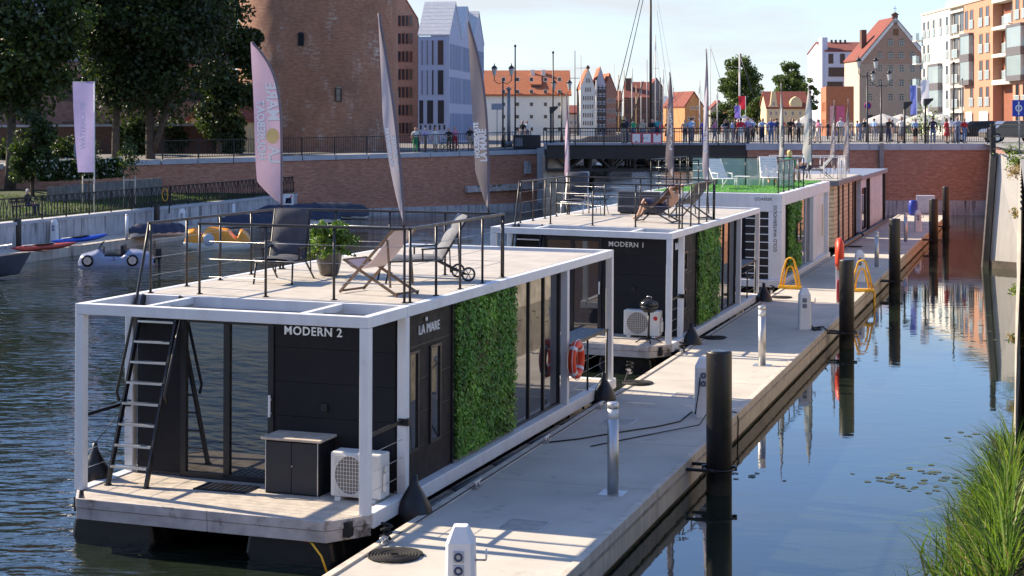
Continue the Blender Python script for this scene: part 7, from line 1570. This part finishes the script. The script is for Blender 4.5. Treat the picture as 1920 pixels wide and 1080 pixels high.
mb = MB(); mb.box(-.45, .2, -.5, .5, .42, .56); mb.box(.2, .34, -.5, .5, .5, .92); mb.build('seat', BLACKM, o, bevel=.04); mb = MB(); mb.prism([(-.75, -.55, .76), (-.75, .55, .76), (-.58, .5, 1.05), (-.58, -.5, 1.05)], (.02, 0, 0)); mb.build('windscreen', GLASSF, o)
mb = MB(); mb.torus((-.5, -.25, .72), .14, .015, 'x', 18, 5); mb.build('steering_wheel', BLACKM, o)
mb = MB(); mb.box(1.6, 1.85, -.14, .14, .3, .75); mb.tube((1.75, 0, -.3), (1.75, 0, .3), .06); mb.build('outboard_motor', BLACKM, o, bevel=.05)
text('number', '3', .22, BLACKM, o, Matrix.Translation((-.1, -.735, .3)) @ Matrix.Rotation(PI/2, 4, 'X'), .004)
# yellow pedal boat
P = ON(407, 468, 0)
o = thing('yellow_pedal_boat', 'orange-yellow pedal boat with white floats near the quay', 'pedal boat', T(P.x, P.y+.4, 0, .1) @ Matrix.Diagonal((1.06, 1.06, 1.25, 1))); YB = mat('orange_yellow_gelcoat', (.85, .30, .004), .35, coat=.3)
for y in (-.52, .52):
    def fl_(a, b, y=y): t = (a-.5)*2; r_ = .27*(1-abs(t)**5*.7); an = 2*PI*b; return V((t*1.52, y+math.cos(an)*r_, .12+math.sin(an)*r_+.1*max(0, -t)**3))
    mb = MB(); mb.grid(fl_, 18, 12); mb.build('float', mat('cream_float', (.6, .58, .5), .4), o)
def yb(a, b):
    x = -1.5+a*3.0; top = np.interp(x, [-1.5, -1.35, -1.05, -.7, -.55, -.35, -.05, .45, .72, .85, 1.0, 1.3, 1.42, 1.5], [.3, .78, .84, .55, .8, .86, .84, .78, .5, .42, .8, .62, .45, .3]); wd = .74*(1-abs(x/1.58)**6*.4); an = PI*b; return V((x, -math.cos(an)*wd, .26+(top-.26)*math.sin(an)**.3))
mb = MB(); mb.grid(yb, 46, 16); mb.build('upper_body', YB, o)
mb = MB(); mb.lathe([(0, 0), (.24, 0), (.26, .04), (.24, .08), (0, .08)], 18, (-.38, -.7, .38), M=Matrix.Rotation(PI/2, 4, 'X')); mb.build('paddle_wheel_cover', mat('pale_grey_plastic', (.5, .52, .56), .4), o)
mb = MB(); mb.tube((-.95, -.2, .8), (-.75, -.2, 1.05), .015); mb.build('tiller', BLACKM, o)
# tarpaulin covered boats on the strip and beyond
def tarp(P, yaw, L, w_, h_, label, m_):
    o = thing('covered_boat', label, 'boat', T(P.x, P.y, P.z, yaw))
    def g(a, b): t = (a-.5)*2; s = (b-.5)*2; wd = w_/2*(1-abs(t)**3*.75); return V((t*L/2, s*wd, .25+(h_-.25)*(1-abs(s)**1.6)*(1-abs(t)**4*.5)+.03*math.sin(t*17+s*3)))
    mb = MB(); mb.grid(g, 34, 14); mb.build('tarpaulin', m_, o)
    def g2(a, b): t = (a-.5)*2; an = PI*b; wd = w_/2*(1-abs(t)**3*.75)*.96; return V((t*L/2*.98, math.cos(an)*wd, .27-math.sin(an)*.27))
    mb = MB(); mb.grid(g2, 24, 10); mb.build('hull', WHITE2, o); mb = MB(); mb.path([g((i/20), .0)+V((0, -.01, .02)) for i in range(21)], .012, 4); mb.build('lacing', ROPE, o)
NT = mat('navy_tarpaulin', (.022, .027, .055), .5, var=.25, scale=2, bump=.5, bscale=5)
tarp(ON(295, 445, .42), .55, 2.9, 1.3, .75, 'boat under a navy tarpaulin on the narrow strip left of the yellow pedal boat', NT); tarp(ON(470, 428, .3), .45, 3.6, 1.5, .8, 'boat under a navy tarpaulin right of the yellow pedal boat', NT)
tarp(V((-12.6, 93.5, .2)), .3, 5.2, 2.0, 1.15, 'large boat under a dark navy tarpaulin below the pink flag', NT); tarp(V((-11.3, 98.5, .1)), .2, 5.0, 1.8, 1.1, 'boat under a blue-black tarpaulin beside the brick wall', mat('blue_black_tarp', (.03, .035, .055), .5, var=.3, bump=.5, bscale=5))
mb = MB(); mb.box(-2.6, 2.6, -1.1, 1.1, -.2, .38); o = thing('floating_stage', 'small grey floating stage carrying the covered boats', 'pontoon', T(-12.2, 91.5, 0, 1.27)); mb.build('slab', CONCS, o, bevel=.02); mb = MB(); mb.box(-2.6, 2.6, -1.14, -1.1, .1, .3); mb.build('fender_board', RUBBER, o)
# posts along the strip
for px, y0, y1, w_, lab in ((32, 410, 480, .62, 'black mooring pile at the far left of the quay'), (294, 383, 447, .5, 'black mooring pile before the stained quay wall below the yellow rope')):
    P = ON(px, y1, .0); pile(P, w_*.5*.62, CH-(y0-Y0)/F*P.y, lab, False)
for px, y1, lab in ((102, 456, 'white service post on the narrow strip above the kayaks'), (342, 430, 'white service post on the narrow strip above the yellow pedal boat')): P = ON(px, y1, .42); pedestal(T(P.x, P.y, .42), lab)
for px, y0, y1, lab in ((238, 404, 450, 'slim white post on the narrow strip left of the tarpaulin'), (438, 382, 420, 'slim white post on the narrow strip right of the yellow pedal boat')):
    P = ON(px, y1, .42); o = thing('marker_post', lab, 'post', T(P.x, P.y, .42)); mb = MB(); mb.tube((0, 0, 0), (0, 0, (y1-y0)*P.y/F), .075, n=12); mb.build('shaft', WHITE2, o); mb = MB(); mb.lathe([(.08, (y1-y0)*P.y/F), (.05, (y1-y0)*P.y/F+.05), (0, (y1-y0)*P.y/F+.06)], 12); mb.build('cap', STEEL, o)
P = QA.lerp(QB, .575)+V((0, 0, 1.56)); P = V((AT(312, 0, 85.5).x, 85.5, 1.6)); o = thing('rescue_line', 'yellow rescue rope and dark ring hung on the iron fence', 'rescue rope', T(P.x, P.y-.3, P.z+.55)); mb = MB(); mb.path([V((math.cos(i*.7)*.16, -.02*(i % 3), .35*math.sin(i*.7)+.1)) for i in range(40)], .02, 5); mb.build('rope_bundle', YELLOW, o); mb = MB(); mb.bar((.22, 0, -.9), (.22, 0, .4), .06, .06); mb.build('stake', BLACKM, o)
# young-tree stakes on the lawn
for px, lab in ((166, 'wooden tree stake frame left of the lavender banner foot'), (243, 'wooden tree stake frame right of the lavender banner')):
    P = ON(px, 383, 1.75); o = thing('tree_stakes', lab, 'tree guard', T(P.x, P.y, P.z)); 
    for x in (-.3, .3): mb = MB(); mb.tube((x, 0, 0), (x, 0, 1.5), .04, n=7); mb.build('stake', WOODL, o)
    mb = MB(); mb.bar((-.34, 0, 1.3), (.34, 0, 1.3), .04, .09); mb.build('crossbar', WOODL, o); mb = MB(); mb.tube((0, 0, 0), (.03, 0, 2.4), .03, .015, 6); mb.build('sapling', BARK, o); leaves('sapling_crown', NR.normal(size=(700, 3))*[.28, .28, .45]+[0, 0, 2.5], .14, [LEAFM, LEAFD], NR.integers(0, 2, 700), o)
P = ON(543, 385, 1.55); o = thing('mooring_notice', 'small pictogram notice on a post under the pink flag', 'sign', T(P.x, P.y-.4, P.z-.3)); mb = MB(); mb.box(-.28, .28, -.02, .02, .35, .95); mb.build('plate', WHITE2, o); mb = MB(); mb.bar((-.2, -.024, .45), (.2, -.024, .85), .004, .06); mb.build('red_bar', RED, o); mb = MB(); mb.box(-.16, .16, -.026, -.021, .42, .72); mb.build('boat_pictogram', fab('navy', (.03, .035, .07)), o); mb = MB(); mb.bar((0, .03, -.4), (0, .03, .95), .05, .05); mb.build('post', BLACKM, o)

# ================================================================== RIGHT BANK GREENERY
mb = MB(); rsd = random.Random(4); G1_, G2_ = leafmat('reed_green', (.10, .185, .025), .4, .4), leafmat('reed_pale', (.22, .31, .055), .3, .4); G3_ = leafmat('reed_dark', (.03, .06, .012), .4, .3)
for k in range(2600):
    D = rsd.uniform(17.5, 25.5); xq = .318*D; off = abs(rsd.gauss(0, .45))*(1.25-(D-17.5)/14)
    x = xq-.1-off; hh = rsd.uniform(.6, 1.55)*(1-.3*off)*(1.12-.05*(D-17.5)); ln = rsd.gauss(-.3, .6); ly = rsd.gauss(-.1, .5); w_ = rsd.uniform(.011, .023); a = rsd.random()*PI; cx, cy = math.cos(a)*w_, math.sin(a)*w_
    z0 = -.2+max(0, .55-off)*1.6; vs = []
    for i in range(5):
        t = i/4; bx_, by_, bz_ = x+ln*t**2*hh*.7, D+ly*t**2*hh*.7, z0+hh*(t-.28*t**3*abs(ln)); ww2 = (1-t**1.5)*.9+.04; vs += [(bx_-cx*ww2, by_-cy*ww2, bz_), (bx_+cx*ww2, by_+cy*ww2, bz_)]
    mb.add(vs, [(2*i, 2*i+1, 2*i+3, 2*i+2) for i in range(4)], rsd.choices((0, 1, 2, 3), (5, 4, 3, .8))[0])
o = mb.build('reeds', [G1_, G2_, G3_, leafmat('dead_reed', (.30, .22, .11), .3, .2)]); o['kind'] = 'stuff'; tag(o, 'tall green reeds and grasses at the lower right corner', 'reeds')
mb = MB(); mb.grid(lambda a, b: V((.318*(17+a*11)-1.1*(1-b)+.3, 17+a*11, -.3+1.0*b+.08*math.sin(a*40))), 24, 6); struct('bank_soil', mb, mat('dark_bank_soil', (.05, .045, .025), .95, var=.4, bump=.5))
def tuft(P, n_, r_, label, mats, leaf=.12):
    o = thing('wall_plant', label, 'plant', Matrix.Translation(P)); c = NR.normal(size=(n_, 3))*[r_, r_*.6, r_*.8]; leaves('leaves', c, leaf, mats, NR.integers(0, len(mats), n_), o, aspect=.35); mb = MB()
    for k in range(6): mb.tube((0, 0, -.1), tuple(V(c[k])), .008, n=4)
    mb.build('stems', BARK, o, kind='stuff')
DRY = leafmat('dry_leaf', (.35, .25, .12), .3, .3)
tuft(AT(1906, 303, 60), 350, .16, 'bright green tuft growing on the right quay wall', [LEAFL, G2_]); tuft(AT(1902, 322, 58), 220, .15, 'dry brown tuft hanging on the right quay wall', [DRY, DRY]); tuft(AT(1908, 400, 45), 150, .08, 'small green tuft halfway down the right quay wall', [LEAFL, DRY]); tuft(AT(1908, 545, 40), 150, .09, 'yellowish tuft low on the right quay wall', [LEAFL, G2_]); tuft(AT(1908, 635, 34), 150, .09, 'green tuft near the waterline of the right quay wall', [LEAFL, DRY])
tuft(AT(1907, 290, 66)+V((0, .3, .1)), 350, .24, 'bright yellow-green shrub below the quay railing', [LEAFL, G2_]); tuft(AT(1735, 235, 125), 500, .8, 'yellow-green bush behind the café parasols', [LEAFL, G2_], .25)
# lily pads
c = []; mb = MB()
for px, py, n_, sp in ((1685, 897, 16, .35), (1718, 912, 6, .2), (1750, 876, 7, .3), (1790, 900, 6, .25), (1795, 925, 5, .2), (1400, 890, 8, .35), (1800, 818, 6, .3), (1780, 620, 14, 1.2), (1850, 640, 10, 1.0), (1740, 585, 10, 1.2)):
    P = ON(px, py, 0)
    for k in range(n_):
        q = P+V((random.gauss(0, sp), random.gauss(0, sp), .004)); r = random.uniform(.03, .085); a0 = random.random()*6
        mb.add([q]+[q+V((math.cos(a0+i*.58)*r, math.sin(a0+i*.58)*r, random.uniform(0, .006))) for i in range(11)], [tuple([0]+list(range(1, 12)))])
o = mb.build('floating_weed', leafmat('weed_leaf', (.05, .065, .035), .4, .1)); o['kind'] = 'stuff'; tag(o, 'scattered floating weed patches on the calm dark water', 'water weed')
